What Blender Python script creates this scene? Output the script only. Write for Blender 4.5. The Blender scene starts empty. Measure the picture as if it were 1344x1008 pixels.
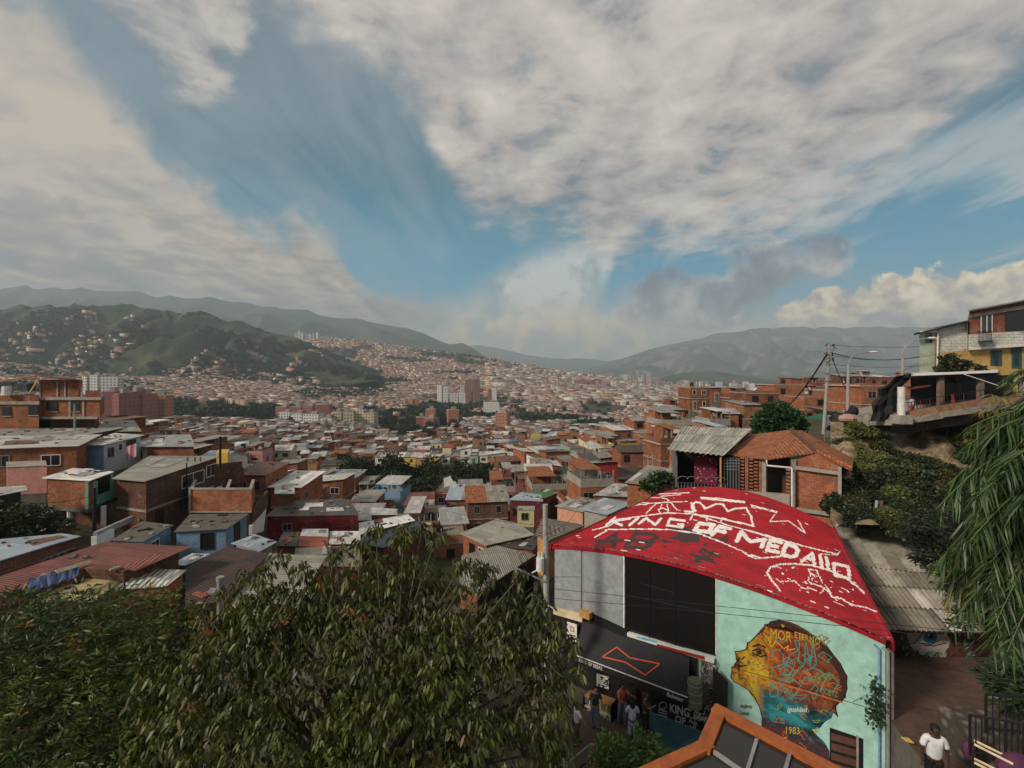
import bpy, bmesh, math, random
import numpy as np
from mathutils import Vector, Matrix, noise as mnoise
R = math.radians
random.seed(7)
scene = bpy.context.scene
# ---------------------------------------------------------------- camera
F, H = 635.0, 492.0          # focal length in photo pixels, horizon row
cam_d = bpy.data.cameras.new("camera"); cam = bpy.data.objects.new("camera", cam_d)
scene.collection.objects.link(cam); scene.camera = cam
cam_d.sensor_width = 36; cam_d.lens = 36 * F / 1344; cam_d.shift_y = -(504 - H) / 1344
cam_d.clip_start = 0.1; cam_d.clip_end = 60000
cam.location = (0, 0, 0); cam.rotation_euler = (R(90), 0, 0)
# ---------------------------------------------------------------- render / exposure
scene.view_settings.view_transform = 'Standard'; scene.view_settings.look = 'None'
scene.view_settings.exposure = 0.36; scene.view_settings.gamma = 1.0
scene.render.engine = 'CYCLES'
scene.cycles.use_denoising = True
scene.cycles.max_bounces = 5; scene.cycles.diffuse_bounces = 2; scene.cycles.glossy_bounces = 2
scene.cycles.volume_bounces = 0; scene.cycles.transparent_max_bounces = 6
# ---------------------------------------------------------------- sun
SUN_EL, SUN_AZ = 31.0, -122.0      # azimuth clockwise from +Y (view direction); negative = left
SUN_POWER = 3.0
sd = bpy.data.lights.new("sun", 'SUN'); sd.energy = SUN_POWER; sd.angle = R(9); sd.color = (1.0, 0.90, 0.76)
sun = bpy.data.objects.new("sun", sd); scene.collection.objects.link(sun)
a_, e_ = R(SUN_AZ), R(SUN_EL)
sdir = Vector((math.sin(a_) * math.cos(e_), math.cos(a_) * math.cos(e_), math.sin(e_)))
sun.rotation_euler = sdir.to_track_quat('Z', 'Y').to_euler()
# ---------------------------------------------------------------- node helper
class NT:
    def __init__(s, tree): s.t = tree; s.n = tree.nodes; s.l = tree.links
    def new(s, ty, **kw):
        n = s.n.new(ty)
        for k, v in kw.items(): setattr(n, k, v)
        return n
    def put(s, sock, v):
        if v is None: return
        if isinstance(v, bpy.types.NodeSocket): s.l.new(v, sock)
        elif hasattr(v, 'outputs'): s.l.new(v.outputs[0], sock)
        else:
            if isinstance(v, (tuple, list)) and len(v) == 3 and sock.type == 'RGBA': v = (*v, 1)
            sock.default_value = v
    def m(s, op, a, b=None, c=None, clamp=False):
        n = s.new('ShaderNodeMath', operation=op, use_clamp=clamp)
        for i, v in enumerate((a, b, c)): s.put(n.inputs[i], v)
        return n.outputs[0]
    def vm(s, op, a, b=None):
        n = s.new('ShaderNodeVectorMath', operation=op); s.put(n.inputs[0], a)
        if b is not None: s.put(n.inputs[3] if op == 'SCALE' else n.inputs[1], b)
        return n.outputs[0]
    def mix(s, f, a, b, blend='MIX'):
        n = s.new('ShaderNodeMix', data_type='RGBA', blend_type=blend)
        s.put(n.inputs[0], f); s.put(n.inputs[6], a); s.put(n.inputs[7], b)
        return n.outputs[2]
    def noise(s, vec, scale, detail=3, rough=.5, dist=0, out=0):
        n = s.new('ShaderNodeTexNoise'); s.put(n.inputs['Vector'], vec)
        n.inputs['Scale'].default_value = scale; n.inputs['Detail'].default_value = detail
        n.inputs['Roughness'].default_value = rough; n.inputs['Distortion'].default_value = dist
        return n.outputs[out]
    def ramp(s, f, stops, interp='LINEAR'):
        n = s.new('ShaderNodeValToRGB'); e = n.color_ramp.elements; n.color_ramp.interpolation = interp
        while len(e) < len(stops): e.new(.5)
        for i, (p, c) in enumerate(stops):
            e[i].position = p; e[i].color = (*c, 1) if isinstance(c, (tuple, list)) else (c, c, c, 1)
        s.put(n.inputs[0], f); return n.outputs[0]
    def mr(s, v, a, b, c=0., d=1., smooth=False):
        n = s.new('ShaderNodeMapRange'); n.clamp = True
        if smooth: n.interpolation_type = 'SMOOTHSTEP'
        for i, x in enumerate((v, a, b, c, d)): s.put(n.inputs[i], x)
        return n.outputs[0]
def lin(*c):
    return tuple(((x / 255) / 12.92 if x <= 10 else (((x / 255) + .055) / 1.055) ** 2.4) for x in c)
# ---------------------------------------------------------------- world: Nishita sky with cloud layers
world = bpy.data.worlds.new("World"); scene.world = world; world.use_nodes = True
W = NT(world.node_tree); W.n.clear()
wo = W.new('ShaderNodeOutputWorld'); bg = W.new('ShaderNodeBackground'); W.l.new(bg.outputs[0], wo.inputs[0])
sky = W.new('ShaderNodeTexSky', sky_type='NISHITA', sun_disc=False)
sky.sun_elevation = R(SUN_EL); sky.sun_rotation = R(SUN_AZ); sky.air_density = 1.2; sky.dust_density = 1.0; sky.ozone_density = 2.0
SKY_S = 0.085
tc = W.new('ShaderNodeTexCoord'); sp = W.new('ShaderNodeSeparateXYZ'); W.l.new(tc.outputs['Generated'], sp.inputs[0])
X, Y_, Z = sp.outputs
az = W.m('MULTIPLY', W.m('ARCTAN2', X, Y_), 57.2958); el = W.m('MULTIPLY', W.m('ARCSINE', Z), 57.2958)
def pix(u, v):
    a = (u - 672) / F; return math.degrees(math.atan(a)), math.degrees(math.atan2((H - v) / F, math.sqrt(1 + a * a)))
azn = W.mr(az, -60., 60.)
def curve(pts):            # elevation (deg) of a cloud edge as a function of azimuth, from photo points
    n = W.new('ShaderNodeFloatCurve'); c = n.mapping.curves[0]
    q = sorted(((pix(u, v)[0] + 60) / 120, (pix(u, v)[1] + 10) / 60) for u, v in pts)
    q = [(0, q[0][1])] + [k for k in q if 0 < k[0] < 1] + [(1, q[-1][1])]
    while len(c.points) < len(q): c.points.new(.5, .5)
    for i, (a, b) in enumerate(q): c.points[i].location = (a, b); c.points[i].handle_type = 'AUTO'
    n.mapping.update(); W.l.new(azn, n.inputs['Value'])
    return W.m('SUBTRACT', W.m('MULTIPLY', n.outputs[0], 60.), 10.)
# cloud-plane coordinates (converge at the horizon) and plain direction coordinates
zz = W.m('ADD', W.m('MAXIMUM', Z, 0.), .16)
cp = W.new('ShaderNodeCombineXYZ'); W.put(cp.inputs[0], W.m('DIVIDE', X, zz)); W.put(cp.inputs[1], W.m('DIVIDE', Y_, zz)); cp.inputs[2].default_value = .37
mp = W.new('ShaderNodeMapping'); W.l.new(cp.outputs[0], mp.inputs[0]); mp.inputs['Rotation'].default_value = (0, 0, R(-14)); mp.inputs['Scale'].default_value = (2.4, .62, 1)
big = W.noise(cp, 1.1, 9, .56, .3); streak = W.noise(mp, 1.6, 9, .6, .5); fine = W.noise(cp, 5.5, 6, .6, .2)
dn = W.noise(tc.outputs['Generated'], 13., 9, .58, .15); dn2 = W.noise(tc.outputs['Generated'], 5., 5, .5)
def band(lo, hi, soft, amp, nz, nz2=None, soft2=None):
    """1 between edge curves lo and hi (either may be None), edges broken up by noise"""
    def e(n_): return W.m('ADD', el, W.m('MULTIPLY', W.m('SUBTRACT', n_, .5), amp * 2.3))
    r = None
    if lo is not None: r = W.mr(W.m('SUBTRACT', e(nz), lo), -(soft2 or soft), (soft2 or soft), smooth=True)
    if hi is not None:
        k = W.mr(W.m('SUBTRACT', hi, e(nz2 or nz)), -soft, soft, smooth=True)
        r = k if r is None else W.m('MULTIPLY', r, k)
    return r
skyc = W.vm('SCALE', sky.outputs[0], SKY_S)
base = W.mix(.88, skyc, W.ramp(W.mr(el, 0., 40.), [(0, lin(130, 158, 162)), (.12, lin(70, 146, 164)), (.3, lin(8, 128, 160)), (.55, lin(30, 96, 114)), (1, lin(62, 88, 100))]))
# thin veil streaks over the blue
veil = W.m('MULTIPLY', W.mr(W.m('ADD', W.m('MULTIPLY', streak, .6), W.m('MULTIPLY', big, .4)), .43, .64), W.mr(el, 12., 30., .25, .62))
col = W.mix(veil, base, lin(150, 158, 162))
# patch of greyer veil, upper left
vp = band(curve([(-100, 300), (300, 260), (420, 230), (560, 60), (640, -60), (1400, -300)]), None, 10, 14, streak)
vp2 = W.m('MULTIPLY', vp, W.mr(az, 5., -12.))
col = W.mix(W.m('MULTIPLY', vp2, .42), col, lin(122, 132, 142))
# sheet on the right (seen from below), mottled
sh_lo = curve([(-200, -260), (100, -150), (330, -30), (450, 40), (530, 110), (570, 190), (610, 262), (650, 288), (740, 296), (790, 330), (880, 322), (1000, 300), (1120, 255), (1210, 190), (1290, 120), (1400, 60)])
sh = band(sh_lo, None, 2.6, 9, W.m('ADD', W.m('MULTIPLY', big, .55), W.m('MULTIPLY', fine, .45)))
shade = W.m('ADD', W.m('MULTIPLY', big, .5), W.m('MULTIPLY', fine, .5))
shc = W.ramp(shade, [(.34, lin(84, 94, 108)), (.41, lin(122, 123, 129)), (.48, lin(155, 150, 147)), (.55, lin(177, 170, 163)), (.66, lin(202, 194, 184))])
holes = W.mr(fine, .32, .42)
col = W.mix(W.m('MULTIPLY', sh, W.m('ADD', W.m('MULTIPLY', holes, .5), .5)), col, shc)
# wisps trailing below the sheet on the right
wi = band(curve([(700, 300), (1000, 330), (1100, 300), (1200, 255), (1344, 262)]), curve([(700, 260), (1000, 290), (1100, 262), (1200, 190), (1344, 160)]), 2.5, 12, streak)
col = W.mix(W.m('MULTIPLY', wi, W.m('MULTIPLY', W.mr(az, 5, 25), .6)), col, lin(178, 182, 182))
# puffs, top left
pu = band(curve([(60, -80), (150, 5), (200, 70), (250, 105), (300, 70), (345, -20), (420, -160)]), None, 2.5, 12, W.m('ADD', W.m('MULTIPLY', fine, .6), W.m('MULTIPLY', big, .4)))
col = W.mix(W.m('MULTIPLY', W.m('MULTIPLY', pu, W.mr(az, -12., -19.)), .85), col, W.ramp(fine, [(.38, lin(112, 114, 124)), (.48, lin(150, 146, 144)), (.6, lin(184, 176, 166))]))
# bank on the left
bk_hi = curve([(-200, -60), (0, 20), (60, 40), (130, 95), (190, 175), (260, 250), (330, 290), (410, 305), (450, 335), (480, 372), (560, 398), (620, 420), (700, 470), (800, 560), (1400, 700)])
bk = band(None, bk_hi, 2.0, 7, W.m('ADD', W.m('MULTIPLY', big, .4), W.m('MULTIPLY', dn, .6)))
bshade = W.m('ADD', W.mr(el, 4., 30., 0., .55), W.m('MULTIPLY', W.m('ADD', W.m('MULTIPLY', dn2, .5), W.m('MULTIPLY', W.m('ADD', streak, fine), .9)), .55))
bshade = W.m('ADD', W.m('MULTIPLY', W.m('SUBTRACT', bshade, .72), 2.2), .40)
bkc = W.ramp(bshade, [(.06, lin(80, 86, 92)), (.22, lin(104, 105, 106)), (.36, lin(132, 127, 122)), (.50, lin(152, 142, 131)), (.62, lin(168, 155, 141)), (.8, lin(182, 170, 155))])
bkc = W.mix(W.m('MULTIPLY', W.mr(W.m('ADD', W.m('MULTIPLY', fine, .5), W.m('MULTIPLY', big, .5)), .53, .42), .55), bkc, lin(138, 137, 141))
col = W.mix(W.m('MULTIPLY', bk, .96), col, bkc)
# low bright haze bank all along the horizon
hz = band(None, curve([(-100, 470), (400, 440), (600, 400), (700, 385), (800, 395), (900, 410), (1050, 425), (1400, 430)]), 3.2, 5, dn)
col = W.mix(W.m('MULTIPLY', hz, W.m('MULTIPLY', W.mr(az, -16., -5.), .88)), col, W.ramp(dn, [(.38, lin(140, 154, 158)), (.48, lin(178, 176, 166)), (.58, lin(226, 202, 162))]))
# white lens of cloud in the middle
wl = band(curve([(560, 300), (625, 372), (680, 395), (740, 400), (790, 375), (830, 310)]), curve([(560, 420), (625, 385), (680, 345), (740, 325), (800, 335), (815, 360), (860, 440)]), 1.6, 3, W.m('ADD', W.m('MULTIPLY', dn, .5), W.m('MULTIPLY', streak, .5)))
col = W.mix(W.m('MULTIPLY', wl, .72), col, W.ramp(dn, [(.40, lin(120, 138, 144)), (.56, lin(206, 202, 190))]))
# grey elongated cloud
gc = band(curve([(760, 330), (820, 415), (880, 425), (950, 430), (1010, 400), (1060, 365), (1115, 340), (1150, 280)]), curve([(760, 470), (815, 395), (870, 372), (960, 345), (1040, 325), (1110, 322), (1135, 345), (1180, 470)]), 1.0, 4.5, dn)
col = W.mix(W.m('MULTIPLY', gc, .95), col, W.ramp(dn, [(.38, lin(92, 104, 118)), (.5, lin(124, 130, 138)), (.62, lin(172, 170, 166))]))
# warm cumulus right, hard edge on top
cu = band(curve([(1400, 440), (700, 440)]), curve([(850, 520), (930, 436), (1000, 425), (1050, 400), (1085, 376), (1120, 382), (1160, 370), (1200, 352), (1240, 350), (1262, 366), (1300, 352), (1344, 350), (1400, 360)]), .35, 4.2, W.noise(tc.outputs['Generated'], 22., 9, .55, .1), dn, 2.)
dv = W.vm('ADD', tc.outputs['Generated'], (-.006, 0.0, -.010))
relief = W.m('SUBTRACT', W.noise(tc.outputs['Generated'], 18., 8, .52, .1), W.noise(dv, 18., 8, .52, .1))
cuc = W.ramp(W.m('ADD', W.m('MULTIPLY', relief, 3.0), .5), [(.2, lin(158, 154, 152)), (.45, lin(200, 184, 160)), (.6, lin(226, 208, 176)), (.85, lin(246, 234, 205))])
cuc = W.mix(W.mr(el, 6.0, 3.0), cuc, lin(176, 172, 162))
cuc = W.mix(W.mr(az, 32., 22., 0, .35), cuc, lin(172, 172, 168))
col = W.mix(cu, col, cuc)
# small violet-grey puffs in front of the cumulus
p2 = band(curve([(1100, 425), (1300, 425)]), curve([(1100, 470), (1135, 412), (1160, 404), (1195, 410), (1215, 445), (1225, 420), (1245, 405), (1262, 420), (1290, 470)]), .5, 2.5, dn)
col = W.mix(W.m('MULTIPLY', p2, .85), col, lin(142, 142, 152))
# below the horizon: ground-ish grey
col = W.mix(W.mr(el, -1., -6.), col, lin(110, 112, 112))
W.l.new(col, bg.inputs[0]); bg.inputs[1].default_value = 1.0
# ================================================================ mesh + object helpers
col_ = scene.collection
def P(u, v, Y): return Vector(((u - 672) / F * Y, Y, (H - v) / F * Y))
def G(u, v, z):                       # the point at height z seen at photo pixel (u, v)
    Y = z * F / (H - v); return Vector(((u - 672) / F * Y, Y, z))
def tag(o, label=None, cat=None, group=None, kind=None):
    if label: o['label'] = label
    if cat: o['category'] = cat
    if group: o['group'] = group
    if kind: o['kind'] = kind
    return o
def empty(name, label, cat, loc=(0, 0, 0), rz=0, group=None):
    o = bpy.data.objects.new(name, None); col_.objects.link(o); o.location = loc; o.rotation_euler = (0, 0, rz)
    o.empty_display_size = .1
    return tag(o, label, cat, group)
class MB:
    def __init__(s): s.v = []; s.f = []; s.m = []; s.uv = []; s.mats = []; s.c = []; s.smooth = False
    def mi(s, m):
        if m not in s.mats: s.mats.append(m)
        return s.mats.index(m)
    def face(s, pts, mat, uv=None, c=None):
        b = len(s.v); s.v += [tuple(p) for p in pts]; s.f.append(tuple(range(b, b + len(pts)))); s.m.append(s.mi(mat)); s.c.append(c or (1, 1, 1))
        if uv is None:
            n = (Vector(pts[1]) - Vector(pts[0])).cross(Vector(pts[2]) - Vector(pts[0]))
            if n.length < 1e-9: n = Vector((0, 0, 1))
            n.normalize()
            if abs(n.z) > .8: uv = [(p[0], p[1]) for p in pts]
            else:
                t = Vector((-n.y, n.x, 0)).normalized(); uv = [(p[0] * t.x + p[1] * t.y, p[2]) for p in pts]
        s.uv += list(uv)
    def prism(s, bot, top, mat, topmat=None, botmat=None, c=None, topuv=None):
        """closed solid between two rings of the same length (counter-clockwise seen from above)"""
        n = len(bot)
        s.face(top, topmat or mat, topuv, c=c); s.face(list(reversed(bot)), botmat or mat, c=c)
        for i in range(n):
            j = (i + 1) % n; s.face([bot[i], bot[j], top[j], top[i]], mat, c=c)
    def box(s, cx, cy, z0, w, d, h, rot=0, mat=None, topmat=None, c=None):
        ca, sa = math.cos(rot), math.sin(rot)
        q = [(cx + x * ca - y * sa, cy + x * sa + y * ca) for x, y in ((-w / 2, -d / 2), (w / 2, -d / 2), (w / 2, d / 2), (-w / 2, d / 2))]
        s.prism([(x, y, z0) for x, y in q], [(x, y, z0 + h) for x, y in q], mat, topmat, c=c)
    def slab(s, pts, th, mat, botmat=None, uvdir=None, c=None):
        """sheet of thickness th under the given ring of 3-D points"""
        pts = [Vector(p) for p in pts]
        n = (pts[1] - pts[0]).cross(pts[2] - pts[0]).normalized()
        if n.z < 0: pts.reverse(); n = -n
        if uvdir is not None:
            a = Vector(uvdir); a = (a - n * a.dot(n)).normalized(); b = n.cross(a)
            uv = [(p.dot(a), p.dot(b)) for p in pts]
        else: uv = None
        s.prism([p - n * th for p in pts], pts, botmat or mat, mat, c=c, topuv=uv)
    def bar(s, a, b, r, mat, r2=None, n=6, c=None, caps=True):
        a, b = Vector(a), Vector(b); d = (b - a)
        if d.length < 1e-6: return
        d.normalize(); u = d.orthogonal().normalized(); w = d.cross(u); r2 = r if r2 is None else r2
        A = [a + (u * math.cos(t) + w * math.sin(t)) * r for t in (2 * math.pi * i / n for i in range(n))]
        B = [b + (u * math.cos(t) + w * math.sin(t)) * r2 for t in (2 * math.pi * i / n for i in range(n))]
        for i in range(n):
            j = (i + 1) % n; s.face([A[i], A[j], B[j], B[i]], mat, c=c)
        if caps: s.face(list(reversed(A)), mat, c=c); s.face(B, mat, c=c)
    def tube(s, pts, r, mat, n=6, c=None):
        pts = [Vector(p) for p in pts]; rr = r if isinstance(r, (list, tuple)) else [r] * len(pts)
        rings = []; u = None
        for i, p in enumerate(pts):
            d = (pts[min(i + 1, len(pts) - 1)] - pts[max(i - 1, 0)]).normalized()
            u = d.orthogonal().normalized() if u is None else (u - d * u.dot(d)).normalized()
            w = d.cross(u); rings.append([p + (u * math.cos(t) + w * math.sin(t)) * rr[i] for t in (2 * math.pi * k / n for k in range(n))])
        for A, B in zip(rings, rings[1:]):
            for i in range(n):
                j = (i + 1) % n; s.face([A[i], A[j], B[j], B[i]], mat, c=c)
        s.face(list(reversed(rings[0])), mat, c=c); s.face(rings[-1], mat, c=c)
    def ball(s, p, r, mat, n=8, m=5, sc=(1, 1, 1), c=None):
        p = Vector(p)
        def q(i, j):
            a = 2 * math.pi * i / n; b = math.pi * j / m
            return p + Vector((math.cos(a) * math.sin(b) * r * sc[0], math.sin(a) * math.sin(b) * r * sc[1], -math.cos(b) * r * sc[2]))
        for j in range(m):
            for i in range(n):
                k = [q(i, j), q(i + 1, j), q(i + 1, j + 1), q(i, j + 1)]
                if j == 0: k = [k[0], k[2], k[3]]
                elif j == m - 1: k = k[:3]
                s.face(k, mat, c=c)
    def mesh(s, name, merge=False):
        me = bpy.data.meshes.new(name); me.from_pydata(s.v, [], s.f)
        for m in s.mats: me.materials.append(m)
        me.polygons.foreach_set('material_index', s.m)
        uvl = me.uv_layers.new(name='UVMap'); uvl.data.foreach_set('uv', np.array(s.uv, dtype=np.float32).ravel())
        ca = me.color_attributes.new('tint', 'FLOAT_COLOR', 'CORNER')
        cc = np.ones((len(s.uv), 4), dtype=np.float32); k = 0
        cnt = np.array([len(f) for f in s.f]); arr = np.array([tuple(c)[:3] for c in s.c], dtype=np.float32)
        cc[:, :3] = np.repeat(arr, cnt, axis=0); ca.data.foreach_set('color', cc.ravel())
        me.validate(); me.update()
        if merge or s.smooth:
            bm = bmesh.new(); bm.from_mesh(me); bmesh.ops.remove_doubles(bm, verts=bm.verts, dist=1e-4)
            if s.smooth:
                for f in bm.faces: f.smooth = True
            bm.to_mesh(me); bm.free()
        return me
    def obj(s, name, parent=None, merge=False, loc=None):
        if not s.f: return None
        me = s.mesh(name, merge); o = bpy.data.objects.new(name, me); col_.objects.link(o)
        if parent is not None:
            o.parent = parent
            o.matrix_parent_inverse = getroot(parent).inverted()      # geometry is in world space
        return o
def getroot(p):
    M = Matrix.Identity(4); chain = []
    while p is not None: chain.append(p); p = p.parent
    for q in reversed(chain): M = M @ q.matrix_parent_inverse @ q.matrix_basis
    return M
def thing(name, label, cat, parts, loc=None, group=None, anchor=None):
    """Empty at the base; parts = [(part_name, MB or list of MB, [sub-parts])]"""
    e = empty(name, label, cat, loc or (0, 0, 0), 0, group)
    for p in parts:
        nm, mbs = p[0], p[1]
        for mb in (mbs if isinstance(mbs, list) else [mbs]):
            o = mb.obj(nm, e)
            if o is not None and len(p) > 2:
                for sn, smb in p[2]:
                    for q in (smb if isinstance(smb, list) else [smb]): q.obj(sn, o)
    return e
# ================================================================ materials
MATS = {}
def newmat(name, rough=.85, spec=.25):
    m = bpy.data.materials.new(name); m.use_nodes = True; t = NT(m.node_tree); t.n.clear()
    o = t.new('ShaderNodeOutputMaterial'); b = t.new('ShaderNodeBsdfPrincipled'); t.l.new(b.outputs[0], o.inputs[0])
    b.inputs['Roughness'].default_value = rough; b.inputs['Specular IOR Level'].default_value = spec
    return m, t, b
def uvn(t): return t.new('ShaderNodeUVMap').outputs[0]
def objv(t): return t.new('ShaderNodeTexCoord').outputs['Object']
def geo(t): return t.new('ShaderNodeNewGeometry').outputs['Position']
def bump(t, b, h, dist, strength=1.0):
    n = t.new('ShaderNodeBump'); n.inputs['Distance'].default_value = dist; n.inputs['Strength'].default_value = strength
    t.put(n.inputs['Height'], h); t.l.new(n.outputs[0], b.inputs['Normal'])
def rnd(t): return t.new('ShaderNodeObjectInfo').outputs['Random']
def grime(t, c, vec, amt=.5, dark=(.05, .045, .04), scale=.9):
    """weathering stains with a shape of their own"""
    k = t.mr(t.noise(vec, scale, 7, .62, .6), .47, .68)
    c = t.mix(t.m('MULTIPLY', k, amt), c, dark)
    k2 = t.mr(t.noise(vec, scale * 6, 4, .6), .35, .7, .82, 1.12)
    return t.mix(1.0, c, k2, 'MULTIPLY')
def vary(t, c, lo=.75, hi=1.2):
    return t.mix(1.0, c, t.mr(rnd(t), 0., 1., lo, hi), 'MULTIPLY')
def plain(name, c, rough=.8, amt=.3, scale=.9, spec=.25, metal=0):
    if name in MATS: return MATS[name]
    m, t, b = newmat(name, rough, spec); g = geo(t)
    cc = grime(t, t.mix(0., (*c, 1), (*c, 1)), g, amt, tuple(x * .35 for x in c), scale)
    t.l.new(cc, b.inputs['Base Color']); b.inputs['Metallic'].default_value = metal
    bump(t, b, t.noise(g, 14, 4), .006)
    MATS[name] = m; return m
def brick(name, c1, c2, mortar=(.20, .17, .14), w=.40, h=.22, amt=.35, var=True):
    if name in MATS: return MATS[name]
    m, t, b = newmat(name, .92, .15); uv = uvn(t); g = geo(t)
    bt = t.new('ShaderNodeTexBrick'); t.l.new(uv, bt.inputs['Vector']); bt.inputs['Scale'].default_value = 1
    t.put(bt.inputs['Color1'], (*c1, 1)); t.put(bt.inputs['Color2'], (*c2, 1)); t.put(bt.inputs['Mortar'], (*mortar, 1))
    bt.inputs['Mortar Size'].default_value = .012; bt.inputs['Mortar Smooth'].default_value = .3; bt.inputs['Bias'].default_value = .1
    bt.inputs['Brick Width'].default_value = w; bt.inputs['Row Height'].default_value = h
    c = bt.outputs['Color']
    c = t.mix(t.mr(t.noise(g, .55, 5, .6), .45, .7, 0, .6), c, tuple(x * .5 for x in c2))
    c = t.mix(t.mr(t.noise(g, 1.3, 6, .7, .8), .56, .66, 0, .55), c, (.30, .25, .20))
    c = grime(t, c, g, amt, (.07, .05, .04), .7)
    if var: c = vary(t, c, .78, 1.18)
    t.l.new(c, b.inputs['Base Color']); bump(t, b, t.m('SUBTRACT', 1., bt.outputs['Fac']), .012, .8)
    MATS[name] = m; return m
def tin(name, c, rust=.2, pitch=.18, amp=.02, rough=.55, sheet=(.85, 2.4), var=True, dark=(.06, .045, .035), streak=.5):
    """corrugated sheets: waves across U, overlapping sheets with their own tone, rust and dirt"""
    if name in MATS: return MATS[name]
    m, t, b = newmat(name, rough, .35); uv = uvn(t); g = geo(t)
    s = t.new('ShaderNodeSeparateXYZ'); t.l.new(uv, s.inputs[0])
    wv = t.m('SINE', t.m('MULTIPLY', s.outputs[0], 2 * math.pi / pitch))
    bt = t.new('ShaderNodeTexBrick'); t.l.new(uv, bt.inputs['Vector']); bt.inputs['Scale'].default_value = 1; bt.offset = 0
    t.put(bt.inputs['Color1'], (.0, .0, .0, 1)); t.put(bt.inputs['Color2'], (1, 1, 1, 1)); t.put(bt.inputs['Mortar'], (.0, .0, .0, 1))
    bt.inputs['Brick Width'].default_value = sheet[0]; bt.inputs['Row Height'].default_value = sheet[1]; bt.inputs['Mortar Size'].default_value = .02
    tone = t.mr(bt.outputs['Color'], 0., 1., .68, 1.08)
    cc = t.mix(1., (*c, 1), tone, 'MULTIPLY')
    st = t.new('ShaderNodeMapping'); t.l.new(uv, st.inputs[0]); st.inputs['Scale'].default_value = (6, .5, 1)
    cc = t.mix(t.mr(t.noise(st, 1., 5, .6), .42, .75, 0, streak), cc, tuple(x * .45 for x in c))
    cc = t.mix(t.m('MULTIPLY', t.mr(t.noise(g, .8, 7, .65), .5, .62), rust), cc, (.16, .065, .03))
    cc = t.mix(t.mr(t.noise(g, 1.7, 6, .6), .55, .75, 0, .55), cc, dark)
    if var: cc = vary(t, cc, .72, 1.12)
    t.l.new(cc, b.inputs['Base Color'])
    hgt = t.m('ADD', t.m('MULTIPLY', wv, .5), t.m('MULTIPLY', bt.outputs['Fac'], -.6))
    bump(t, b, hgt, amp * 2, 1.0)
    MATS[name] = m; return m
def tile(name, c=(.36, .13, .06)):
    if name in MATS: return MATS[name]
    m, t, b = newmat(name, .9, .2); uv = uvn(t); g = geo(t)
    s = t.new('ShaderNodeSeparateXYZ'); t.l.new(uv, s.inputs[0])
    wv = t.m('ABSOLUTE', t.m('SINE', t.m('MULTIPLY', s.outputs[0], math.pi / .22)))
    saw = t.m('FRACT', t.m('DIVIDE', s.outputs[1], .38))
    bt = t.new('ShaderNodeTexBrick'); t.l.new(uv, bt.inputs['Vector']); bt.offset = 0; bt.inputs['Scale'].default_value = 1
    t.put(bt.inputs['Color1'], (*[x * .65 for x in c], 1)); t.put(bt.inputs['Color2'], (*[x * 1.25 for x in c], 1)); t.put(bt.inputs['Mortar'], (*[x * .4 for x in c], 1))
    bt.inputs['Brick Width'].default_value = .22; bt.inputs['Row Height'].default_value = .38; bt.inputs['Mortar Size'].default_value = .012
    cc = grime(t, bt.outputs['Color'], g, .55, (.07, .05, .035), 1.1); t.l.new(cc, b.inputs['Base Color'])
    bump(t, b, t.m('ADD', wv, t.m('MULTIPLY', saw, .7)), .05); MATS[name] = m; return m
def tinted(name, rough=.8, spec=.2, noise_amt=.3, scale=1.5, transl=0.):
    """colour of each thing comes from its own tint attribute"""
    if name in MATS: return MATS[name]
    m, t, b = newmat(name, rough, spec); a = t.new('ShaderNodeAttribute', attribute_name='tint')
    k = t.mr(t.noise(geo(t), scale, 5, .6), .3, .7, 1 - noise_amt, 1 + noise_amt * .6)
    c = t.mix(1., a.outputs[0], k, 'MULTIPLY'); t.l.new(c, b.inputs['Base Color'])
    if transl > 0:
        o = [n for n in t.n if n.type == 'OUTPUT_MATERIAL'][0]; tr = t.new('ShaderNodeBsdfTranslucent'); t.l.new(t.mix(1., c, (1.3, 1.5, .6, 1), 'MULTIPLY'), tr.inputs[0])
        mx = t.new('ShaderNodeMixShader'); mx.inputs[0].default_value = transl
        t.l.new(b.outputs[0], mx.inputs[1]); t.l.new(tr.outputs[0], mx.inputs[2]); t.l.new(mx.outputs[0], o.inputs[0])
    MATS[name] = m; return m
M_BRK = [brick('brick_orange', (.40, .135, .055), (.25, .08, .035)), brick('brick_red', (.31, .09, .045), (.19, .055, .032)),
         brick('brick_pale', (.38, .17, .09), (.30, .12, .06)), brick('brick_brown', (.17, .075, .042), (.12, .05, .03))]
M_CONC = plain('concrete', (.30, .27, .235), .95, .55); M_CONCD = plain('concrete_dirty', (.14, .125, .105), .95, .7)
M_DARK = plain('dark_opening', (.012, .012, .013), .35, .2, spec=.5); M_GLASS = plain('window_glass', (.03, .037, .042), .12, .1, spec=.6)
M_BLACK = plain('black_paint', (.014, .014, .016), .6, .2); M_WHITE = plain('white_paint', (.66, .64, .60), .7, .25)
M_TIN = [tin('tin_pale', (.62, .60, .56), .15), tin('tin_grey', (.36, .36, .34), .3), tin('tin_white', (.78, .76, .72), .08), tin('tin_dark', (.085, .075, .07), .35),
         tin('tin_blue', (.40, .47, .54), .1), tin('cement_sheet', (.33, .31, .26), .1, pitch=.177, amp=.03), tin('tin_rust', (.20, .10, .065), .5), tin('tin_maroon', (.22, .065, .05), .3), tin('tin_green', (.10, .22, .10), .15)]
PAINTC = {'white': (.62, .60, .56), 'cream': (.62, .52, .34), 'yellow': (.58, .38, .09), 'blue': (.16, .30, .46), 'pink': (.52, .24, .20), 'green': (.22, .36, .24), 'red': (.27, .03, .025), 'grey': (.30, .29, .28), 'ochre': (.46, .24, .08)}
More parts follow.
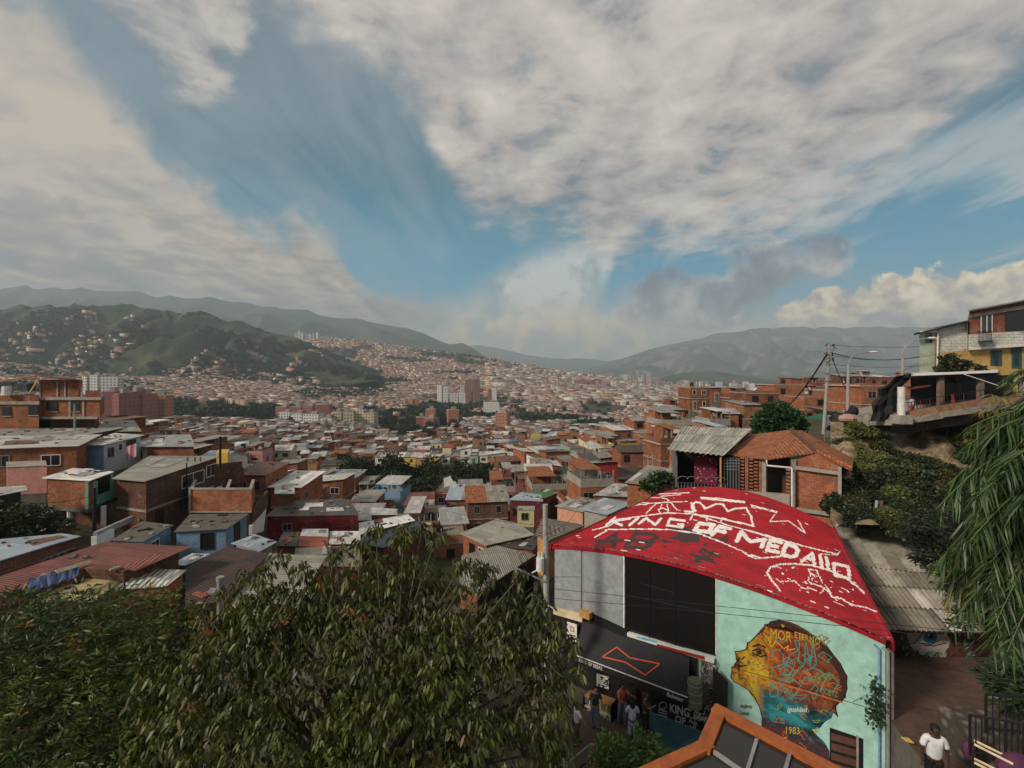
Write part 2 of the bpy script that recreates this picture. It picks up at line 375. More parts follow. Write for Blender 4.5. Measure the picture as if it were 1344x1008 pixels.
M_PNT = {k: plain('paint_' + k, v, .85, .45, 1.1) for k, v in PAINTC.items()}
M_TILE = tile('clay_tile'); M_STEEL = plain('steel', (.30, .30, .30), .5, .3, metal=.3)
# ================================================================ terrain
TU = np.array([-400, 0, 150, 300, 450, 600, 750, 900, 1050, 1200, 1344, 1700], float)
TY = np.array([0, 20, 30, 45, 65, 95, 130, 200, 320, 500, 800, 1200, 1600, 2000, 2500, 3500, 6000, 12000], float)
TZ = np.array([
 [-15]*12,
 [-15]*12,
 [-15, -15, -16, -16, -17, -18, -17, -16, -14, -13, -12, -9],
 [-11, -13, -15, -17, -19, -20.5, -20, -17, -13, -8, -4, -2],
 [-7, -10, -13.5, -18, -22, -23.5, -23, -19, -12, -7, -4, -2],
 [-5, -9, -14, -20, -26, -28, -26, -17, -9, -6, -4, -2],
 [-6, -12, -18, -25, -31, -32, -28, -16, -8, -6, -5, -4],
 [-10, -20, -28, -34, -38, -38, -33, -21, -13, -13, -13, -12],
 [-22, -30, -38, -42, -45, -46, -44, -36, -33, -32, -31, -30],
 [-25, -32, -42, -50, -56, -58, -57, -54, -52, -52, -52, -52],
 [5, -10, -30, -44, -56, -64, -72, -78, -80, -82, -84, -84],
 [60, 30, 0, -15, -30, -48, -66, -80, -84, -86, -88, -88],
 [110, 80, 40, 20, -5, -22, -50, -76, -84, -88, -88, -88],
 [140, 120, 110, 100, 70, 32, -45, -80, -84, -88, -88, -88],
 [160, 160, 165, 175, 182, 108, 8, -78, -86, -85, -88, -88],
 [120, 120, 120, 120, 100, 40, -40, -80, -88, -88, -88, -88],
 [0, 0, 0, 0, 0, -20, -60, -80, -90, -90, -90, -90],
 [-90]*12], float)
def ground0(x, y):
    x = np.asarray(x, float); y = np.maximum(np.asarray(y, float), .5)
    u = np.clip(672 + F * x / y, TU[0], TU[-1]); yy = np.clip(y, TY[0], TY[-1])
    i = np.clip(np.searchsorted(TU, u, side='right') - 1, 0, len(TU) - 2); j = np.clip(np.searchsorted(TY, yy, side='right') - 1, 0, len(TY) - 2)
    a = (u - TU[i]) / (TU[i + 1] - TU[i]); b = (yy - TY[j]) / (TY[j + 1] - TY[j])
    a = a * a * (3 - 2 * a) * .5 + a * .5
    return (TZ[j, i] * (1 - a) + TZ[j, i + 1] * a) * (1 - b) + (TZ[j + 1, i] * (1 - a) + TZ[j + 1, i + 1] * a) * b
def gz(x, y): return float(ground0(x, y))
def hit(u, v, zf=gz, y0=26, y1=9000):
    y = y0
    while y < y1:
        if zf((u - 672) / F * y, y) >= (H - v) / F * y: break
        y *= 1.012
    return Vector(((u - 672) / F * y, y, zf((u - 672) / F * y, y)))
M_EARTH, t, b = newmat('earth', .95, .1)
g = geo(t); c = t.mix(t.mr(t.noise(g, .05, 8, .6), .4, .6), (.075, .060, .042), (.030, .045, .018))
t.l.new(t.mix(t.mr(t.noise(g, .6, 6, .6), .4, .7, 0, .6), c, (.11, .085, .06)), b.inputs['Base Color']); bump(t, b, t.noise(g, 1.5, 6), .15)
def grid_mesh(name, xs, ys_of, zf, mat, kind='structure', smooth=True):
    V = []
    for r in ys_of:
        V.append(r)
    V = np.array(V); rows, cols = V.shape[:2]
    verts = V.reshape(-1, 3); idx = np.arange(rows * cols).reshape(rows, cols)
    f = np.stack([idx[:-1, :-1], idx[:-1, 1:], idx[1:, 1:], idx[1:, :-1]], -1).reshape(-1, 4)
    me = bpy.data.meshes.new(name); me.from_pydata(verts.tolist(), [], f.tolist()); me.materials.append(mat)
    if smooth: me.polygons.foreach_set('use_smooth', [True] * len(me.polygons))
    me.update(); o = bpy.data.objects.new(name, me); col_.objects.link(o); o['kind'] = kind; return o
us = np.linspace(-900, 2244, 170); Ys = np.concatenate([[-60, -20, 3], np.geomspace(10, 12600, 190)])
rows = []
for y in Ys:
    ye = max(y, 10.); x = (us - 672) / F * max(ye, 30.) if y < 30 else (us - 672) / F * y
    x = np.clip(x, -21000, 21000); z = ground0(x, max(y, 3)); rows.append(np.stack([x, np.full_like(x, y), z], -1))
grid_mesh('ground', us, rows, None, M_EARTH)
# ---- ridges (hill, mountains): own height fields with gullies
def fbm(x, y, z=0., o=5): return mnoise.fractal(Vector((x, y, z)), .9, 2.1, o)
def ridge(name, crest, Yc, foot_v, Yf, mat, amp=.12, nz=.004, nu=130, nt=46, back=.35, jag=1.2):
    """crest: (u, v) of the skyline at depth Yc; falls to the foot (v at depth Yf) toward the camera"""
    cu_, cv_ = zip(*crest); U = np.linspace(cu_[0], cu_[-1], nu); cz = (H - np.interp(U, cu_, cv_)) / F * Yc
    fz = (H - np.interp(U, *zip(*foot_v))) / F * Yf; rows = []
    for k in range(nt + 8):
        t_ = k / nt; r = []
        for i, u in enumerate(U):
            if t_ <= 1:
                y = Yf + (Yc - Yf) * t_; s = t_ ** .85; z = fz[i] + (cz[i] - fz[i]) * (s * (1 - .25 * math.sin(math.pi * s)))
                hh = max(cz[i] - fz[i], 0)
                x = (u - 672) / F * y
                g_ = 1 - abs(fbm(x * nz, y * nz * .5, 3.3, 4)) * 1.6; g2 = fbm(x * nz * 2.7, y * nz * 2, 8.1, 4)
                z += hh * amp * (g_ - .55) * math.sin(math.pi * min(t_, .96)) * 1.5 + hh * amp * .35 * g2 * math.sin(math.pi * min(t_, .9))
                if t_ > .9: z += jag * g2 * (t_ - .9) * 10
            else:
                y = Yc + (Yc - Yf) * (t_ - 1) * 3; x = (u - 672) / F * y; z = cz[i] * (1 - (t_ - 1) * nt / 8 * back) - 30 * (t_ - 1) * 10
            r.append((x, y, z))
        rows.append(r)
    o = grid_mesh(name, U, rows, None, mat); A = np.array(rows)
    return o, A
def terr_mat(name, ca, cb, cc_, s1, s2, th=(.45, .55)):
    m, t, b = newmat(name, .95, .05); g = geo(t)
    c = t.mix(t.mr(t.noise(g, s1, 9, .62, .4), th[0], th[1]), ca, cb)
    c = t.mix(t.mr(t.noise(g, s2, 7, .6), .5, .72, 0, .8), c, cc_)
    t.l.new(c, b.inputs['Base Color']); bump(t, b, t.noise(g, s2 * 2, 8, .65), .6 / s2 * .1); return m
M_HILL = terr_mat('hill_cover', (.024, .038, .020), (.075, .088, .042), (.016, .028, .016), .005, .03, (.43, .57))
M_MTN = terr_mat('mountain_forest', (.030, .050, .035), (.055, .075, .045), (.10, .10, .08), .0012, .006)
M_MTN2 = terr_mat('mountain_city', (.030, .050, .040), (.07, .085, .065), (.30, .25, .22), .0012, .0045)
hill, HA = ridge('hill', [(-500, 425), (-100, 412), (0, 406), (60, 402), (130, 400), (200, 402), (232, 408), (262, 408), (300, 420), (318, 420), (350, 434), (385, 442), (430, 462), (470, 478), (492, 490), (505, 503)],
   1750, [(-500, 545), (0, 520), (100, 512), (200, 500), (300, 503), (420, 512), (492, 500), (505, 510)], 1150, M_HILL, .34, .0042, 240, 90)
ridge('mountain', [(-900, 372), (-300, 374), (0, 377), (80, 379), (180, 384), (260, 391), (330, 398), (400, 408), (450, 418), (500, 425), (560, 438), (592, 452), (610, 451), (640, 470), (660, 478), (700, 486), (730, 492)],
   5000, [(-900, 480), (0, 480), (400, 470), (560, 480), (660, 488), (730, 496)], 3300, M_MTN, .3, .0015, 200, 50)
ridge('mountain', [(740, 492), (770, 483), (800, 474), (830, 466), (860, 456), (884, 449), (900, 447), (925, 441), (960, 435), (1000, 432), (1040, 430), (1100, 431), (1200, 429), (1344, 432), (1700, 425), (2300, 440)],
   8200, [(740, 497), (850, 500), (1344, 505), (2300, 505)], 4600, M_MTN2, .3, .0012, 200, 60)
ridge('mountain', [(560, 470), (600, 458), (625, 453), (650, 456), (690, 466), (720, 470), (760, 470), (800, 474), (840, 470), (900, 480)],
   10500, [(560, 490), (900, 492)], 8500, M_MTN, .2, .001, 90, 24)
ridge('hill', [(862, 498), (880, 492), (905, 488), (935, 487), (965, 491), (1000, 497), (1030, 501), (1080, 505)],
   3400, [(862, 502), (900, 503), (1080, 507)], 2900, M_MTN, .2, .003, 90, 24)
def hill_z(x, y):
    j = (y - 1150) / (1750 - 1150) * 90
    if j < 0 or j > 90: return -999
    u = 672 + F * x / y; i = (u + 500) / 1005 * 239
    if i < 0 or i > 239: return -999
    return float(HA[int(j), int(i), 2])
def land(x, y): return max(gz(x, y), hill_z(x, y))
# ================================================================ foliage
rng = np.random.default_rng(11)
M_LEAF = tinted('leaf', .5, .35, .25, 3., .18); M_LEAFD = tinted('leaf_far', .7, .2, .35, .6, 0.)
M_BARK = plain('bark', (.10, .075, .055), .95, .5, 3)
def leaf_mesh(name, pos, axis, size, width, tint, mat, bend=.25, flat=None):
    """one bent lance-shaped leaf (3 faces) per row; axis unit vectors"""
    N = len(pos); axis = axis / (np.linalg.norm(axis, axis=1, keepdims=True) + 1e-9)
    r = rng.normal(size=(N, 3)) if flat is None else flat + rng.normal(size=(N, 3)) * .35
    b = np.cross(axis, r); b /= (np.linalg.norm(b, axis=1, keepdims=True) + 1e-9); nn = np.cross(b, axis)
    L = size[:, None]; Wd = (size * width)[:, None]
    dn = np.array([0, 0, -1.]) * L * bend
    p0 = pos; m1 = pos + axis * L * .35 + nn * L * .04; m2 = pos + axis * L * .72 + dn * .45; tp = pos + axis * L + dn
    V = np.stack([p0, m1 - b * Wd * .5, m1 + b * Wd * .5, m2 - b * Wd * .42, m2 + b * Wd * .42, tp], 1).reshape(-1, 3)
    o = (np.arange(N) * 6)[:, None]
    loops = np.concatenate([o + np.array([0, 2, 1]), o + np.array([1, 2, 4, 3]), o + np.array([3, 4, 5])], 1).ravel()
    st = (np.arange(N) * 10)[:, None] + np.array([0, 3, 7]); st = st.ravel()
    me = bpy.data.meshes.new(name); me.vertices.add(len(V)); me.vertices.foreach_set('co', V.astype(np.float32).ravel())
    me.loops.add(len(loops)); me.loops.foreach_set('vertex_index', loops.astype(np.int32)); me.polygons.add(3 * N)
    me.polygons.foreach_set('loop_start', st.astype(np.int32)); me.polygons.foreach_set('loop_total', np.tile([3, 4, 3], N).astype(np.int32))
    me.update(calc_edges=True); me.validate()
    ca = me.color_attributes.new('tint', 'FLOAT_COLOR', 'POINT'); c4 = np.ones((N, 6, 4), np.float32); c4[:, :, :3] = tint[:, None, :]
    ca.data.foreach_set('color', c4.ravel()); me.materials.append(mat); return me
def crown_pts(clumps, n, shell=.55):
    """points through the outer volume of ellipsoid clumps [(c, r3)], with the outward direction"""
    vol = np.array([r[0] * r[1] + r[1] * r[2] + r[0] * r[2] for c, r in clumps]); k = rng.choice(len(clumps), n, p=vol / vol.sum())
    d = rng.normal(size=(n, 3)); d /= np.linalg.norm(d, axis=1, keepdims=True)
    C = np.array([c for c, r in clumps], float)[k]; Rr = np.array([r for c, r in clumps], float)[k]
    rad = shell + (1.06 - shell) * rng.random(n) ** .6
    lump = 1 + .16 * np.sin(d[:, 0] * 5 + k) * np.cos(d[:, 2] * 6 + k * 2) 
    return C + d * Rr * (rad * lump)[:, None], d, k
def blob_crown(r=1., h=1., n=900, leaf=.16, cols=((.02, .04, .015), (.05, .075, .025)), nc=9, name='crown', mat=None):
    cl = []
    for i in range(nc):
        a = rng.random() * 6.28; q = .62 * r * math.sqrt(rng.random()); s = r * (.36 + .22 * rng.random())
        cl.append(((q * math.cos(a), q * math.sin(a), h * (.15 + .75 * rng.random() * (1 - .5 * q / r))), (s, s, s * .8 * h / r)))
    P_, d, k = crown_pts(cl, n); ct = np.array(cols); w = rng.random((len(cl),))[k] * .6 + rng.random(n) * .4
    t_ = ct[0] * (1 - w[:, None]) + ct[1] * w[:, None]
    ax = d * .6 + rng.normal(size=(n, 3)) * .6
    return leaf_mesh(name, P_, ax, leaf * (0.6 + .8 * rng.random(n)), .75, t_, mat or M_LEAFD, .15)
G1 = ((.010, .021, .008), (.030, .048, .015)); G2 = ((.016, .034, .010), (.055, .078, .018)); G3 = ((.030, .042, .012), (.085, .095, .028))
CROWNS = [blob_crown(1, .95, 1100, .17, G1, 10), blob_crown(1, .8, 1000, .19, G1, 8), blob_crown(1, 1.2, 1100, .17, G2, 11), blob_crown(.8, 1.7, 1100, .16, G1, 12), blob_crown(1.1, .7, 900, .2, G2, 7)]
_tm = MB(); _tm.tube([(0, 0, -1.3), (.03, .02, -.5), (0, 0, .1), (.02, .02, .5)], [.09, .07, .055, .02], M_BARK)
for i_ in range(5):
    a_ = i_ * 1.26; _tm.tube([(0, 0, -.15 + .08 * i_), (.3 * math.cos(a_), .3 * math.sin(a_), .15 + .08 * i_), (.5 * math.cos(a_), .5 * math.sin(a_), .42)], [.04, .025, .01], M_BARK, 4)
TRUNK = _tm.mesh('trunk')
def mid_tree(x, y, z, r, label, group=None, k=None, cat='tree', name='broadleaf_tree', h=1.):
    e = empty(name, label, cat, (x, y, z), random.random() * 6.28, group); k = random.randrange(len(CROWNS)) if k is None else k
    for nm, me in (('trunk', TRUNK), ('crown', CROWNS[k])):
        o = bpy.data.objects.new(nm, me); col_.objects.link(o); o.parent = e; o.location = (0, 0, r * .75 * h); o.scale = (r, r, r * h)
    return e
# ================================================================ houses of the valley
class Loc:
    def __init__(s, x, y, rot): s.x, s.y, s.c, s.s = x, y, math.cos(rot), math.sin(rot)
    def __call__(s, a, b, z): return (s.x + a * s.c - b * s.s, s.y + a * s.s + b * s.c, z)
def add_window(mb, L, a, b, z, w, h, side, frame):
    """dark pane in a slightly proud frame; side = outward local axis ('-y','x','-x')"""
    if side == '-y': q = lambda i, o, zz: L(a + i, b - o, zz)
    elif side == 'x': q = lambda i, o, zz: L(b + o, a + i, zz)
    else: q = lambda i, o, zz: L(b - o, a - i, zz)
    def blk(i0, i1, z0, z1, o, m):
        bot = [q(i0, o, z0), q(i1, o, z0), q(i1, -.05, z0), q(i0, -.05, z0)]; top = [q(i0, o, z1), q(i1, o, z1), q(i1, -.05, z1), q(i0, -.05, z1)]
        mb.prism(bot, top, m)
    blk(-w / 2, w / 2, z, z + h, .02, M_DARK); f = .07
    blk(-w / 2 - f, -w / 2, z - f, z + h + f, .06, frame); blk(w / 2, w / 2 + f, z - f, z + h + f, .06, frame)
    blk(-w / 2, w / 2, z - f, z, .08, frame); blk(-w / 2, w / 2, z + h, z + h + f, .06, frame)
    if w > .8: blk(-.025, .025, z, z + h, .045, frame)
ROOFN = {'tin_pale': 'pale tin', 'tin_grey': 'grey tin', 'tin_white': 'white tin', 'tin_dark': 'dark tin', 'tin_blue': 'bluish tin', 'cement_sheet': 'fibre cement', 'tin_rust': 'rusty tin', 'tin_maroon': 'maroon tin', 'tin_green': 'green tin', 'clay_tile': 'clay tile'}
def gen_house(x, y, z, w, d, st, rot, rs, wallm=None, roofm=None, detail=True, rtype=None):
    """returns parts {name: [MB...]} and a short description"""
    L = Loc(x, y, rot); W_ = MB(); Rf = MB(); wins = []; ext = []
    h1 = 2.6 + rs.random() * .25; bm_ = wallm or rs.choices([M_BRK[0], M_BRK[1], M_BRK[2], M_BRK[3], M_PNT['white'], M_PNT['cream'], M_PNT['yellow'], M_PNT['pink'], M_PNT['blue'], M_PNT['green'], M_PNT['ochre'], M_PNT['grey'], M_PNT['red']], [34, 18, 12, 6, 9, 6, 3, 2.4, 1.8, 1.8, 2.4, 3, 2])[0]
    rm = roofm or rs.choices(M_TIN + [M_TILE], [18, 14, 12, 14, 5, 14, 9, 4, 2, 10])[0]
    rtype = rtype or rs.choices(['shed', 'gable', 'terrace', 'flat'], [50, 16, 24, 10])[0]
    def ring(w_, d_, z_, dx=0, dy=0): return [L(-w_ / 2 + dx, -d_ / 2 + dy, z_), L(w_ / 2 + dx, -d_ / 2 + dy, z_), L(w_ / 2 + dx, d_ / 2 + dy, z_), L(-w_ / 2 + dx, d_ / 2 + dy, z_)]
    zt = z; frame = rs.choice([M_WHITE, M_BLACK, M_CONC, M_STEEL]); mats = []
    W_.prism(ring(w - .05, d - .05, z - 4), ring(w - .05, d - .05, z), M_CONCD)
    for s in range(st):
        m = bm_ if (s or rs.random() < .7) else rs.choice([M_BRK[0], M_CONC, bm_]); mats.append(m)
        hh = h1; ww, dd = w - .12 * (s == 0), d - .12 * (s == 0)
        W_.prism(ring(ww, dd, zt), ring(ww, dd, zt + hh - .2), m)
        if s < st - 1 or rtype in ('terrace', 'flat'): W_.prism(ring(w + .1 + .5 * (rs.random() < .25), d + .1, zt + hh - .2), ring(w + .1, d + .1, zt + hh), M_CONC)
        else: W_.prism(ring(w, d, zt + hh - .2), ring(w, d, zt + hh), m)
        if detail:
            nw = max(1, int(w / 2.3)); door = rs.randrange(nw) if s == 0 else -1
            for k in range(nw):
                a = -w / 2 + w * (k + .5) / nw + (rs.random() - .5) * .3; mb = MB()
                if k == door: add_window(mb, L, a, -d / 2, zt + .05, .85, 1.95, '-y', frame); wins.append(('door', mb))
                elif rs.random() < .86: add_window(mb, L, a, -d / 2, zt + .85, .7 + rs.random() * .8, .9 + rs.random() * .25, '-y', frame); wins.append(('window', mb))
            for sd_ in ('x', '-x'):
                for k in range(int(d / 3)):
                    if rs.random() < .5:
                        mb = MB(); add_window(mb, L, -d / 2 + d * (k + .5) / int(d / 3), w / 2, zt + .9, .7 + rs.random() * .4, .85, sd_, frame); wins.append(('window', mb))
        if detail and s and rs.random() < .28:      # balcony
            bl = MB(); bw = w * (.4 + .5 * rs.random())
            bl.prism([L(-bw / 2, -d / 2 - .95, zt - .16), L(bw / 2, -d / 2 - .95, zt - .16), L(bw / 2, -d / 2 - .06, zt - .16), L(-bw / 2, -d / 2 - .06, zt - .16)],
                     [L(-bw / 2, -d / 2 - .95, zt - .03), L(bw / 2, -d / 2 - .95, zt - .03), L(bw / 2, -d / 2 - .06, zt - .03), L(-bw / 2, -d / 2 - .06, zt - .03)], M_CONC)
            n = int(bw / .35); rl = rs.choice([M_BLACK, M_WHITE, M_BRK[0]])
            for k in range(n + 1): bl.bar(L(-bw / 2 + bw * k / n, -d / 2 - .92, zt - .03), L(-bw / 2 + bw * k / n, -d / 2 - .92, zt + .9), .025, rl, n=4)
            bl.bar(L(-bw / 2, -d / 2 - .92, zt + .9), L(bw / 2, -d / 2 - .92, zt + .9), .035, rl, n=4); ext.append(('balcony', bl))
        zt += hh
    o = .35
    if rtype == 'shed':
        sl = (.35 + rs.random() * .5) * rs.choice([1, 1, -1]); ax = rs.random() < .6
        def zc(a, b): return zt + .02 + (sl if sl > 0 else -sl) * .5 + sl * ((b / d) if ax else (a / w))
        c = [(-w / 2, -d / 2), (w / 2, -d / 2), (w / 2, d / 2), (-w / 2, d / 2)]
        W_.prism(ring(w, d, zt), [L(a, b, zc(a, b)) for a, b in c], mats[-1])
        k = (w / 2 + o) / (w / 2), (d / 2 + o) / (d / 2)
        # sheets in two or three strips with slightly different heights
        ns = rs.choice([1, 2, 2, 3])
        for i in range(ns):
            f0, f1 = -1 + 2 * i / ns, -1 + 2 * (i + 1) / ns; m_ = rm if rs.random() < .75 else rs.choice(M_TIN[:6])
            dz = .03 + .05 * (i % 2)
            pts = [(w / 2 * k[0] * f0, -d / 2 * k[1]), (w / 2 * k[0] * f1, -d / 2 * k[1]), (w / 2 * k[0] * f1, d / 2 * k[1]), (w / 2 * k[0] * f0, d / 2 * k[1])]
            Rf.slab([L(a, b, zc(a, b) + dz) for a, b in pts], .03, m_, uvdir=Vector(L(1, 0, 0)) - Vector(L(0, 0, 0)) if ax else Vector(L(0, 1, 0)) - Vector(L(0, 0, 0)))
        for _ in range(rs.randrange(1, 6)):
            a, b = (rs.random() - .5) * w * .9, (rs.random() - .5) * d * .9; s_ = .12 + rs.random() * .3
            Rf.box(*L(a, b, 0)[:2], zc(a, b) + .06, s_, s_ * (1 + 2 * rs.random()), .12, rot + rs.random(), rs.choice([M_BRK[1], M_CONCD, M_DARK, M_CONC]))
    elif rtype == 'gable':
        hh = .6 + rs.random() * .6
        for sg in (-1, 1):
            pts = [(-w / 2 - o, sg * (d / 2 + o), zt - .1), (w / 2 + o, sg * (d / 2 + o), zt - .1), (w / 2 + o, 0, zt + hh), (-w / 2 - o, 0, zt + hh)]
            Rf.slab([L(*q) for q in pts], .05, rm, uvdir=Vector(L(1, 0, 0)) - Vector(L(0, 0, 0)))
        for sg in (-1, 1):
            aa, bb = sg * (w / 2 - .02), sg * (w / 2 - .22)
            p = lambda q: [L(q, -d / 2, zt), L(q, d / 2, zt), L(q, 0, zt + hh - .08)]
            A, B = p(aa), p(bb); W_.face(A if sg > 0 else A[::-1], mats[-1]); W_.face(B[::-1] if sg > 0 else B, mats[-1])
    else:
        ph = .9 if rtype == 'terrace' else .18; m = rs.choice([mats[-1], mats[-1], M_CONC]); tk = .14
        Rf.prism(ring(w - .3, d - .3, zt), ring(w - .3, d - .3, zt + .05), rs.choice([M_CONC, M_CONCD, M_CONCD]))
        for (ca_, cb_, wa, wb) in ((0, -d / 2 + tk / 2, w, tk), (0, d / 2 - tk / 2, w, tk), (-w / 2 + tk / 2, 0, tk, d - 2 * tk), (w / 2 - tk / 2, 0, tk, d - 2 * tk)):
            W_.prism([L(ca_ + i * wa / 2, cb_ + j * wb / 2, zt) for i, j in ((-1, -1), (1, -1), (1, 1), (-1, 1))], [L(ca_ + i * wa / 2, cb_ + j * wb / 2, zt + ph) for i, j in ((-1, -1), (1, -1), (1, 1), (-1, 1))], m)
        if rtype == 'terrace':
            # partly roofed terrace on posts and a little room
            fw = w * (.4 + .4 * rs.random()); sx = rs.choice([-1, 1]); ax_ = sx * (w / 2 - fw / 2); hh = 2.3
            if rs.random() < .6:
                W_.prism([L(ax_ + i * fw / 2 * .94, j * d / 2 * .5 + d * .2, zt + .05) for i, j in ((-1, -1), (1, -1), (1, 1), (-1, 1))], [L(ax_ + i * fw / 2 * .94, j * d / 2 * .5 + d * .2, zt + hh) for i, j in ((-1, -1), (1, -1), (1, 1), (-1, 1))], rs.choice(M_BRK))
            for i in (-1, 1):
                for j in (-1, 1): W_.bar(L(ax_ + i * fw * .46, j * d * .46, zt), L(ax_ + i * fw * .46, j * d * .46, zt + hh), .06, M_CONC, n=4)
            pts = [(-1, -1, 0), (1, -1, 0), (1, 1, .3), (-1, 1, .3)]
            Rf.slab([L(ax_ + i * (fw / 2 + .2), j * (d / 2 + .2), zt + hh + k) for i, j, k in pts], .04, rm, uvdir=Vector(L(1, 0, 0)) - Vector(L(0, 0, 0)))
            for i in range(3):
                a = -sx * (w / 2 - .15 - i * .9); W_.bar(L(a, -d / 2 + .1, zt), L(a, -d / 2 + .1, zt + 1.3 + rs.random()), .08, M_CONC, n=4)
        if rs.random() < .3:
            ds_ = MB(); a, b = (rs.random() - .5) * w * .6, -d * .3; ds_.bar(L(a, b, zt), L(a, b, zt + 1.5), .03, M_STEEL, n=4); ds_.bar(L(a, b, zt + 1.5), L(a + .1, b - .16, zt + 1.6), .08, M_WHITE, .42, 12); ext.append(('satellite_dish', ds_))
        if rs.random() < .45:
            tk_ = MB(); a, b = (rs.random() - .5) * w * .5, (rs.random() - .5) * d * .5
            tk_.bar(L(a, b, zt + .05), L(a, b, zt + 1.05), .5, rs.choice([M_BLACK, M_PNT['blue'], M_BLACK]), .42, 10); tk_.bar(L(a, b, zt + 1.05), L(a, b, zt + 1.2), .42, M_BLACK, .15, 10); ext.append(('water_tank', tk_))
    wn = mats[-1].name.replace('paint_', '').replace('brick_orange', 'orange brick').replace('brick_red', 'red brick').replace('brick_pale', 'pale brick').replace('brick_brown', 'brown brick')
    return dict(wall=W_, roof=Rf, wins=wins, ext=ext, desc=(wn, ROOFN.get(rm.name, 'tin'), rtype, st, zt))
def house_thing(p, x, y, z, label, group, name='house'):
    e = empty(name, label, 'house', (x, y, z), 0, group)
    p['wall'].obj('wall', e); ro = p['roof'].obj('roof', e)
    for nm, mb in p['wins']: mb.obj(nm, e)
    for nm, mb in p['ext']: mb.obj(nm, ro if (nm == 'water_tank' and ro) else e)
    return e
WOODS = [(205, 546, 34, 9, 'left'), (270, 542, 70, 13, 'left'), (345, 545, 45, 14, 'left'), (400, 556, 30, 8, 'left'), (545, 562, 60, 16, 'middle'), (575, 540, 40, 18, 'middle'), (500, 545, 18, 10, 'middle'), (640, 524, 22, 8, 'tower'),
         (700, 548, 32, 12, 'right'), (770, 536, 52, 10, 'right'), (820, 527, 40, 6, 'right'), (470, 630, 28, 22, 'gully'), (560, 638, 66, 25, 'gully'), (620, 634, 30, 18, 'gully'), (515, 644, 34, 20, 'gully')]
def in_wood(u, v, pad=1.0):
    return any(((u - a) / (b_ * pad)) ** 2 + ((v - b) / (c_ * pad)) ** 2 < 1 for a, b, b_, c_, _ in WOODS)
HEROES = []        # (x, y, r) footprints kept clear
def pxof(x, y, z): return 672 + F * x / y, H - F * z / y
# ================================================================ houses built one by one (left and centre)
def V3(p): return Vector(p)
def roof_house(name, label, corners, wall, h, roof, inset=.3, udir=None, wins=(), th=.05, group=None, extra=None, frame=None, clutter=4, wallmats=None, cat='house', band=False, base=3.):
    """roof ring seen in the photo, walls hanging from it, a plinth into the slope; wins = (edge, t, drop, w, h)"""
    C_ = [G(*c) if len(c) == 3 else P(c[0], c[1], c[3]) for c in corners]
    rs = random.Random(hash(label) % 1000 if False else sum(map(ord, label)))
    cen = sum(C_, Vector()) / len(C_); zb = min(p.z for p in C_) - h
    e = empty(name, label, cat, (cen.x, cen.y, zb), 0, group)
    ring = []
    for p in C_:
        d = Vector((cen.x - p.x, cen.y - p.y, 0)); d = d.normalized() * min(inset * 1.4, d.length * .5); ring.append(p + d)
    wm = MB(); n = len(ring); wl = wallmats or [wall] * n
    bot = [Vector((p.x, p.y, zb)) for p in ring]; top = [p - Vector((0, 0, th + .005)) for p in ring]
    for i in range(n):
        j = (i + 1) % n; wm.face([bot[i], bot[j], top[j], top[i]], wl[i % len(wl)])
    wm.face(top, wall); wm.face(bot[::-1], wall)
    bb = [Vector((p.x + (cen.x - p.x) * .02, p.y + (cen.y - p.y) * .02, zb - base)) for p in ring]; wm.prism(bb, [Vector((p.x, p.y, zb - .004)) for p in bb], M_CONCD)
    if band:
        zz_ = zb + h * .48; q = [p + (p - cen).normalized() * .06 for p in [Vector((r.x, r.y, cen.z)) for r in ring]]
        wm.prism([Vector((p.x, p.y, zz_)) for p in q], [Vector((p.x, p.y, zz_ + .22)) for p in q], M_CONC)
    wm.obj('wall', e)
    rm = MB(); ud = (C_[1] - C_[0]) if udir is None else udir
    if udir == 'd': ud = C_[2] - C_[1]
    rm.slab(C_, th, roof, uvdir=ud)
    nrm = (C_[1] - C_[0]).cross(C_[2] - C_[1]).normalized(); nrm = nrm if nrm.z > 0 else -nrm
    for _ in range(clutter):
        a, b = rs.random(), rs.random(); k = rs.randrange(n)
        p = cen + (C_[k] - cen) * a * .8; p = p + (C_[(k + 1) % n] - p) * b * .4
        s_ = .1 + rs.random() * .22; rm.box(p.x, p.y, p.z + .0, s_, s_ * (1 + 2.5 * rs.random()), .1, rs.random() * 3, rs.choice([M_BRK[1], M_CONCD, M_DARK, M_CONC]))
    if n == 4 and wall is not M_DARK and th < .1 and (roof.name.startswith('tin') or roof.name.startswith('cement')):
        for q_ in range(rs.choice([2, 3, 4])):
            a, b = rs.uniform(-.02, .75), rs.uniform(-.02, .7); da, db = rs.uniform(.1, .3), rs.uniform(.2, .5); f = lambda s, t: C_[0].lerp(C_[1], s).lerp(C_[3].lerp(C_[2], s), t) + Vector((0, 0, .03 + .012 * q_)); a1, b1 = min(a + da, 1.02), min(b + db, 1.02)
            rm.slab([f(a, b), f(a1, b + .02), f(a1, b1), f(a, b1 - .02)], .02, rs.choice([M_TIN[0], M_TIN[1], M_TIN[5], M_TIN[6], M_TIN[2], roof]), uvdir=ud)
    rm.obj('roof', e)
    for (ed, t_, drop, w, hh) in wins:
        a, b = ring[ed], ring[(ed + 1) % n]; p = a.lerp(b, t_); dx = b - a; rot = math.atan2(dx.y, dx.x)
        L = Loc(p.x, p.y, rot); mb = MB(); add_window(mb, L, 0, 0, p.z - drop - hh, w, hh, '-y', frame or rs.choice([M_WHITE, M_BLACK, M_CONC])); mb.obj('door' if hh > 1.6 else 'window', e)
    HEROES.append((cen.x, cen.y, max((p - cen).length for p in C_) * .62))
    return e, ring, zb
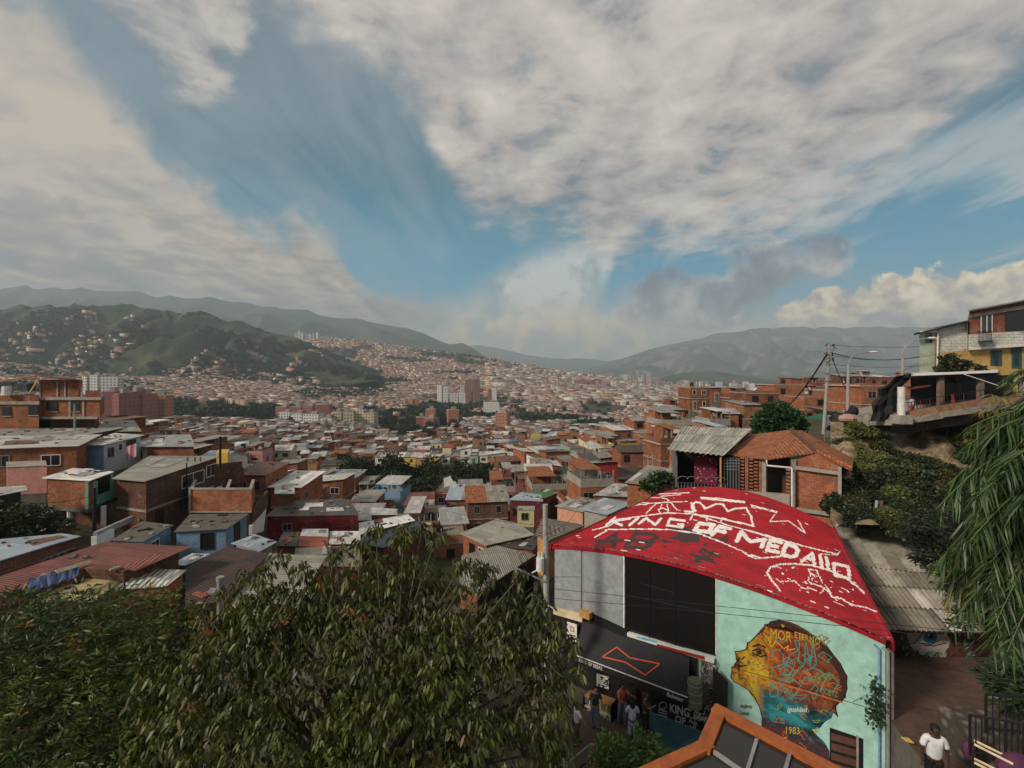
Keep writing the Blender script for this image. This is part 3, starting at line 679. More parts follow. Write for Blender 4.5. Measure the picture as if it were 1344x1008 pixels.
def pxbox(mb, u0, u1, v0, v1, Y, depth, mat, topmat=None, skew=0.):
    a = P(u0, v1, Y); b = P(u1, v1, Y + skew); z1 = P(u0, v0, Y).z; d = (b - a); n_ = Vector((-d.y, d.x, 0)).normalized() * depth + Vector(((a.x + b.x) / 2 / Y * depth * .85, 0, 0))
    z0 = a.z; r = [a, Vector((b.x, b.y, 0)), Vector((b.x, b.y, 0)) + n_, a + n_]
    mb.prism([(p.x, p.y, z0) for p in r], [(p.x, p.y, z1) for p in r], mat, topmat)
T_ = dict(pale=M_TIN[0], grey=M_TIN[1], white=M_TIN[2], dark=M_TIN[3], blue=M_TIN[4], cem=M_TIN[5], rust=M_TIN[6], mar=M_TIN[7], green=M_TIN[8])
B_ = dict(o=M_BRK[0], r=M_BRK[1], p=M_BRK[2], b=M_BRK[3])
# big brick building on the left edge
e = empty('brick_building', 'three storey raw brick building with orange gable roof at the left edge', 'building', P(60, 590, 62))
w_ = MB(); r_ = MB()
pxbox(w_, -70, 51, 531, 600, 61.2, 9, B_['o']); pxbox(w_, -72, 51.5, 527, 531, 61, 9.5, M_CONC)
pxbox(w_, 51, 131, 525, 548, 62, 9, B_['o']); pxbox(w_, 51, 124, 548, 600, 63, 8, B_['b']); pxbox(w_, 50, 132, 521.5, 525, 61.7, 9.6, M_CONC); pxbox(w_, 49, 128, 547, 550, 61.8, 9, M_CONC)
pxbox(w_, -70, 51, 519, 527, 61.4, .2, B_['o']); pxbox(w_, 51, 103, 499, 521.5, 63, 6, B_['o']); pxbox(w_, 112, 131, 513, 521.5, 62.2, .2, B_['r'])
for u in (51, 74, 84): pxbox(w_, u, u + 2.2, 500, 521.5, 62.9, .3, M_CONC)
for u in (51, 90, 108): pxbox(w_, u, u + 2.5, 525, 547, 61.9, .3, M_CONC)
for u in (-10, 14, 106, 130): pxbox(w_, u, u + 1.6, 503, 521, 63, .3, M_CONC)
w_.obj('wall', e)
r_.slab([P(4, 500, 61.5), P(52, 492.5, 61.5), P(46, 492.5, 68), P(-2, 500, 68)], .12, M_TILE, uvdir=(1, 0, .1)); r_.slab([P(52, 492.5, 61.5), P(108, 498, 61.5), P(100, 498, 68), P(46, 492.5, 68)], .12, M_TILE, uvdir=(1, 0, -.1))
r_.obj('roof', e)
for (u0, u1, v0, v1, Y) in ((61, 75, 527, 540, 61.95), (93, 104, 526, 540, 61.95), (37, 50, 532, 545, 61.15), (36, 46, 503, 513, 62.95), (2, 14, 534, 546, 61.15), (54, 66, 553, 566, 62.95), (92, 104, 551, 562, 62.95)):
    mb = MB(); pxbox(mb, u0, u1, v0, v1, Y - .05, .4, M_DARK); pxbox(mb, u0 - .7, u1 + .7, v1, v1 + 1, Y - .1, .4, M_CONC); mb.obj('window', e)
HEROES.append((P(40, 540, 65).x, 66, 11))
plank = MB(); plank.bar(P(38, 517, 61), P(50, 498, 61), .09, M_PNT['yellow'], n=4); tag(plank.obj('plank'), 'yellow plank propped on the terrace of the tall brick building', 'plank')
tk = MB(); tk.bar(P(9, 519, 60.9), P(9, 507, 60.9), .5, M_PNT['white'], .45, 12); tag(tk.obj('water_tank'), 'white water tank on the terrace of the tall brick building', 'water tank')
roof_house('house', 'brick house under long pale tin sheets below the tall brick building', [(-40, 590, -7.2), (104, 585, -7.2), (134, 570, -6.9), (-40, 573, -6.9)], B_['o'], 4.6, T_['pale'], .3, 'd', [(0, .74, .9, 1.5, 1.0), (0, .25, .8, 1.2, 1.)], clutter=14)
roof_house('house', 'low house under dark grey tin sheets right of the tall brick building', [(-40, 573, -7.0), (112, 571, -7.0), (165, 561, -6.8), (-40, 563, -6.8)], B_['b'], 3, T_['grey'], clutter=16)
roof_house('house', 'white boarded house with bright blue end wall and laundry on its balcony', [(104, 584, -7.6), (135, 584, -7.6), (190, 571, -7.3), (150, 568, -7.2)], M_PNT['grey'], 3.2, T_['pale'], .3, None, [(1, .17, .55, .85, 1.0), (1, .42, .4, .5, .7), (1, .72, .3, 1.3, 1.3)], wallmats=[M_PNT['blue'], plain('white_boards', (.42, .43, .46), .8, .4), M_PNT['white'], M_PNT['grey']], clutter=6)
roof_house('house', 'house with weathered grey corrugated gable roof behind the white boarded house', [(120, 566, -7.1), (186, 566, -7.1), (176, 551, -6.6), (140, 552, -6.6)], B_['b'], 3, T_['cem'], clutter=5)
roof_house('house', 'flat roofed house under pale grey sheets left of the yellow wall', [(190, 586, -8.4), (256, 586, -8.4), (250, 570, -8.2), (196, 571, -8.2)], B_['r'], 2.8, T_['grey'], clutter=8)
roof_house('house', 'pink painted brick house with drain pipes on its front', [(8, 613, -8.5), (62, 611, -8.5), (60, 604, -8.4), (8, 606, -8.4)], M_PNT['pink'], 2.6, M_CONC, .05, clutter=0)
MH_ = roof_house('house', 'orange brick house with mint green framed balcony and pale tin roof', [(55, 627, -9.4), (117.5, 631, -9.4), (150, 619, -9.4), (96, 614, -9.2)], B_['o'], 2.55, T_['white'], .28, 'd', [], clutter=5, base=.4)
mg = MB(); MINT = plain('mint_paint', (.16, .42, .31), .7, .3)
a0, a1 = G(113.5, 631, -9.45), G(147, 620, -9.45); dd_ = (a1 - a0); nn_ = Vector((dd_.y, -dd_.x, 0)).normalized()
def side(t0, t1, z0, z1, o0, o1, m): mg.prism([Vector((q.x, q.y, z0)) for q in (a0.lerp(a1, t0) + nn_ * o1, a0.lerp(a1, t1) + nn_ * o1, a0.lerp(a1, t1) + nn_ * o0, a0.lerp(a1, t0) + nn_ * o0)], [Vector((q.x, q.y, z1)) for q in (a0.lerp(a1, t0) + nn_ * o1, a0.lerp(a1, t1) + nn_ * o1, a0.lerp(a1, t1) + nn_ * o0, a0.lerp(a1, t0) + nn_ * o0)], m)
for k in ((0, .1, -12, -9.55), (.9, 1.0, -12, -9.55), (.1, .9, -12, -11.75)): side(*k, -.1, .12, MINT)
side(.1, .9, -11.75, -9.6, -.1, .04, M_DARK); side(.1, .38, -11.75, -9.75, -.1, .09, MINT); side(.38, .9, -11.75, -11.1, -.1, .09, MINT)
mg.obj('balcony_frame', MH_[0])
lo = MB(); pxbox(lo, 58, 140, 664, 700, 46.5, 3.5, B_['b']); [lo.bar(P(u, 664, 44.2), P(u, 690, 44.2), .22, M_WHITE, n=8) for u in (92, 136)]
lo.obj('undercroft', MH_[0])
roof_house('house', 'low shed with tin roof and dark open front at the left edge', [(-45, 659, -9.6), (36, 643, -9.6), (34, 637, -9.5), (-45, 642, -9.5)], M_DARK, 2.2, T_['pale'], .3, 'd', clutter=2)
roof_house('house', 'brown weathered brick house with broad pale lean-to roof', [(147, 628, -9.6), (190, 632, -9.6), (290, 598.5, -9.2), (196, 598, -9.2)], B_['b'], 5.6, T_['cem'], .35, 'd', [(1, .16, 3.2, .9, 1.3), (1, .50, 2.9, 1.4, 1.3), (1, .62, .9, 3.4, 1.2), (1, .9, .7, 1.5, 1.2)], band=True, clutter=0)
mb = MB(); pxbox(mb, 284, 299, 594, 618, 57, 2.5, M_PNT['yellow']); tag(mb.obj('yellow_shed'), 'small yellow shed wall behind the pale lean-to roof', 'shed')
# unfinished brick box and terrace walls
e = empty('unfinished_house', 'unfinished brick room with open top and concrete rim above the blue house', 'house', P(290, 672, 46)); w_ = MB()
for (u0, u1, Y, dp) in ((250, 330, 46, .2), (250, 252.8, 46.2, 4), (327.3, 330, 46.2, 4)): pxbox(w_, u0, u1, 643, 672, Y, dp, B_['o'])
for (u0, u1, Y, dp) in ((249.4, 330.8, 45.95, .3), (249.4, 253.4, 46.25, 4), (326.5, 330.8, 46.25, 4), (250, 330, 50.3, .3), (296, 300, 46.25, 4)): pxbox(w_, u0, u1, 641, 643, Y, dp, M_CONC)
pxbox(w_, 247.5, 250.2, 641, 674, 45.9, .4, M_CONC); w_.obj('wall', e); fl = MB(); pxbox(fl, 249, 330, 671.5, 673, 45.85, 5, M_CONC); fl.obj('floor_slab', e)
w_ = MB(); pxbox(w_, 264, 318, 612, 642, 53, .2, B_['b'], skew=3); [w_.bar(P(u, 645, 52), P(u, 600, 52), .09, M_CONCD, n=5) for u in (246, 256, 263)]
pxbox(w_, 292, 320, 614, 645, 56, .25, B_['r']); tag(w_.obj('brick_wall'), 'brown brick terrace wall with bare posts behind the unfinished room', 'wall')
w_ = MB(); w_.slab([P(331, 690, 47), P(352, 664, 52), P(352, 644, 52), P(331, 672, 47)], .25, B_['b']); w_.slab([P(331, 702, 46.8), P(346, 697, 50.5), P(350, 664, 51.8), P(331, 690, 46.8)], .3, M_WHITE)
tag(w_.obj('stair_wall'), 'sloping brick parapet over a white wall right of the unfinished room', 'wall')
HEROES.append((P(290, 650, 48).x, 50, 6))
BLUE = brick('blue_brick', (.22, .36, .52), (.19, .32, .47), (.12, .2, .3), .4, .2, .3)
DIRT = plain('dirty_slab', (.12, .11, .095), .95, .9, 2.2)
roof_house('house', 'pale blue block house with dirty flat slab roof below the unfinished room', [(228, 698, -12.6), (298, 694, -12.6), (327, 674, -12.6), (249, 675, -12.6)], BLUE, 2.7, DIRT, .15, None, [(0, .62, .35, .9, 1.2), (1, .5, .3, 1., 1.9)], clutter=9, frame=M_BLACK)
roof_house('house', 'pale blue annex with mossy slab roof left of the blue house', [(146, 709, -12.6), (188, 711, -12.6), (228, 689, -12.6), (186, 684, -12.6)], BLUE, 2.5, DIRT, .15, None, [(1, .4, .5, 1., 1.)], clutter=9)
e = empty('white_wall', 'white parapet wall sloping up beside the brown brick house', 'wall', P(140, 712, 38)); w_ = MB()
w_.slab([P(128, 705, 38), P(176, 684, 44), P(176, 677, 44), P(128, 698, 38)], .3, M_PNT['grey']); w_.slab([P(127, 718, 37.9), P(150, 708, 40), P(150, 694, 40), P(127, 704, 37.9)], .4, M_WHITE); w_.obj('parapet', e)
roof_house('house', 'brick shed with pale bluish tin roof at the left edge behind the maroon roof', [(-70, 757, -11.5), (106, 703.5, -11.5), (82, 700, -11.4), (-70, 714, -11.3)], B_['b'], 2.6, T_['blue'], .2, 'd', clutter=8)
roof_house('house', 'long low house with faded maroon metal roof at the lower left', [(-90, 812, -11.2), (122, 740, -11.2), (179, 748.5, -11.2), (252, 717.5, -11.0), (137, 711, -11.0), (-90, 786, -11.2)], B_['b'], 2.3, T_['mar'], .5, None, clutter=5)
mb = MB(); mb.slab([P(72, 748, 26), P(118, 735, 27.5), P(121, 738, 27.5), P(76, 752, 26)], .05, M_PNT['cream']); tag(mb.obj('plank'), 'long pale plank lying along the maroon roof edge', 'plank')
mb = MB(); mb.slab([P(160, 744, 27.2), P(208, 726, 29), P(217, 729, 29), P(176, 748, 27.2)], .04, tin('tin_salmon', (.42, .15, .11), .1)); tag(mb.obj('roof_sheet'), 'lighter salmon metal sheet laid on the maroon roof', 'roof sheet')
TARP = plain('blue_tarp', (.06, .09, .19), .45, .4, 3); mb = MB(); rs_ = random.Random(3); pr = None
for i in range(15):
    t_ = i / 14; r = [P(36 + 66 * t_ + rs_.random() * 3, 776 - 22 * t_ - (j * 9) + rs_.random() * 4, 24.2 + 2.2 * t_ + j * .45) for j in range(3)]
    if pr:
        for j in range(2): mb.slab([pr[j], r[j], r[j + 1], pr[j + 1]], .02, TARP)
    pr = r
tag(mb.obj('tarpaulin'), 'crumpled blue tarpaulin along the edge of the maroon roof', 'tarpaulin')
roof_house('house', 'low yard roof of stained yellowish sheets below the maroon roof', [(40, 790, -11.9), (126, 786, -11.9), (172, 752, -11.8), (110, 752, -11.8)], B_['b'], 2, plain('yellowed_sheet', (.40, .33, .17), .9, .6, 1.6), .3, clutter=6)
roof_house('house', 'brick shed with white corrugated roof and orange end wall below the maroon roof', [(118, 776, -12.0), (219, 769, -12.0), (245, 748, -11.8), (172, 746, -11.8)], B_['o'], 3, tin('white_corrugated', (.55, .54, .48), .1, pitch=.30, amp=.05), .15, None, wallmats=[B_['o'], plain('orange_render', (.34, .10, .05), .9, .5)], clutter=0)
roof_house('house', 'house with big dark brown corrugated roof between two white roofs', [(243, 795, -12.6), (297, 789, -12.6), (352, 727, -12.4), (299, 716, -12.4), (243, 746, -12.5)], B_['r'], 3, tin('tin_brown', (.055, .032, .026), .15, pitch=.2, rough=.75), .2, Vector((.55, 1, 0)), clutter=2)
roof_house('house', 'house with cream corrugated roof above the drooping leaf tree', [(292, 806, -12.9), (382, 806, -12.9), (428, 730, -12.7), (354, 726, -12.7)], B_['r'], 3, tin('cream_corrugated', (.47, .44, .35), .1, pitch=.28, amp=.04), .2, 'd', clutter=0)
roof_house('house', 'shed with bluish metal sheets between blue house and cream roof', [(303, 713, -12.9), (342, 723, -12.9), (364, 711, -12.8), (334, 701, -12.8)], M_CONC, 2, T_['blue'], .3, clutter=3)
roof_house('house', 'small shed with light blue sheet roof by the dark brown roof', [(222, 742, -12.6), (244, 742, -12.6), (276, 727, -12.5), (252, 726, -12.5)], M_PNT['blue'], 2, T_['blue'], .2, clutter=1)
roof_house('house', 'dark red walled house with patchwork of black roofs', [(348, 678, -15.9), (472, 676, -15.9), (458, 655, -15.4), (372, 657, -15.4)], brick('wine_brick', (.20, .022, .026), (.16, .018, .02), (.12, .015, .015)), 3.2, T_['dark'], .15, None, [(0, .22, .9, .9, .7)], clutter=18)
roof_house('house', 'brick room with white sheet roof on top of the black patchwork roof', [(360, 648, -14.3), (387, 648, -14.3), (386, 634, -14.2), (361, 635, -14.2)], B_['r'], 2.6, T_['white'], .2, clutter=1)
roof_house('house', 'open stall with red and white striped metal roof', [(391, 717, -16.0), (431, 718, -16.0), (431, 704, -15.8), (394, 703, -15.8)], M_DARK, 2, tin('tin_red_faded', (.40, .10, .07), .1), .2, clutter=0)
roof_house('house', 'narrow white roof strip just above the red stall roof', [(394, 703, -15.7), (431, 704, -15.7), (431, 694, -15.6), (397, 694, -15.6)], M_WHITE, 1.6, T_['white'], .1, clutter=0)
roof_house('house', 'brick house with black roof left of the red stall roof', [(362, 716, -16.1), (390, 717, -16.1), (395, 698, -16), (372, 698, -16)], B_['r'], 2.6, T_['dark'], .2, clutter=3)
roof_house('house', 'house roofed with curled white sheets right of the red stall roof', [(432, 714, -16.0), (473, 713, -16.0), (473, 697, -15.9), (433, 697, -15.9)], B_['b'], 2.4, T_['white'], .2, clutter=9)
roof_house('house', 'low house with dull olive roof below the curled white sheets', [(384, 742, -16.2), (474, 744, -16.2), (476, 716, -16.0), (388, 719, -16.0)], B_['r'], 2.4, T_['cem'], .2, 'd', clutter=3)
roof_house('house', 'long house with layered white sheet roof beside the black panels', [(471, 702, -17.6), (545, 683, -17.6), (536, 675, -17.4), (471, 686, -17.4)], B_['r'], 3, T_['white'], .25, None, clutter=5)
roof_house('house', 'house with black glossy panel roof in the middle distance', [(474, 714, -17.9), (503, 719, -17.9), (559, 687, -17.8), (546, 683.5, -17.8), (474, 703, -17.8)], B_['b'], 3, tin('black_panels', (.03, .033, .04), .02, pitch=1.1, amp=.02, rough=.3, sheet=(1.1, 2.2)), .25, clutter=0)
roof_house('house', 'small maroon walled house with clean white roof above the layered roof', [(485, 676, -17.1), (521, 675, -17.1), (522, 668, -17), (488, 666, -17)], B_['r'], 2.5, T_['white'], .2, clutter=0)
roof_house('house', 'orange brick house with big weathered grey hipped roof', [(603, 700, -17.0), (637, 716, -17.0), (702, 702, -16.8), (678, 686, -16.6), (652, 681, -16.6)], B_['o'], 3.4, T_['cem'], .3, Vector((1, 1.4, 0)), [(0, .4, .7, .9, 1.8), (0, .78, .7, .9, 1.5)], clutter=1)
roof_house('house', 'house with big weathered grey roof and black side wall behind the leaf tree', [(602, 771, -15.5), (626, 779, -15.5), (703, 728, -15.4), (652, 716, -15.2), (606, 729, -15.3)], B_['o'], 3.6, T_['cem'], .15, Vector((1, .2, 0)), wallmats=[B_['o'], M_BLACK, M_BLACK, B_['o'], B_['o']], clutter=0)
roof_house('house', 'low house with dark stained sheets between the two big grey roofs', [(650, 716, -17.2), (700, 722, -17.2), (712, 704, -17.1), (690, 703, -17.1)], B_['r'], 3, T_['dark'], .2, clutter=4)
roof_house('house', 'ochre walled house with brownish ribbed roof behind the utility pole', [(702, 702, -13.2), (719, 710, -13.2), (768, 689, -13.0), (712, 679, -12.8)], M_PNT['ochre'], 3.2, tin('ribbed_brown', (.25, .215, .165), .15, pitch=.4, amp=.05), .2, 'd', clutter=0)
roof_house('house', 'dark red house with bright green metal roof', [(692, 650, -20), (716, 653.5, -20), (734, 646, -19.8), (708, 639.5, -19.6)], B_['r'], 3.2, tin('tin_bright_green', (.12, .30, .10), .08), .3, None, [(1, .5, .8, 1., 1.)], clutter=0)
roof_house('house', 'orange brick house with bluish white roof beside the green roof', [(667, 656, -19.4), (713, 658, -19.4), (710, 649, -19.2), (684, 645.5, -19.2)], B_['o'], 5.4, T_['blue'], .2, 'd', [(0, .2, 1.4, 1., 1.)], clutter=6, wallmats=[brick('maroon_wall', (.16, .025, .03), (.13, .02, .025), (.1, .02, .02)), B_['r'], B_['r'], M_PNT['yellow']])
roof_house('house', 'small pale yellow house with one window below the bluish white roof', [(678, 669, -18.5), (702, 669, -18.5), (702, 664, -18.4), (680, 664, -18.4)], plain('pale_yellow', (.52, .50, .27), .85, .3), 2.4, T_['grey'], .1, None, [(0, .45, .5, .9, .9)], clutter=0)
roof_house('house', 'peach rendered house with grey sheet roof left of the red roof', [(728, 664, -16.2), (765, 672, -16.2), (800, 658, -16.1), (757, 652, -16)], plain('peach_render', (.55, .28, .18), .85, .3), 3, T_['grey'], .25, clutter=2)
roof_house('house', 'house with smooth bluish grey roof touching the red roof edge', [(762, 668, -13.6), (797, 676, -13.6), (832, 660, -13.5), (792, 653, -13.4)], M_CONC, 3, T_['blue'], .3, clutter=0)
roof_house('house', 'house with olive weathered roof left of the bush by the veranda house', [(820, 633, -11.0), (854, 637, -11.0), (890, 616, -10.8), (850, 610, -10.8)], B_['o'], 2.8, T_['cem'], .3, clutter=2)
roof_house('house', 'brick house with broad pale roof above the olive weathered roof', [(778, 650, -14.6), (828, 652, -14.6), (850, 637, -14.4), (806, 634, -14.4)], B_['p'], 2.8, T_['pale'], .3, clutter=4)
# row houses with coloured fronts in the middle distance
rw = [(492, 505, 'white', 2), (504, 519, 'green', 2), (522, 546, 'yellow', 2), (546, 560, 'ochre', 2), (563, 578, 'yellow', 2), (578, 590, 'white', 2), (595, 606, 'pink', 2), (604, 618, 'white', 3), (617, 628, 'green', 2), (629, 648, 'white', 2), (640, 664, 'grey', 2)]
rwl = ['narrow white house at the left end of the coloured row', 'pale green house second in the coloured row above the gully trees', 'wide pale yellow house with many windows in the coloured row', 'ochre house right of the wide yellow row house', 'bright yellow house with balcony in the coloured row', 'white house right of the bright yellow row house', 'pinkish house right of the gap in the coloured row', 'tall white three storey house in the coloured row', 'mint green house right of the tall white row house', 'white house with dark balcony near the right end of the coloured row', 'grey house with pale roof at the right end of the coloured row']
for (u0, u1, pc, st), lb in zip(rw, rwl):
    um = (u0 + u1) / 2; g_ = hit(um, 620 - abs(um - 570) * .03, y0=90); Y = g_.y; w = (u1 - u0) / F * Y * .97; rs = random.Random(int(um))
    p = gen_house(g_.x, g_.y + 3.2, g_.z, w, 6.5, st, R(-6 + rs.random() * 14), rs, M_PNT[pc], rs.choice([T_['pale'], T_['cem'], T_['grey'], T_['pale']]), True, 'shed'); house_thing(p, g_.x, g_.y + 3.2, g_.z, lb, 'coloured row houses in the middle distance'); HEROES.append((g_.x, g_.y + 3, w * .6))
# ================================================================ street and the red-roofed building
ZE, ZS = -8.45, -14.8
def GP(u, v, z): return G(u, v, z)
FA, FB = Vector((2.08, 24.0, 0)), Vector((11.98, 15.5, 0)); FD = (FB - FA); FLn = FD.length; FD.normalize(); FN = Vector((FD.y, -FD.x, 0))   # outward (to camera)
if FN.y > 0: FN = -FN
def FP(u, v, off=0.):
    d = Vector(((u - 672) / F, 1, (H - v) / F)); a = FA + FN * off
    return d * (a.dot(FN) / d.dot(FN))
def fs(p): return (p - FA).dot(FD)
def FW(s, z, off=0.): q = FA + FD * s + FN * off; return Vector((q.x, q.y, z))
M_ASPH = plain('street_surface', (.085, .065, .055), .95, .6, .8); M_PATH = plain('path_surface', (.115, .070, .048), .95, .75, 1.3)
mb = MB(); mb.slab([(-30, 2, ZS + .02), (14, 2, ZS + .02), (13.5, 16.5, ZS + .02), (2.5, 26.0, ZS + .02), (-6, 33, ZS + .02), (-30, 33, ZS + .02)], .4, M_ASPH); mb.obj('street')['kind'] = 'structure'
# ---- roof: barrel vault, ribs follow the front edge; paint = colour of the sheets themselves
RC, RD = Vector((10.8, 34.6, 0)), Vector((17.75, 27.0, 0))
def roofpt(s, t, lift=0.):
    f = FA.lerp(FB, s); r = RC.lerp(RD, s); rise = (.72 + .45 * t) * math.sin(math.pi * s) ** .85 if 0 < s < 1 else 0
    p = f.lerp(r, t) + Vector((0, 0, ZE + rise + lift)); return p
NS, NTt, RIB = 330, 58 * 8, 58
S_, T__ = np.meshgrid(np.linspace(-.012, 1.012, NS + 1), np.linspace(-.012, 1., NTt + 1))
sc = np.clip(S_, 0, 1); fx = FA.x + (FB.x - FA.x) * S_; fy = FA.y + (FB.y - FA.y) * S_; rx = RC.x + (RD.x - RC.x) * S_; ry = RC.y + (RD.y - RC.y) * S_
RX = fx + (rx - fx) * T__; RY = fy + (ry - fy) * T__
rise_ = (.72 + .45 * T__) * np.sin(np.pi * sc) ** .85
RZ = ZE + rise_ + .045 * np.sin(2 * np.pi * T__ * RIB)
U_, V_ = 672 + F * RX / RY, H - F * RZ / RY
Uc = (U_[:-1, :-1] + U_[1:, 1:]) / 2; Vc = (V_[:-1, :-1] + V_[1:, 1:]) / 2
rows_t = (T__[:-1, :-1] * RIB) % 1
wob = np.repeat(rng.normal(size=(RIB + 1, 1)) * .5, 8, axis=0)[:NTt] * np.ones((1, NS))    # each rib shifts the brush a little
Uw = Uc + wob
paint = np.zeros(Uc.shape, int)          # 0 red, 1 white, 2 dark
def seg(a, b, w, val, jit=True):
    ax, ay = a; bx, by = b; x = (Uw if jit else Uc) - ax; y = Vc - ay; w = w * .9; dx, dy = bx - ax, by - ay; L2 = dx * dx + dy * dy + 1e-9
    t = np.clip((x * dx + y * dy) / L2, 0, 1); d = np.hypot(x - t * dx, (y - t * dy) * 1.25); paint[d < w / 2] = val
def poly(pts, w, val, o=(0, 0), s=1.):
    q = [(o[0] + x / s, o[1] + y / s) for x, y in pts]
    for a, b in zip(q, q[1:]): seg(a, b, w, val)
C5, C6, C7 = (690, 630), (984, 620), (860, 540); k3, k4 = 3.7333, 4.978
GL = {'K': [((0, 0), (0, 1)), ((1, 0), (.1, .5)), ((.1, .5), (1, 1))], 'I': [((.5, 0), (.5, 1))], 'l': [((.5, 0), (.5, 1))], 'N': [((0, 1), (0, 0)), ((0, 0), (1, 1)), ((1, 1), (1, 0))],
      'G': [((1, .05), (0, 0)), ((0, 0), (0, 1)), ((0, 1), (1, 1)), ((1, 1), (1, .62)), ((1, .62), (.7, .62))], 'O': [((0, 0), (1, 0)), ((1, 0), (1, 1)), ((1, 1), (0, 1)), ((0, 1), (0, 0))],
      'F': [((0, 0), (1, 0)), ((0, 0), (0, 1)), ((0, .5), (.8, .5))], 'M': [((0, 1), (0, 0)), ((0, 0), (.5, .75)), ((.5, .75), (1, 0)), ((1, 0), (1, 1))], 'E': [((1, 0), (0, 0)), ((0, 0), (0, 1)), ((0, 1), (1, 1)), ((0, .5), (.8, .5))],
      'D': [((0, 0), (.75, 0)), ((.75, 0), (1, .3)), ((1, .3), (1, .8)), ((1, .8), (.7, 1)), ((.7, 1), (0, 1)), ((0, 1), (0, 0))], 'A': [((0, 1), (.5, 0)), ((.5, 0), (1, 1)), ((.25, .6), (.75, .6))], 'B': [((0, 0), (.8, 0)), ((.8, 0), (1, .25)), ((1, .25), (.8, .5)), ((0, .5), (.8, .5)), ((.8, .5), (1, .75)), ((1, .75), (.8, 1)), ((.8, 1), (0, 1)), ((0, 0), (0, 1))]}
def letter(ch, TL, TR, BR, BL, w, val, o, s):
    def m(x, y):
        a = [TL[i] + (TR[i] - TL[i]) * x for i in (0, 1)]; b = [BL[i] + (BR[i] - BL[i]) * x for i in (0, 1)]
        return (o[0] + (a[0] + (b[0] - a[0]) * y) / s, o[1] + (a[1] + (b[1] - a[1]) * y) / s)
    for a, b in GL[ch]: seg(m(*a), m(*b), w, val)
# old dark lettering and patches under the white
letter('A', (405, 262), (480, 262), (430, 330), (345, 324), 6, 2, C5, k3); letter('B', (535, 262), (650, 268), (600, 335), (490, 330), 7, 2, C5, k3)
seg((C5[0] + 350 / k3, C5[1] + 300 / k3), (C5[0] + 470 / k3, C5[1] + 296 / k3), 7, 2)
rn2 = np.random.default_rng(3)
def softn(n0, n1):      # patchy noise stretched along the ribs
    g_ = rn2.random((n0, n1)); iy = np.linspace(0, n0 - 1.001, NTt); ix = np.linspace(0, n1 - 1.001, NS); y0, x0 = iy.astype(int), ix.astype(int); fy_, fx_ = (iy - y0)[:, None], (ix - x0)[None]
    return (g_[y0][:, x0] * (1 - fx_) + g_[y0][:, x0 + 1] * fx_) * (1 - fy_) + (g_[y0 + 1][:, x0] * (1 - fx_) + g_[y0 + 1][:, x0 + 1] * fx_) * fy_
nzr = .45 * softn(14, 14) + .3 * softn(60, 45) + .25 * softn(156, 60)
blk = (Uc > 780) & (Uc < 955) & (Vc > 688) & (Vc < 748) & (nzr > .56 + .1 * (Uc < 870)); paint[blk] = 2; paint[((Uc > 878) & (Uc < 918) & (Vc > 699) & (Vc < 712) & (nzr > .42))] = 2
for ch, q in (('K', ((437, 186), (512, 188), (472, 222), (398, 219))), ('I', ((535, 186), (567, 187), (528, 221), (492, 219))), ('N', ((590, 187), (662, 190), (635, 220), (556, 214))), ('G', ((708, 190), (777, 198), (766, 232), (694, 223)))):
    letter(ch, *q, 4.3, 1, C5, k3)
for ch, q in (('O', ((852, 212), (920, 220), (896, 256), (828, 245))), ('F', ((948, 228), (1000, 238), (905 + 70, 275), (915, 266))), ('M', ((1056, 254), (1172, 292), (1156, 326), (1036, 298))), ('E', ((1200, 293), (1250, 306), (1236, 354), (1184, 343))), ('D', ((1276, 314), (1338, 332), (1322, 380), (1258, 368)))):
    letter(ch, *q, 6.6, 1, C5, k3)
for ch, q in (('A', ((285, 392), (325, 400), (318, 450), (255, 436))), ('l', ((338, 406), (352, 409), (362, 466), (348, 463))), ('l', ((368, 416), (382, 419), (394, 474), (380, 471))), ('O', ((410, 446), (482, 462), (490, 520), (420, 505)))):
    letter(ch, *q, 5.2, 1, C6, k3)
poly([(195, 652), (250, 655), (235, 615), (262, 592), (290, 595), (325, 635), (395, 605), (440, 606), (470, 652), (520, 635), (592, 630), (625, 690), (640, 750)], 3.0, 1, C7, k4)
poly([(235, 600), (260, 650), (225, 660)], 4, 1, C7, k4); poly([(250, 672), (440, 700), (645, 750)], 2.6, 1, C7, k4)
for a in ([(245, 680), (228, 708)], [(345, 690), (335, 712)], [(440, 700), (428, 722)], [(295, 562), (400, 568), (585, 590)], [(300, 568), (420, 580), (580, 596)]): poly(a, 2.3, 1, C7, k4)
poly([(625, 612), (795, 655), (745, 720), (870, 716), (980, 797), (932, 712)], 1.7, 1, C7, k4); poly([(625, 618), (790, 662)], 1.4, 1, C7, k4)
poly([(625 + 75 * math.cos(a), 100 + 14 * math.sin(a)) for a in np.linspace(0, 6.3, 14)], 1.5, 1, C5, k3); poly([(580, 90), (500, 110), (585, 122)], 1.6, 1, C5, k3); poly([(480, 130), (640, 112), (790, 105)], 1.5, 1, C5, k3)
for a in ([(640, 112), (590, 165)], [(665, 118), (660, 142)], [(690, 118), (700, 150)], [(705, 108), (740, 145)], [(660, 160), (650, 145), (672, 138), (700, 150), (690, 165)], [(520, 130), (530, 112)], [(585, 72), (800, 62)], [(660, 80), (760, 72)]): poly(a, 1.7, 1, C5, k3)
poly([(330, 245), (410, 225), (455, 192), (560, 178), (700, 160), (830, 168), (1000, 225), (1150, 262), (1344, 318)], 1.9, 1, C5, k3)
poly([(340, 280), (400, 243), (560, 240), (700, 243), (850, 262), (950, 300), (1060, 350), (1120, 385), (1250, 376)], 2.2, 1, C5, k3)
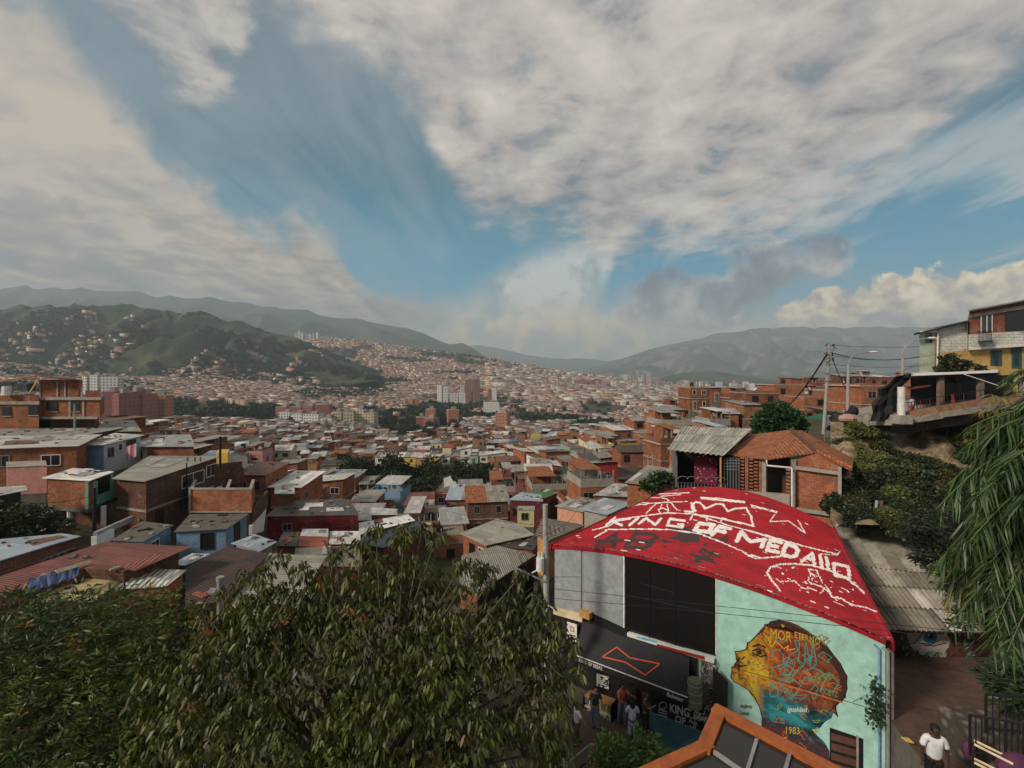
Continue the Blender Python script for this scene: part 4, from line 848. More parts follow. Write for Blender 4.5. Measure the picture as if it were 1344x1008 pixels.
poly([(0, 290), (200, 345), (360, 385), (435, 402)], 2., 1, C6, k3); poly([(0, 405), (60, 420), (160, 410)], 2, 1, C6, k3); poly([(350, 400), (430, 405), (440, 385)], 1.5, 1, C6, k3)
poly([(150, 582), (110, 530), (85, 490), (100, 465), (150, 450), (220, 448), (300, 455), (390, 480), (450, 505), (520, 552), (560, 590)], 2.8, 1, C6, k3)
poly([(130, 520), (150, 535), (220, 532), (260, 568), (300, 570), (350, 592), (365, 565), (300, 545), (280, 530), (300, 500), (290, 475), (330, 480), (350, 530), (370, 560), (395, 590), (360, 570)], 1.7, 1, C6, k3)
poly([(395, 590), (400, 610), (450, 620), (500, 650), (560, 660), (620, 682)], 2.2, 1, C6, k3); poly([(290, 480), (320, 510), (300, 530)], 1.6, 1, C6, k3)
rs_ = random.Random(5)
for i in range(60):
    x, y = rs_.uniform(150, 520), rs_.uniform(455, 640)
    if (y - 455) > (x - 100) * .02 and y < 560 + (x - 150) * .25: poly([(x, y), (x + rs_.uniform(5, 16), y + rs_.uniform(0, 5))], 1.0, 1, C6, k3)
for i in range(230):       # flaked dashes where the sheets overlap
    s0, t0 = rs_.random(), rs_.random() ** 1.2; i0, j0 = int(t0 * NTt), int(s0 * NS); n = rs_.randrange(2, 9); paint[i0:i0 + 1, j0:j0 + n] = 1 if rs_.random() < .65 else 2
for i0 in (1, 2): paint[i0, ::7] = 1; 
paint[0:2, int(NS * .05):int(NS * .9)][rng.random((2, int(NS * .9) - int(NS * .05))) < .45] = 1
paint[-3:, int(NS * .02):int(NS * .42)] = 1
M_RED, t, b = newmat('red_roof_paint', .55, .3); g = geo(t)
c = t.mix(t.mr(t.noise(g, .9, 8, .65), .42, .6), (.33, .006, .014), (.22, .004, .010)); c = t.mix(t.mr(t.noise(g, 5., 4, .6), .5, .66, 0, .5), c, (.17, .008, .010)); c = t.mix(t.mr(t.noise(g, 3.1, 8, .7), .60, .68), c, (.10, .012, .014)); c = t.mix(t.mr(t.noise(g, 7.5, 5, .7), .68, .72), c, (.55, .45, .43)); t.l.new(c, b.inputs['Base Color'])
M_RWH = plain('white_roof_paint', (.70, .66, .63), .6, .35, 3); M_RDK = plain('dark_roof_paint', (.055, .028, .03), .65, .3, 3)
idx = np.arange((NTt + 1) * (NS + 1)).reshape(NTt + 1, NS + 1)
fc = np.stack([idx[:-1, :-1], idx[:-1, 1:], idx[1:, 1:], idx[1:, :-1]], -1).reshape(-1, 4)
me = bpy.data.meshes.new('roof'); vv = np.stack([RX, RY, RZ], -1).reshape(-1, 3)
me.from_pydata(vv.tolist(), [], fc.tolist())
for m_ in (M_RED, M_RWH, M_RDK): me.materials.append(m_)
me.polygons.foreach_set('material_index', paint.reshape(-1).astype(np.int32)); me.polygons.foreach_set('use_smooth', [True] * len(me.polygons)); me.update()
BLD = empty('red_roof_building', 'mural building with curved red painted metal roof and black upper window', 'building', (8, 22, ZS))
def pin(o, par): o.parent = par; o.matrix_parent_inverse = getroot(par).inverted(); return o
ro = bpy.data.objects.new('roof', me); col_.objects.link(ro); pin(ro, BLD)
# underside, fascias
un = MB(); N_ = 24
for i in range(N_):
    a, b = i / N_, (i + 1) / N_; un.face([roofpt(b, 0, -.07), roofpt(a, 0, -.07), roofpt(a, 1, -.07), roofpt(b, 1, -.07)], M_BLACK)
    un.slab([roofpt(a, 0, -.02) + FN * .12, roofpt(b, 0, -.02) + FN * .12, roofpt(b, 0, -.15) + FN * .12, roofpt(a, 0, -.15) + FN * .12], .03, M_RED)
for s_, o_ in ((0, -.14), (1, .14)):
    a, b = roofpt(s_, -.01), roofpt(s_, 1); dv_ = FD * o_
    un.slab([a + dv_ + Vector((0, 0, .06)), b + dv_ + Vector((0, 0, .06)), b + dv_ - Vector((0, 0, .3)), a + dv_ - Vector((0, 0, .3))], .05, M_RED)
un.obj('fascia', ro)
# walls
MINTW = plain('mint_wall', (.31, .52, .45), .85, .12, .5); GREYW = plain('grey_cladding', (.27, .285, .30), .6, .3, .7)
wl = MB(); ib = Vector((0, 0, 0)); fA, fB = FA, FB
wallring = [FA - FN * .03 + FD * .02, FB - FN * .03 - FD * .05, RD - FD * .2 , RC + FD * .2]
N_ = 16
for i in range(N_):
    a, b = i / N_, (i + 1) / N_; pa, pb = roofpt(a, 0, -.08), roofpt(b, 0, -.08); pa -= FN * .03; pb -= FN * .03
    wl.face([Vector((pa.x, pa.y, ZS - .3)), Vector((pb.x, pb.y, ZS - .3)), pb, pa], MINTW if i > 7 else M_BLACK)
wl.face([(FB.x, FB.y, ZS - .3), (RD.x, RD.y, ZS - .3), (RD.x, RD.y, ZE - .05), (FB.x, FB.y, ZE - .05)], B_['r']); wl.face([(RC.x, RC.y, ZS - .3), (FA.x, FA.y, ZS - .3), (FA.x, FA.y, ZE - .05), (RC.x, RC.y, ZE - .05)], M_CONC)
wl.face([(RD.x, RD.y, ZS - .3), (RC.x, RC.y, ZS - .3), (RC.x, RC.y, ZE - .05), (RD.x, RD.y, ZE - .05)], B_['r'])
wl.obj('wall', BLD)
def arcz(s): return ZE + .72 * math.sin(math.pi * min(max(s, 0.001), .999)) ** .85 - .1
def fpanel(mb, u0, u1, v0, v1, off, th, mat, v0b=None, v1b=None):
    """flat panel on the facade plane between photo columns; v edges may slope"""
    a, b, c, d = FP(u0, v1, off), FP(u1, v1 if v1b is None else v1b, off), FP(u1, v0 if v0b is None else v0b, off), FP(u0, v0, off)
    R_ = [a, b, c, d]; R2 = [p - FN * th for p in R_]
    mb.face(R_, mat); mb.face(R2[::-1], mat)
    for i in range(4): j = (i + 1) % 4; mb.face([R_[j], R_[i], R2[i], R2[j]], mat)
def ftopanel(mb, u0, u1, vb0, vb1, off, th, mat, n=8):
    """panel whose top follows the arch under the roof edge"""
    a, b = FP(u0, vb0, off), FP(u1, vb1, off); sa, sb = fs(a), fs(b)
    for i in range(n):
        s0, s1 = sa + (sb - sa) * i / n, sa + (sb - sa) * (i + 1) / n; z0 = a.z + (b.z - a.z) * i / n; z1 = a.z + (b.z - a.z) * (i + 1) / n
        q = [FW(s0, z0, off), FW(s1, z1, off), FW(s1, arcz(s1 / FLn), off), FW(s0, arcz(s0 / FLn), off)]
        r = [p - FN * th for p in q]; mb.face(q, mat); mb.face([q[1], q[0], r[0], r[1]], mat)
        if i == 0: mb.face([q[0], q[3], r[3], r[0]], mat)
        if i == n - 1: mb.face([q[2], q[1], r[1], r[2]], mat)
mb = MB(); ftopanel(mb, 728, 762.5, 795, 812, .10, .1, GREYW); ftopanel(mb, 766, 817, 806, 829, .10, .1, GREYW); ftopanel(mb, 762.5, 766, 806, 809, .05, .08, M_STEEL, 1)
fpanel(mb, 728, 762, 757, 757.6, .104, .01, M_BLACK); mb.obj('cladding', BLD)
mb = MB(); ftopanel(mb, 819, 939, 827, 861, .03, .06, plain('black_window', (.010, .009, .009), .18, .1, spec=.5), 10); ow = mb.obj('upper_window', BLD)
mb = MB()
for u in (852, 886): mb.bar(FP(u, 730 + (u - 819) * .2, .05), FP(u, 828 + (u - 819) * .28, .05), .025, M_BLACK, n=4)
for a, b in (((819, 780), (940, 806)), ((842, 766), (885, 778))): mb.bar(FP(*a, .05), FP(*b, .05), .018, M_BLACK, n=4)
ftopanel(mb, 817.5, 819.5, 829, 829, .12, .12, M_WHITE, 1); ftopanel(mb, 939, 940.5, 858, 862, .09, .1, M_WHITE, 1); mb.obj('frame', ow)
mb = MB(); ftopanel(mb, 941, 1162, 1060, 1120, .06, .06, MINTW, 14); mb.obj('mint_wall', BLD)
# ledge band under the grey cladding and white strip under the window
mb = MB(); fpanel(mb, 726, 764, 797, 806, .16, .2, M_PNT['cream'], 806, 817); fpanel(mb, 764, 823, 800, 811, .18, .2, M_BLACK, 827, 838); fpanel(mb, 823, 937, 830.5, 835, .2, .2, M_WHITE, 866, 871); fpanel(mb, 836, 862, 835.2, 837.4, .21, .02, plain('cyan_strip', (.1, .4, .5), .5, .1), 841.5, 844); fpanel(mb, 862, 925, 845, 848, .205, .02, plain('dull_red_strip', (.3, .03, .03), .5, .1), 862, 866.5)
mb.obj('ledge', BLD)
mb = MB(); mb.box(*FP(769, 806, .3)[:2], FP(769, 810, .3).z, .55, .3, .28, math.atan2(FD.y, FD.x), M_PNT['ochre']); tag(mb.obj('block'), 'orange block left on the ledge above the black awning', 'block')
# dark shop band at street level
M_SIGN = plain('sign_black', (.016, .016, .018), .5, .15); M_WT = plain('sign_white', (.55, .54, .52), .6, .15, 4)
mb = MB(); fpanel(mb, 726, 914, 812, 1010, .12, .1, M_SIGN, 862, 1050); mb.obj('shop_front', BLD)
mb = MB(); fpanel(mb, 920, 941, 865, 930, .14, .1, M_CONCD, 876, 945); mb.obj('painted_pillar', BLD)
mb = MB()
q = [FP(936, 875, .5), FP(955, 893, .3), FP(954, 945, .3), FP(934, 938, .5)]; mb.slab(q, .12, M_BLACK); mb.obj('side_panel', BLD)
rs_ = random.Random(8)
def ribbon(mb, pts, w, mat, nrm, closed=False):
    pts = [Vector(p) for p in pts]; pts = pts + pts[:1] if closed else pts
    n = len(pts)
    for i in range(n - 1):
        a, b = pts[i], pts[i + 1]; d = b - a
        if d.length < 1e-4: continue
        d.normalize(); s = d.cross(nrm).normalized() * w / 2; e_ = d * w * .35; mb.face([a - s - e_, b - s + e_, b + s + e_, a + s - e_], mat)
def fstroke(mb, px, w, mat, off=.09, o=(0, 0), s=1.): ribbon(mb, [FP(o[0] + x / s, o[1] + y / s, off) for x, y in px], w, mat, FN)
# text on any surface
def text_pts(txt, shear=0., bold=0.):
    cu = bpy.data.curves.new('t', 'FONT'); cu.body = txt; cu.size = 1; cu.shear = shear; cu.offset = bold; cu.resolution_u = 2
    o = bpy.data.objects.new('t', cu); col_.objects.link(o); dg = bpy.context.evaluated_depsgraph_get(); me = o.evaluated_get(dg).to_mesh()
    vs = [v.co.copy() for v in me.vertices]; fs_ = [tuple(p.vertices) for p in me.polygons]; o.evaluated_get(dg).to_mesh_clear(); bpy.data.objects.remove(o)
    x0, x1 = min(v.x for v in vs), max(v.x for v in vs); y0, y1 = min(v.y for v in vs), max(v.y for v in vs)
    return [((v.x - x0) / (x1 - x0), (v.y - y0) / (y1 - y0)) for v in vs], fs_
def text_on(mb, txt, BL, BR, TR, TL, mat, shear=0., bold=0.):
    vs, fs_ = text_pts(txt, shear, bold); BL, BR, TR, TL = map(Vector, (BL, BR, TR, TL))
    w = [BL.lerp(BR, x).lerp(TL.lerp(TR, x), y) for x, y in vs]
    for f in fs_: mb.face([w[i] for i in f], mat)
# awning
M_AWN = plain('awning_black', (.020, .020, .022), .75, .15)
at0, at1 = FP(765, 815, .15), FP(905, 863, .15); ab0, ab1 = FP(754, 858, 1.0), FP(903, 914, 1.0)
AW = empty('awning', 'black shop awning with a red bow tie outline over the street shop', 'awning', (at0.x, at0.y, ab0.z)); mb = MB(); mb.slab([ab0, ab1, at1, at0], .04, M_AWN); ao = mb.obj('canopy', AW)
vz = Vector((0, 0, -.32)); mb = MB(); fn2 = FN * .02; mb.slab([ab0, ab1, ab1 + vz, ab0 + vz], .02, M_AWN); mb.slab([ab0 + FN * .03, ab1 + FN * .03, ab1 + FN * .03 - Vector((0, 0, .045)), ab0 + FN * .03 - Vector((0, 0, .045))], .01, M_WHITE); vo = mb.obj('valance', AW)
def aw(u, v):     # photo pixel -> point on the awning slope
    n = (ab1 - ab0).cross(at0 - ab0).normalized(); n = n if n.z > 0 else -n
    d = Vector(((u - 672) / F, 1, (H - v) / F)); return d * ((ab0 + n * .03).dot(n) / d.dot(n)), n
bt_ = [(375, 463), (447, 416), (510, 468), (657, 497), (585, 553), (490, 490)]; pts = [aw(690 + x / k3, 738 + y / k3) for x, y in bt_]
mb = MB(); ribbon(mb, [p for p, n in pts], .055, plain('bowtie_red', (.50, .07, .04), .6, .05), pts[0][1], True); mb.obj('bow_tie_outline', ao)
def valp(s, dz): p = ab0.lerp(ab1, s) + FN * .035; return p + Vector((0, 0, dz))
mb = MB(); text_on(mb, 'KING OF BEERS', valp(.05, -.26), valp(.28, -.26), valp(.28, -.10), valp(.05, -.10), M_WT, 0, .02); text_on(mb, 'Budweiser', valp(.84, -.28), valp(.97, -.28), valp(.97, -.10), valp(.84, -.10), M_WT, .3, .01); mb.obj('lettering', vo)
# dark shop interior things: white papers, round badge, KING OF BEER sign
SB = empty('shop_sign', 'black wall sign lettered KING OF BEER with white scribbles', 'sign', FP(890, 950, .3)); mb = MB(); fpanel(mb, 862, 934, 908, 944, .3, .05, M_SIGN, 930, 975); sgo = mb.obj('board', SB); mb = MB()
def q4(u0, u1, v0, v1, sl, off): return [FP(u0, v1, off), FP(u1, v1 + sl, off), FP(u1 + 0, v0 + sl, off), FP(u0, v0, off)]
text_on(mb, 'KING', *q4(879, 905, 923, 935, 7, .31), M_WT, 0, .03); text_on(mb, 'OF', *q4(886, 900, 938, 948, 4, .31), M_WT, 0, .03); text_on(mb, 'BEER', *q4(880, 903, 950, 958, 7, .31), M_WT, 0, .03)
for i in range(26):
    x, y = rs_.uniform(906, 928), rs_.uniform(925, 955); fstroke(mb, [(x, y), (x + rs_.uniform(-6, 6), y + rs_.uniform(-6, 6)), (x + rs_.uniform(-6, 6), y + rs_.uniform(-5, 5))], .025, M_WT, .31)
c_ = [(870 + 5 * math.cos(a), 926 + 4.5 * math.sin(a)) for a in np.linspace(0, 6.28, 14)]; fstroke(mb, c_, .03, M_WT, .31)
for y in (931, 934.5, 938): fstroke(mb, [(864, y), (875, y + 3)], .05, M_WT, .31)
mb.obj('lettering', sgo)
pb = MB()
for i in range(34):
    x, y = rs_.uniform(922, 938), rs_.uniform(868, 935); r_ = rs_.uniform(2, 5); a0_ = rs_.random() * 6
    fstroke(pb, [(x + r_ * math.cos(a0_ + k * .8), y + r_ * 1.2 * math.sin(a0_ + k * .8)) for k in range(5)], .03, rs_.choice([M_WT, M_BLACK, M_STEEL]), .15)
pb.obj('drawings', BLD)
def fthing(name, label, cat, f): m = MB(); f(m); return tag(m.obj(name), label, cat)
def badge(m):
    fpanel(m, 744, 757, 816, 838, .35, .03, M_WHITE, 820, 843); fstroke(m, [(749, 822), (753, 824), (753, 829), (749, 828), (749, 822)], .04, plain('badge_red', (.4, .05, .04)), .36); fstroke(m, [(748, 833), (755, 835)], .05, M_BLACK, .36)
fthing('wall_badge', 'white framed emblem sign left of the black awning', 'sign', badge)
def poster(m):
    fpanel(m, 783, 799, 884, 900, .2, .03, M_WT, 889, 905)
    for k in range(12): x, y = rs_.uniform(784, 797), rs_.uniform(888, 900); fstroke(m, [(x, y), (x + 3, y + 1), (x + 1, y + 3)], .04, M_BLACK, .21)
fthing('poster', 'white and black poster inside the shop under the awning', 'poster', poster)
def shelf(m):
    for k, (dz, mm) in enumerate(((0, M_PNT['ochre']), (-.45, M_PNT['cream']), (-.9, M_WT))):
        a, b = FP(766, 912, 1.2), FP(802, 926, 1.2); m.slab([a + Vector((0, 0, dz)), b + Vector((0, 0, dz)), b + Vector((0, 0, dz)) - FN * .5, a + Vector((0, 0, dz)) - FN * .5], .06, mm)
        for i in range(14):
            p = a.lerp(b, (i + .5) / 14) + Vector((0, 0, dz - .36)) - FN * rs_.uniform(.0, .2); m.box(p.x, p.y, p.z, .1, .06, .2 + rs_.random() * .1, rs_.random(), rs_.choice([M_WT, M_STEEL, M_PNT['cream'], M_PNT['blue']]))
    for e0 in (FP(766, 912, 1.2), FP(802, 926, 1.2)): m.box(e0.x - FN.x * .25, e0.y - FN.y * .25, ZS, .06, .5, e0.z - ZS, math.atan2(FN.y, FN.x) + 1.57, M_BLACK)
fthing('display_stand', 'display stand of small white goods with an ochre top outside the shop', 'display stand', shelf)
def drum(m):
    p = FP(912, 908, .75); m.bar((p.x, p.y, p.z - .55), (p.x, p.y, p.z + .45), .27, plain('drum_green', (.13, .15, .10), .6, .4), n=16)
    for dz in (-.2, .1, .4): m.bar((p.x, p.y, p.z + dz - .1), (p.x, p.y, p.z + dz - .06), .285, M_STEEL, n=16)
fthing('water_drum', 'dull green ribbed water drum at the right end of the awning', 'drum', drum)
def tealp(m):
    m.slab([G(852, 934, -13.2), G(925, 962, -13.3), G(915, 1012, -14.6), G(866, 985, -14.7), G(853, 965, -14.7)], .06, plain('teal_canvas', (.035, .10, .13), .8, .4, 1.5))
fthing('canvas_cover', 'dark teal canvas cover in front of the KING OF BEER sign', 'canvas', tealp)
# ---- mural
M_HEAD, t, b = newmat('mural_head_paint', .8, .2); g = geo(t)
ctr = FP(1035, 900, 0); s0_ = fs(ctr)
dt = t.vm('DOT_PRODUCT', t.vm('SUBTRACT', g, tuple(FA)), tuple(FD)); dsx = [n for n in t.n if n.type == 'VECT_MATH' and n.operation == 'DOT_PRODUCT'][0].outputs['Value']
sz = t.new('ShaderNodeSeparateXYZ'); t.l.new(g, sz.inputs[0]); nz_ = t.noise(g, 1.1, 6, .6, 1.2); nz2 = t.noise(g, 2.6, 6, .65, 1.5)
hx = t.m('ADD', dsx, t.m('MULTIPLY', t.m('SUBTRACT', nz_, .5), 2.2)); sL, sR = fs(FP(962, 880, 0)), fs(FP(1110, 900, 0))
c1 = t.ramp(t.mr(hx, sL, sR), [(0, (.20, .09, .02)), (.16, (.42, .30, .015)), (.30, (.42, .20, .015)), (.42, (.32, .055, .012)), (.62, (.20, .028, .016)), (.8, (.24, .07, .02)), (1, (.03, .018, .012))])
c1 = t.mix(t.mr(nz2, .47, .6, 0, .85), c1, (.045, .014, .012)); c1 = t.mix(t.mr(t.noise(g, 4.5, 6, .7, 1.), .52, .62, 0, .7), c1, (.34, .07, .02)); c1 = t.mix(t.mr(t.noise(g, 2.1, 4), .60, .68, 0, .8), c1, (.40, .16, .03))
zt_ = t.m('ADD', sz.outputs[2], t.m('MULTIPLY', t.m('SUBTRACT', nz2, .5), 1.4)); zm = FP(1050, 918, 0).z
c2 = t.ramp(nz_, [(.38, (.008, .018, .022)), (.5, (.015, .10, .12)), (.6, (.03, .22, .24)), (.68, (.02, .05, .06))]); low = t.m('MULTIPLY', t.mr(zt_, zm + .12, zm - .18), t.mr(dsx, sL + .75, sL + 1.15))
c3 = t.mix(low, c1, c2); c3 = t.mix(t.mr(zt_, zm - .9, zm - 1.3), c3, t.mix(t.mr(nz2, .45, .6), (.02, .03, .035), (.13, .02, .02))); t.l.new(c3, b.inputs['Base Color'])
CM, km = (940, 800), 4.848
head = [(118, 268), (150, 265), (185, 256), (203, 240), (196, 212), (216, 206), (240, 182), (265, 158), (300, 132), (312, 112), (308, 98), (335, 92), (345, 78), (400, 68), (470, 82), (520, 102), (575, 135), (640, 182), (700, 228), (745, 288), (790, 345), (812, 390), (832, 425), (828, 465), (832, 500), (815, 560), (795, 585), (762, 600), (760, 632), (772, 680), (755, 660), (745, 655), (735, 690), (690, 715), (640, 728), (600, 716), (630, 738), (676, 740), (655, 757), (608, 762), (640, 800), (690, 845), (720, 900), (725, 1030), (280, 1030), (290, 760), (292, 690), (275, 620), (240, 545), (200, 510), (150, 480), (110, 458), (92, 432), (100, 402), (98, 368), (128, 366), (118, 345), (142, 325), (150, 310), (130, 290)]
def fillpoly(mb, px, off, mat, o=CM, s=km):
    bm = bmesh.new(); vs = [bm.verts.new(FP(o[0] + x / s, o[1] + y / s, off)) for x, y in px]; f = bm.faces.new(vs); r = bmesh.ops.triangulate(bm, faces=[f])
    for f in bm.faces:
        p = [v.co.copy() for v in f.verts]; n = (p[1] - p[0]).cross(p[2] - p[0]); mb.face(p if n.dot(FN) > 0 else p[::-1], mat)
    bm.free()
MU = MB(); fillpoly(MU, head, .066, M_HEAD)
OUTL = plain('mural_outline', (.02, .010, .010), .8, .1); fstroke(MU, [p for p in head[:32]], .035, OUTL, .07, CM, km); fstroke(MU, head[45:] + head[:1], .03, OUTL, .07, CM, km)
fillpoly(MU, [(310, 105), (345, 80), (400, 70), (480, 90), (570, 140), (700, 235), (790, 350), (832, 430), (825, 560), (790, 585), (800, 520), (780, 410), (680, 265), (560, 160), (430, 108), (330, 112)], .068, plain('mural_hair', (.045, .018, .014), .8, .6, 2.5))
cols_ = [plain('pen_teal', (.05, .27, .24), .7, .1), plain('pen_yellow', (.50, .36, .04), .7, .1), plain('pen_orange', (.42, .12, .03), .7, .1), plain('pen_olive', (.17, .25, .07), .7, .1), M_WT]
def fill_eye():
    fstroke(MU, [(232, 262), (262, 250), (300, 262), (318, 290), (285, 300), (250, 288), (232, 275)], .05, OUTL, .071, CM, km); fstroke(MU, [(235, 235), (270, 222), (312, 240)], .06, OUTL, .071, CM, km); fillpoly(MU, [(255, 262), (285, 260), (295, 285), (265, 288)], .0712, OUTL)
    fstroke(MU, [(118, 345), (150, 362), (190, 355)], .045, OUTL, .071, CM, km); fstroke(MU, [(100, 405), (150, 400), (180, 410)], .03, OUTL, .071, CM, km); fstroke(MU, [(150, 310), (165, 318), (180, 300)], .035, OUTL, .071, CM, km)
fill_eye(); rs_ = random.Random(21)
def loopy(cx, cy, rx, ry, n, col, w=.028, ph=None):
    a0 = rs_.random() * 6; pts = [(cx + rx * math.cos(a0 + i * .7) * (.6 + .4 * math.sin(i * 1.9)), cy + ry * math.sin(a0 + i * .7) * (.6 + .4 * math.cos(i * 1.3))) for i in range(n)]
    fstroke(MU, pts, w, cols_[col], .073 + rs_.random() * .004, CM, km)
for i in range(12): loopy(rs_.uniform(215, 330), rs_.uniform(330, 450), 32, 28, 12, 1, .022)
for i in range(30): loopy(rs_.uniform(370, 760), rs_.uniform(180, 560), rs_.uniform(24, 60), rs_.uniform(20, 48), 10, rs_.choice([0, 0, 0, 3, 2]), .022)
for i in range(14): loopy(rs_.uniform(330, 700), rs_.uniform(590, 930), rs_.uniform(20, 45), rs_.uniform(18, 40), 9, rs_.choice([2, 3, 2, 1, 3]), .026)
fstroke(MU, [(290, 165), (345, 255), (330, 330), (300, 340), (310, 370), (350, 400), (360, 330), (330, 310)], .03, cols_[2], .074, CM, km)
fstroke(MU, [(300, 150), (330, 180), (350, 240), (380, 200), (430, 250), (460, 230), (450, 260), (500, 250)], .03, cols_[1], .074, CM, km)
# big outline letters across the head
for pl in ([(355, 300), (365, 262), (400, 255), (425, 290), (430, 350), (445, 355), (470, 290), (520, 260), (500, 200), (530, 195), (525, 330), (560, 350), (570, 200), (600, 350), (615, 200), (640, 350)], [(360, 380), (340, 500), (345, 555), (390, 550), (400, 500), (360, 490)], [(360, 370), (440, 345), (490, 380), (470, 410), (400, 420), (500, 415), (540, 370), (560, 350)], [(400, 500), (470, 430), (540, 480), (500, 550), (400, 510)], [(545, 400), (620, 370), (690, 410), (640, 450), (560, 430)], [(660, 520), (720, 400), (780, 470), (740, 530), (690, 500)]): fstroke(MU, pl, .03, cols_[0], .075, CM, km)
fstroke(MU, [(120, 395), (300, 440), (560, 515), (800, 590)], .05, cols_[2], .076, CM, km)
def mtext(txt, x0, x1, y0, y1, sl, mat, sh=0, bold=.0): text_on(MU, txt, *[FP(CM[0] + x / km, CM[1] + y / km, .078) for x, y in ((x0, y1), (x1, y1 + sl), (x1, y0 + sl), (x0, y0))], mat, sh, bold)
mtext('MOR', 345, 480, 120, 185, 25, cols_[1]); mtext('ETERNO', 500, 660, 140, 180, 45, cols_[1]); mtext('igualdad', 452, 580, 618, 660, 3, M_WT, .2, .015); mtext('1983', 445, 530, 745, 790, 5, cols_[1]); mtext('mujeres', 152, 228, 598, 635, 6, plain('pen_maroon', (.15, .02, .04)), .3, .015); mtext('Comuna', 150, 208, 642, 668, 6, plain('pen_black', (.03, .03, .04)), .3, .01)
mtext('QUETZ', 665, 775, 500, 545, 22, cols_[3])
fstroke(MU, [(415, 95), (422, 112), (434, 104), (420, 96), (428, 114), (415, 95)], .025, cols_[1], .078, CM, km)
for h_ in ([(590, 205), (610, 225), (625, 255), (660, 240), (650, 215), (620, 225)],): fstroke(MU, h_, .03, cols_[2], .078, CM, km)
mu = MU.obj('mural', BLD); mu['label'] = 'painted woman head in profile filled with coloured lettering'
# small door low in the mint wall and pipes at its right corner
mb = MB(); fpanel(mb, 1089, 1133, 955, 1040, .075, .05, M_DARK, 970, 1060); dq = mb.obj('side_door', BLD); mb = MB()
for k in range(4): fpanel(mb, 1091, 1126, 962 + k * 13, 971 + k * 13, .085, .03, plain('brown_boards', (.10, .045, .03), .7, .4), 972 + k * 13, 981 + k * 13)
fpanel(mb, 1124, 1127, 965, 1040, .10, .03, M_CONC, 967, 1050); mb.obj('planks', dq)
mb = MB()
for k, (s_, r_, m_) in enumerate(((FLn + .06, .055, M_STEEL), (FLn - .16, .035, M_PNT['blue']), (FLn + .18, .04, M_CONCD))):
    p = FW(s_, 0, .12); mb.tube([(p.x, p.y, -15), (p.x, p.y, ZE - .35), (p.x - .1, p.y + .1, ZE - .25)], r_, m_, 8)
tag(mb.obj('drain_pipes'), 'thin drain pipes down the right corner of the mint mural wall', 'pipe')
# little plant on the wall corner
n = 260; c_ = np.array([list(FP(1150, y, .25)) for y in (905, 918, 930, 942)]); k = rng.integers(0, 4, n); ps = c_[k] + rng.normal(size=(n, 3)) * np.array([.16, .12, .14])
me = leaf_mesh('foliage', ps, rng.normal(size=(n, 3)), .09 + rng.random(n) * .05, .7, np.array([[.02, .035, .012]]) * (.6 + rng.random((n, 1)) * 1.5), M_LEAF)
e = empty('climbing_plant', 'small straggly plant growing on the mint wall near its right corner', 'plant', FP(1150, 945, .1)); pin(bpy.data.objects.new('foliage', me), e); col_.objects.link(e.children[0]) if e.children else None
mb = MB(); mb.tube([FP(1158, 900, .1), FP(1150, 915, .2), FP(1148, 935, .2), FP(1152, 945, .2)], .01, M_BARK, 4); mb.tube([FP(1119, 921, .1), FP(1150, 905, .25)], .006, M_BARK, 4); mb.obj('stem', e)
# ================================================================ right: neighbour roof, eye wall, path, terrace
# corrugated neighbour (real waves)
def corr_sheet(mb, A, B, C, D, pitch, amp, mat, nrow=6, flip=False):
    """A-B near edge, D-C far edge; waves run from near to far, across A-B"""
    A, B, C, D = map(Vector, (A, B, C, D)); n = max(int((B - A).length / pitch * nrow), 4)
    nm = (B - A).cross(D - A).normalized(); nm = nm if nm.z > 0 else -nm
    def row(t): return [A.lerp(D, t).lerp(B.lerp(C, t), i / n) + nm * amp * math.sin(2 * math.pi * i / nrow) for i in range(n + 1)]
    R0, R1 = row(0), row(1)
    for i in range(n): mb.face([R0[i], R0[i + 1], R1[i + 1], R1[i]], mat, uv=[(i * .03, 0), (i * .03 + .03, 0), (i * .03 + .03, 3), (i * .03, 3)])
    for i in range(n): mb.face([R0[i] - nm * .01, R1[i] - nm * .01, R1[i + 1] - nm * .01, R0[i + 1] - nm * .01], mat, uv=[(0, 0)] * 4)
CEM = [plain('cement_sheet_%d' % i, c, .9, .65, 1.3) for i, c in enumerate(((.24, .215, .17), (.17, .15, .12), (.32, .29, .24), (.50, .47, .42)))]
NB = empty('corrugated_house', 'low house under weathered grey corrugated roofs right of the red roof', 'house', (16, 22, -12.5)); rs_ = random.Random(4)
mb = MB()
def lowp(s, t):          # lower front slope: image trapezoid (1165,822)(1300,830)/(1115,745)(1240,750)
    a = G(1166, 828, -10.7).lerp(G(1305, 832, -10.7), s); b = G(1108, 742, -9.7).lerp(G(1235, 752, -9.7), s); return a.lerp(b, t)
for r in range(3):
    t0, t1 = r / 3 - .02, (r + 1) / 3 + .02
    for k in range(10):
        s0, s1 = k / 10, (k + 1) / 10 + .003; dz = Vector((0, 0, r * .0 + .012 * (k % 2) + .05 * (1 - 0)))
        z0, z1 = Vector((0, 0, .06)), Vector((0, 0, .0))
        corr_sheet(mb, lowp(s0, t0) + z0 + dz * .2, lowp(s1, t0) + z0 + dz * .2, lowp(s1, t1) + z1, lowp(s0, t1) + z1, .21, .055, CEM[rs_.choices(range(4), [5, 4, 2, 1 if r else 2])[0]])
mb.obj('roof', NB); mb = MB()
def upp(s, t):
    a = G(1110, 741, -9.68).lerp(G(1300, 760, -9.68), s); b = G(1086, 690, -9.25).lerp(G(1215, 678, -9.2), s); return a.lerp(b, t)
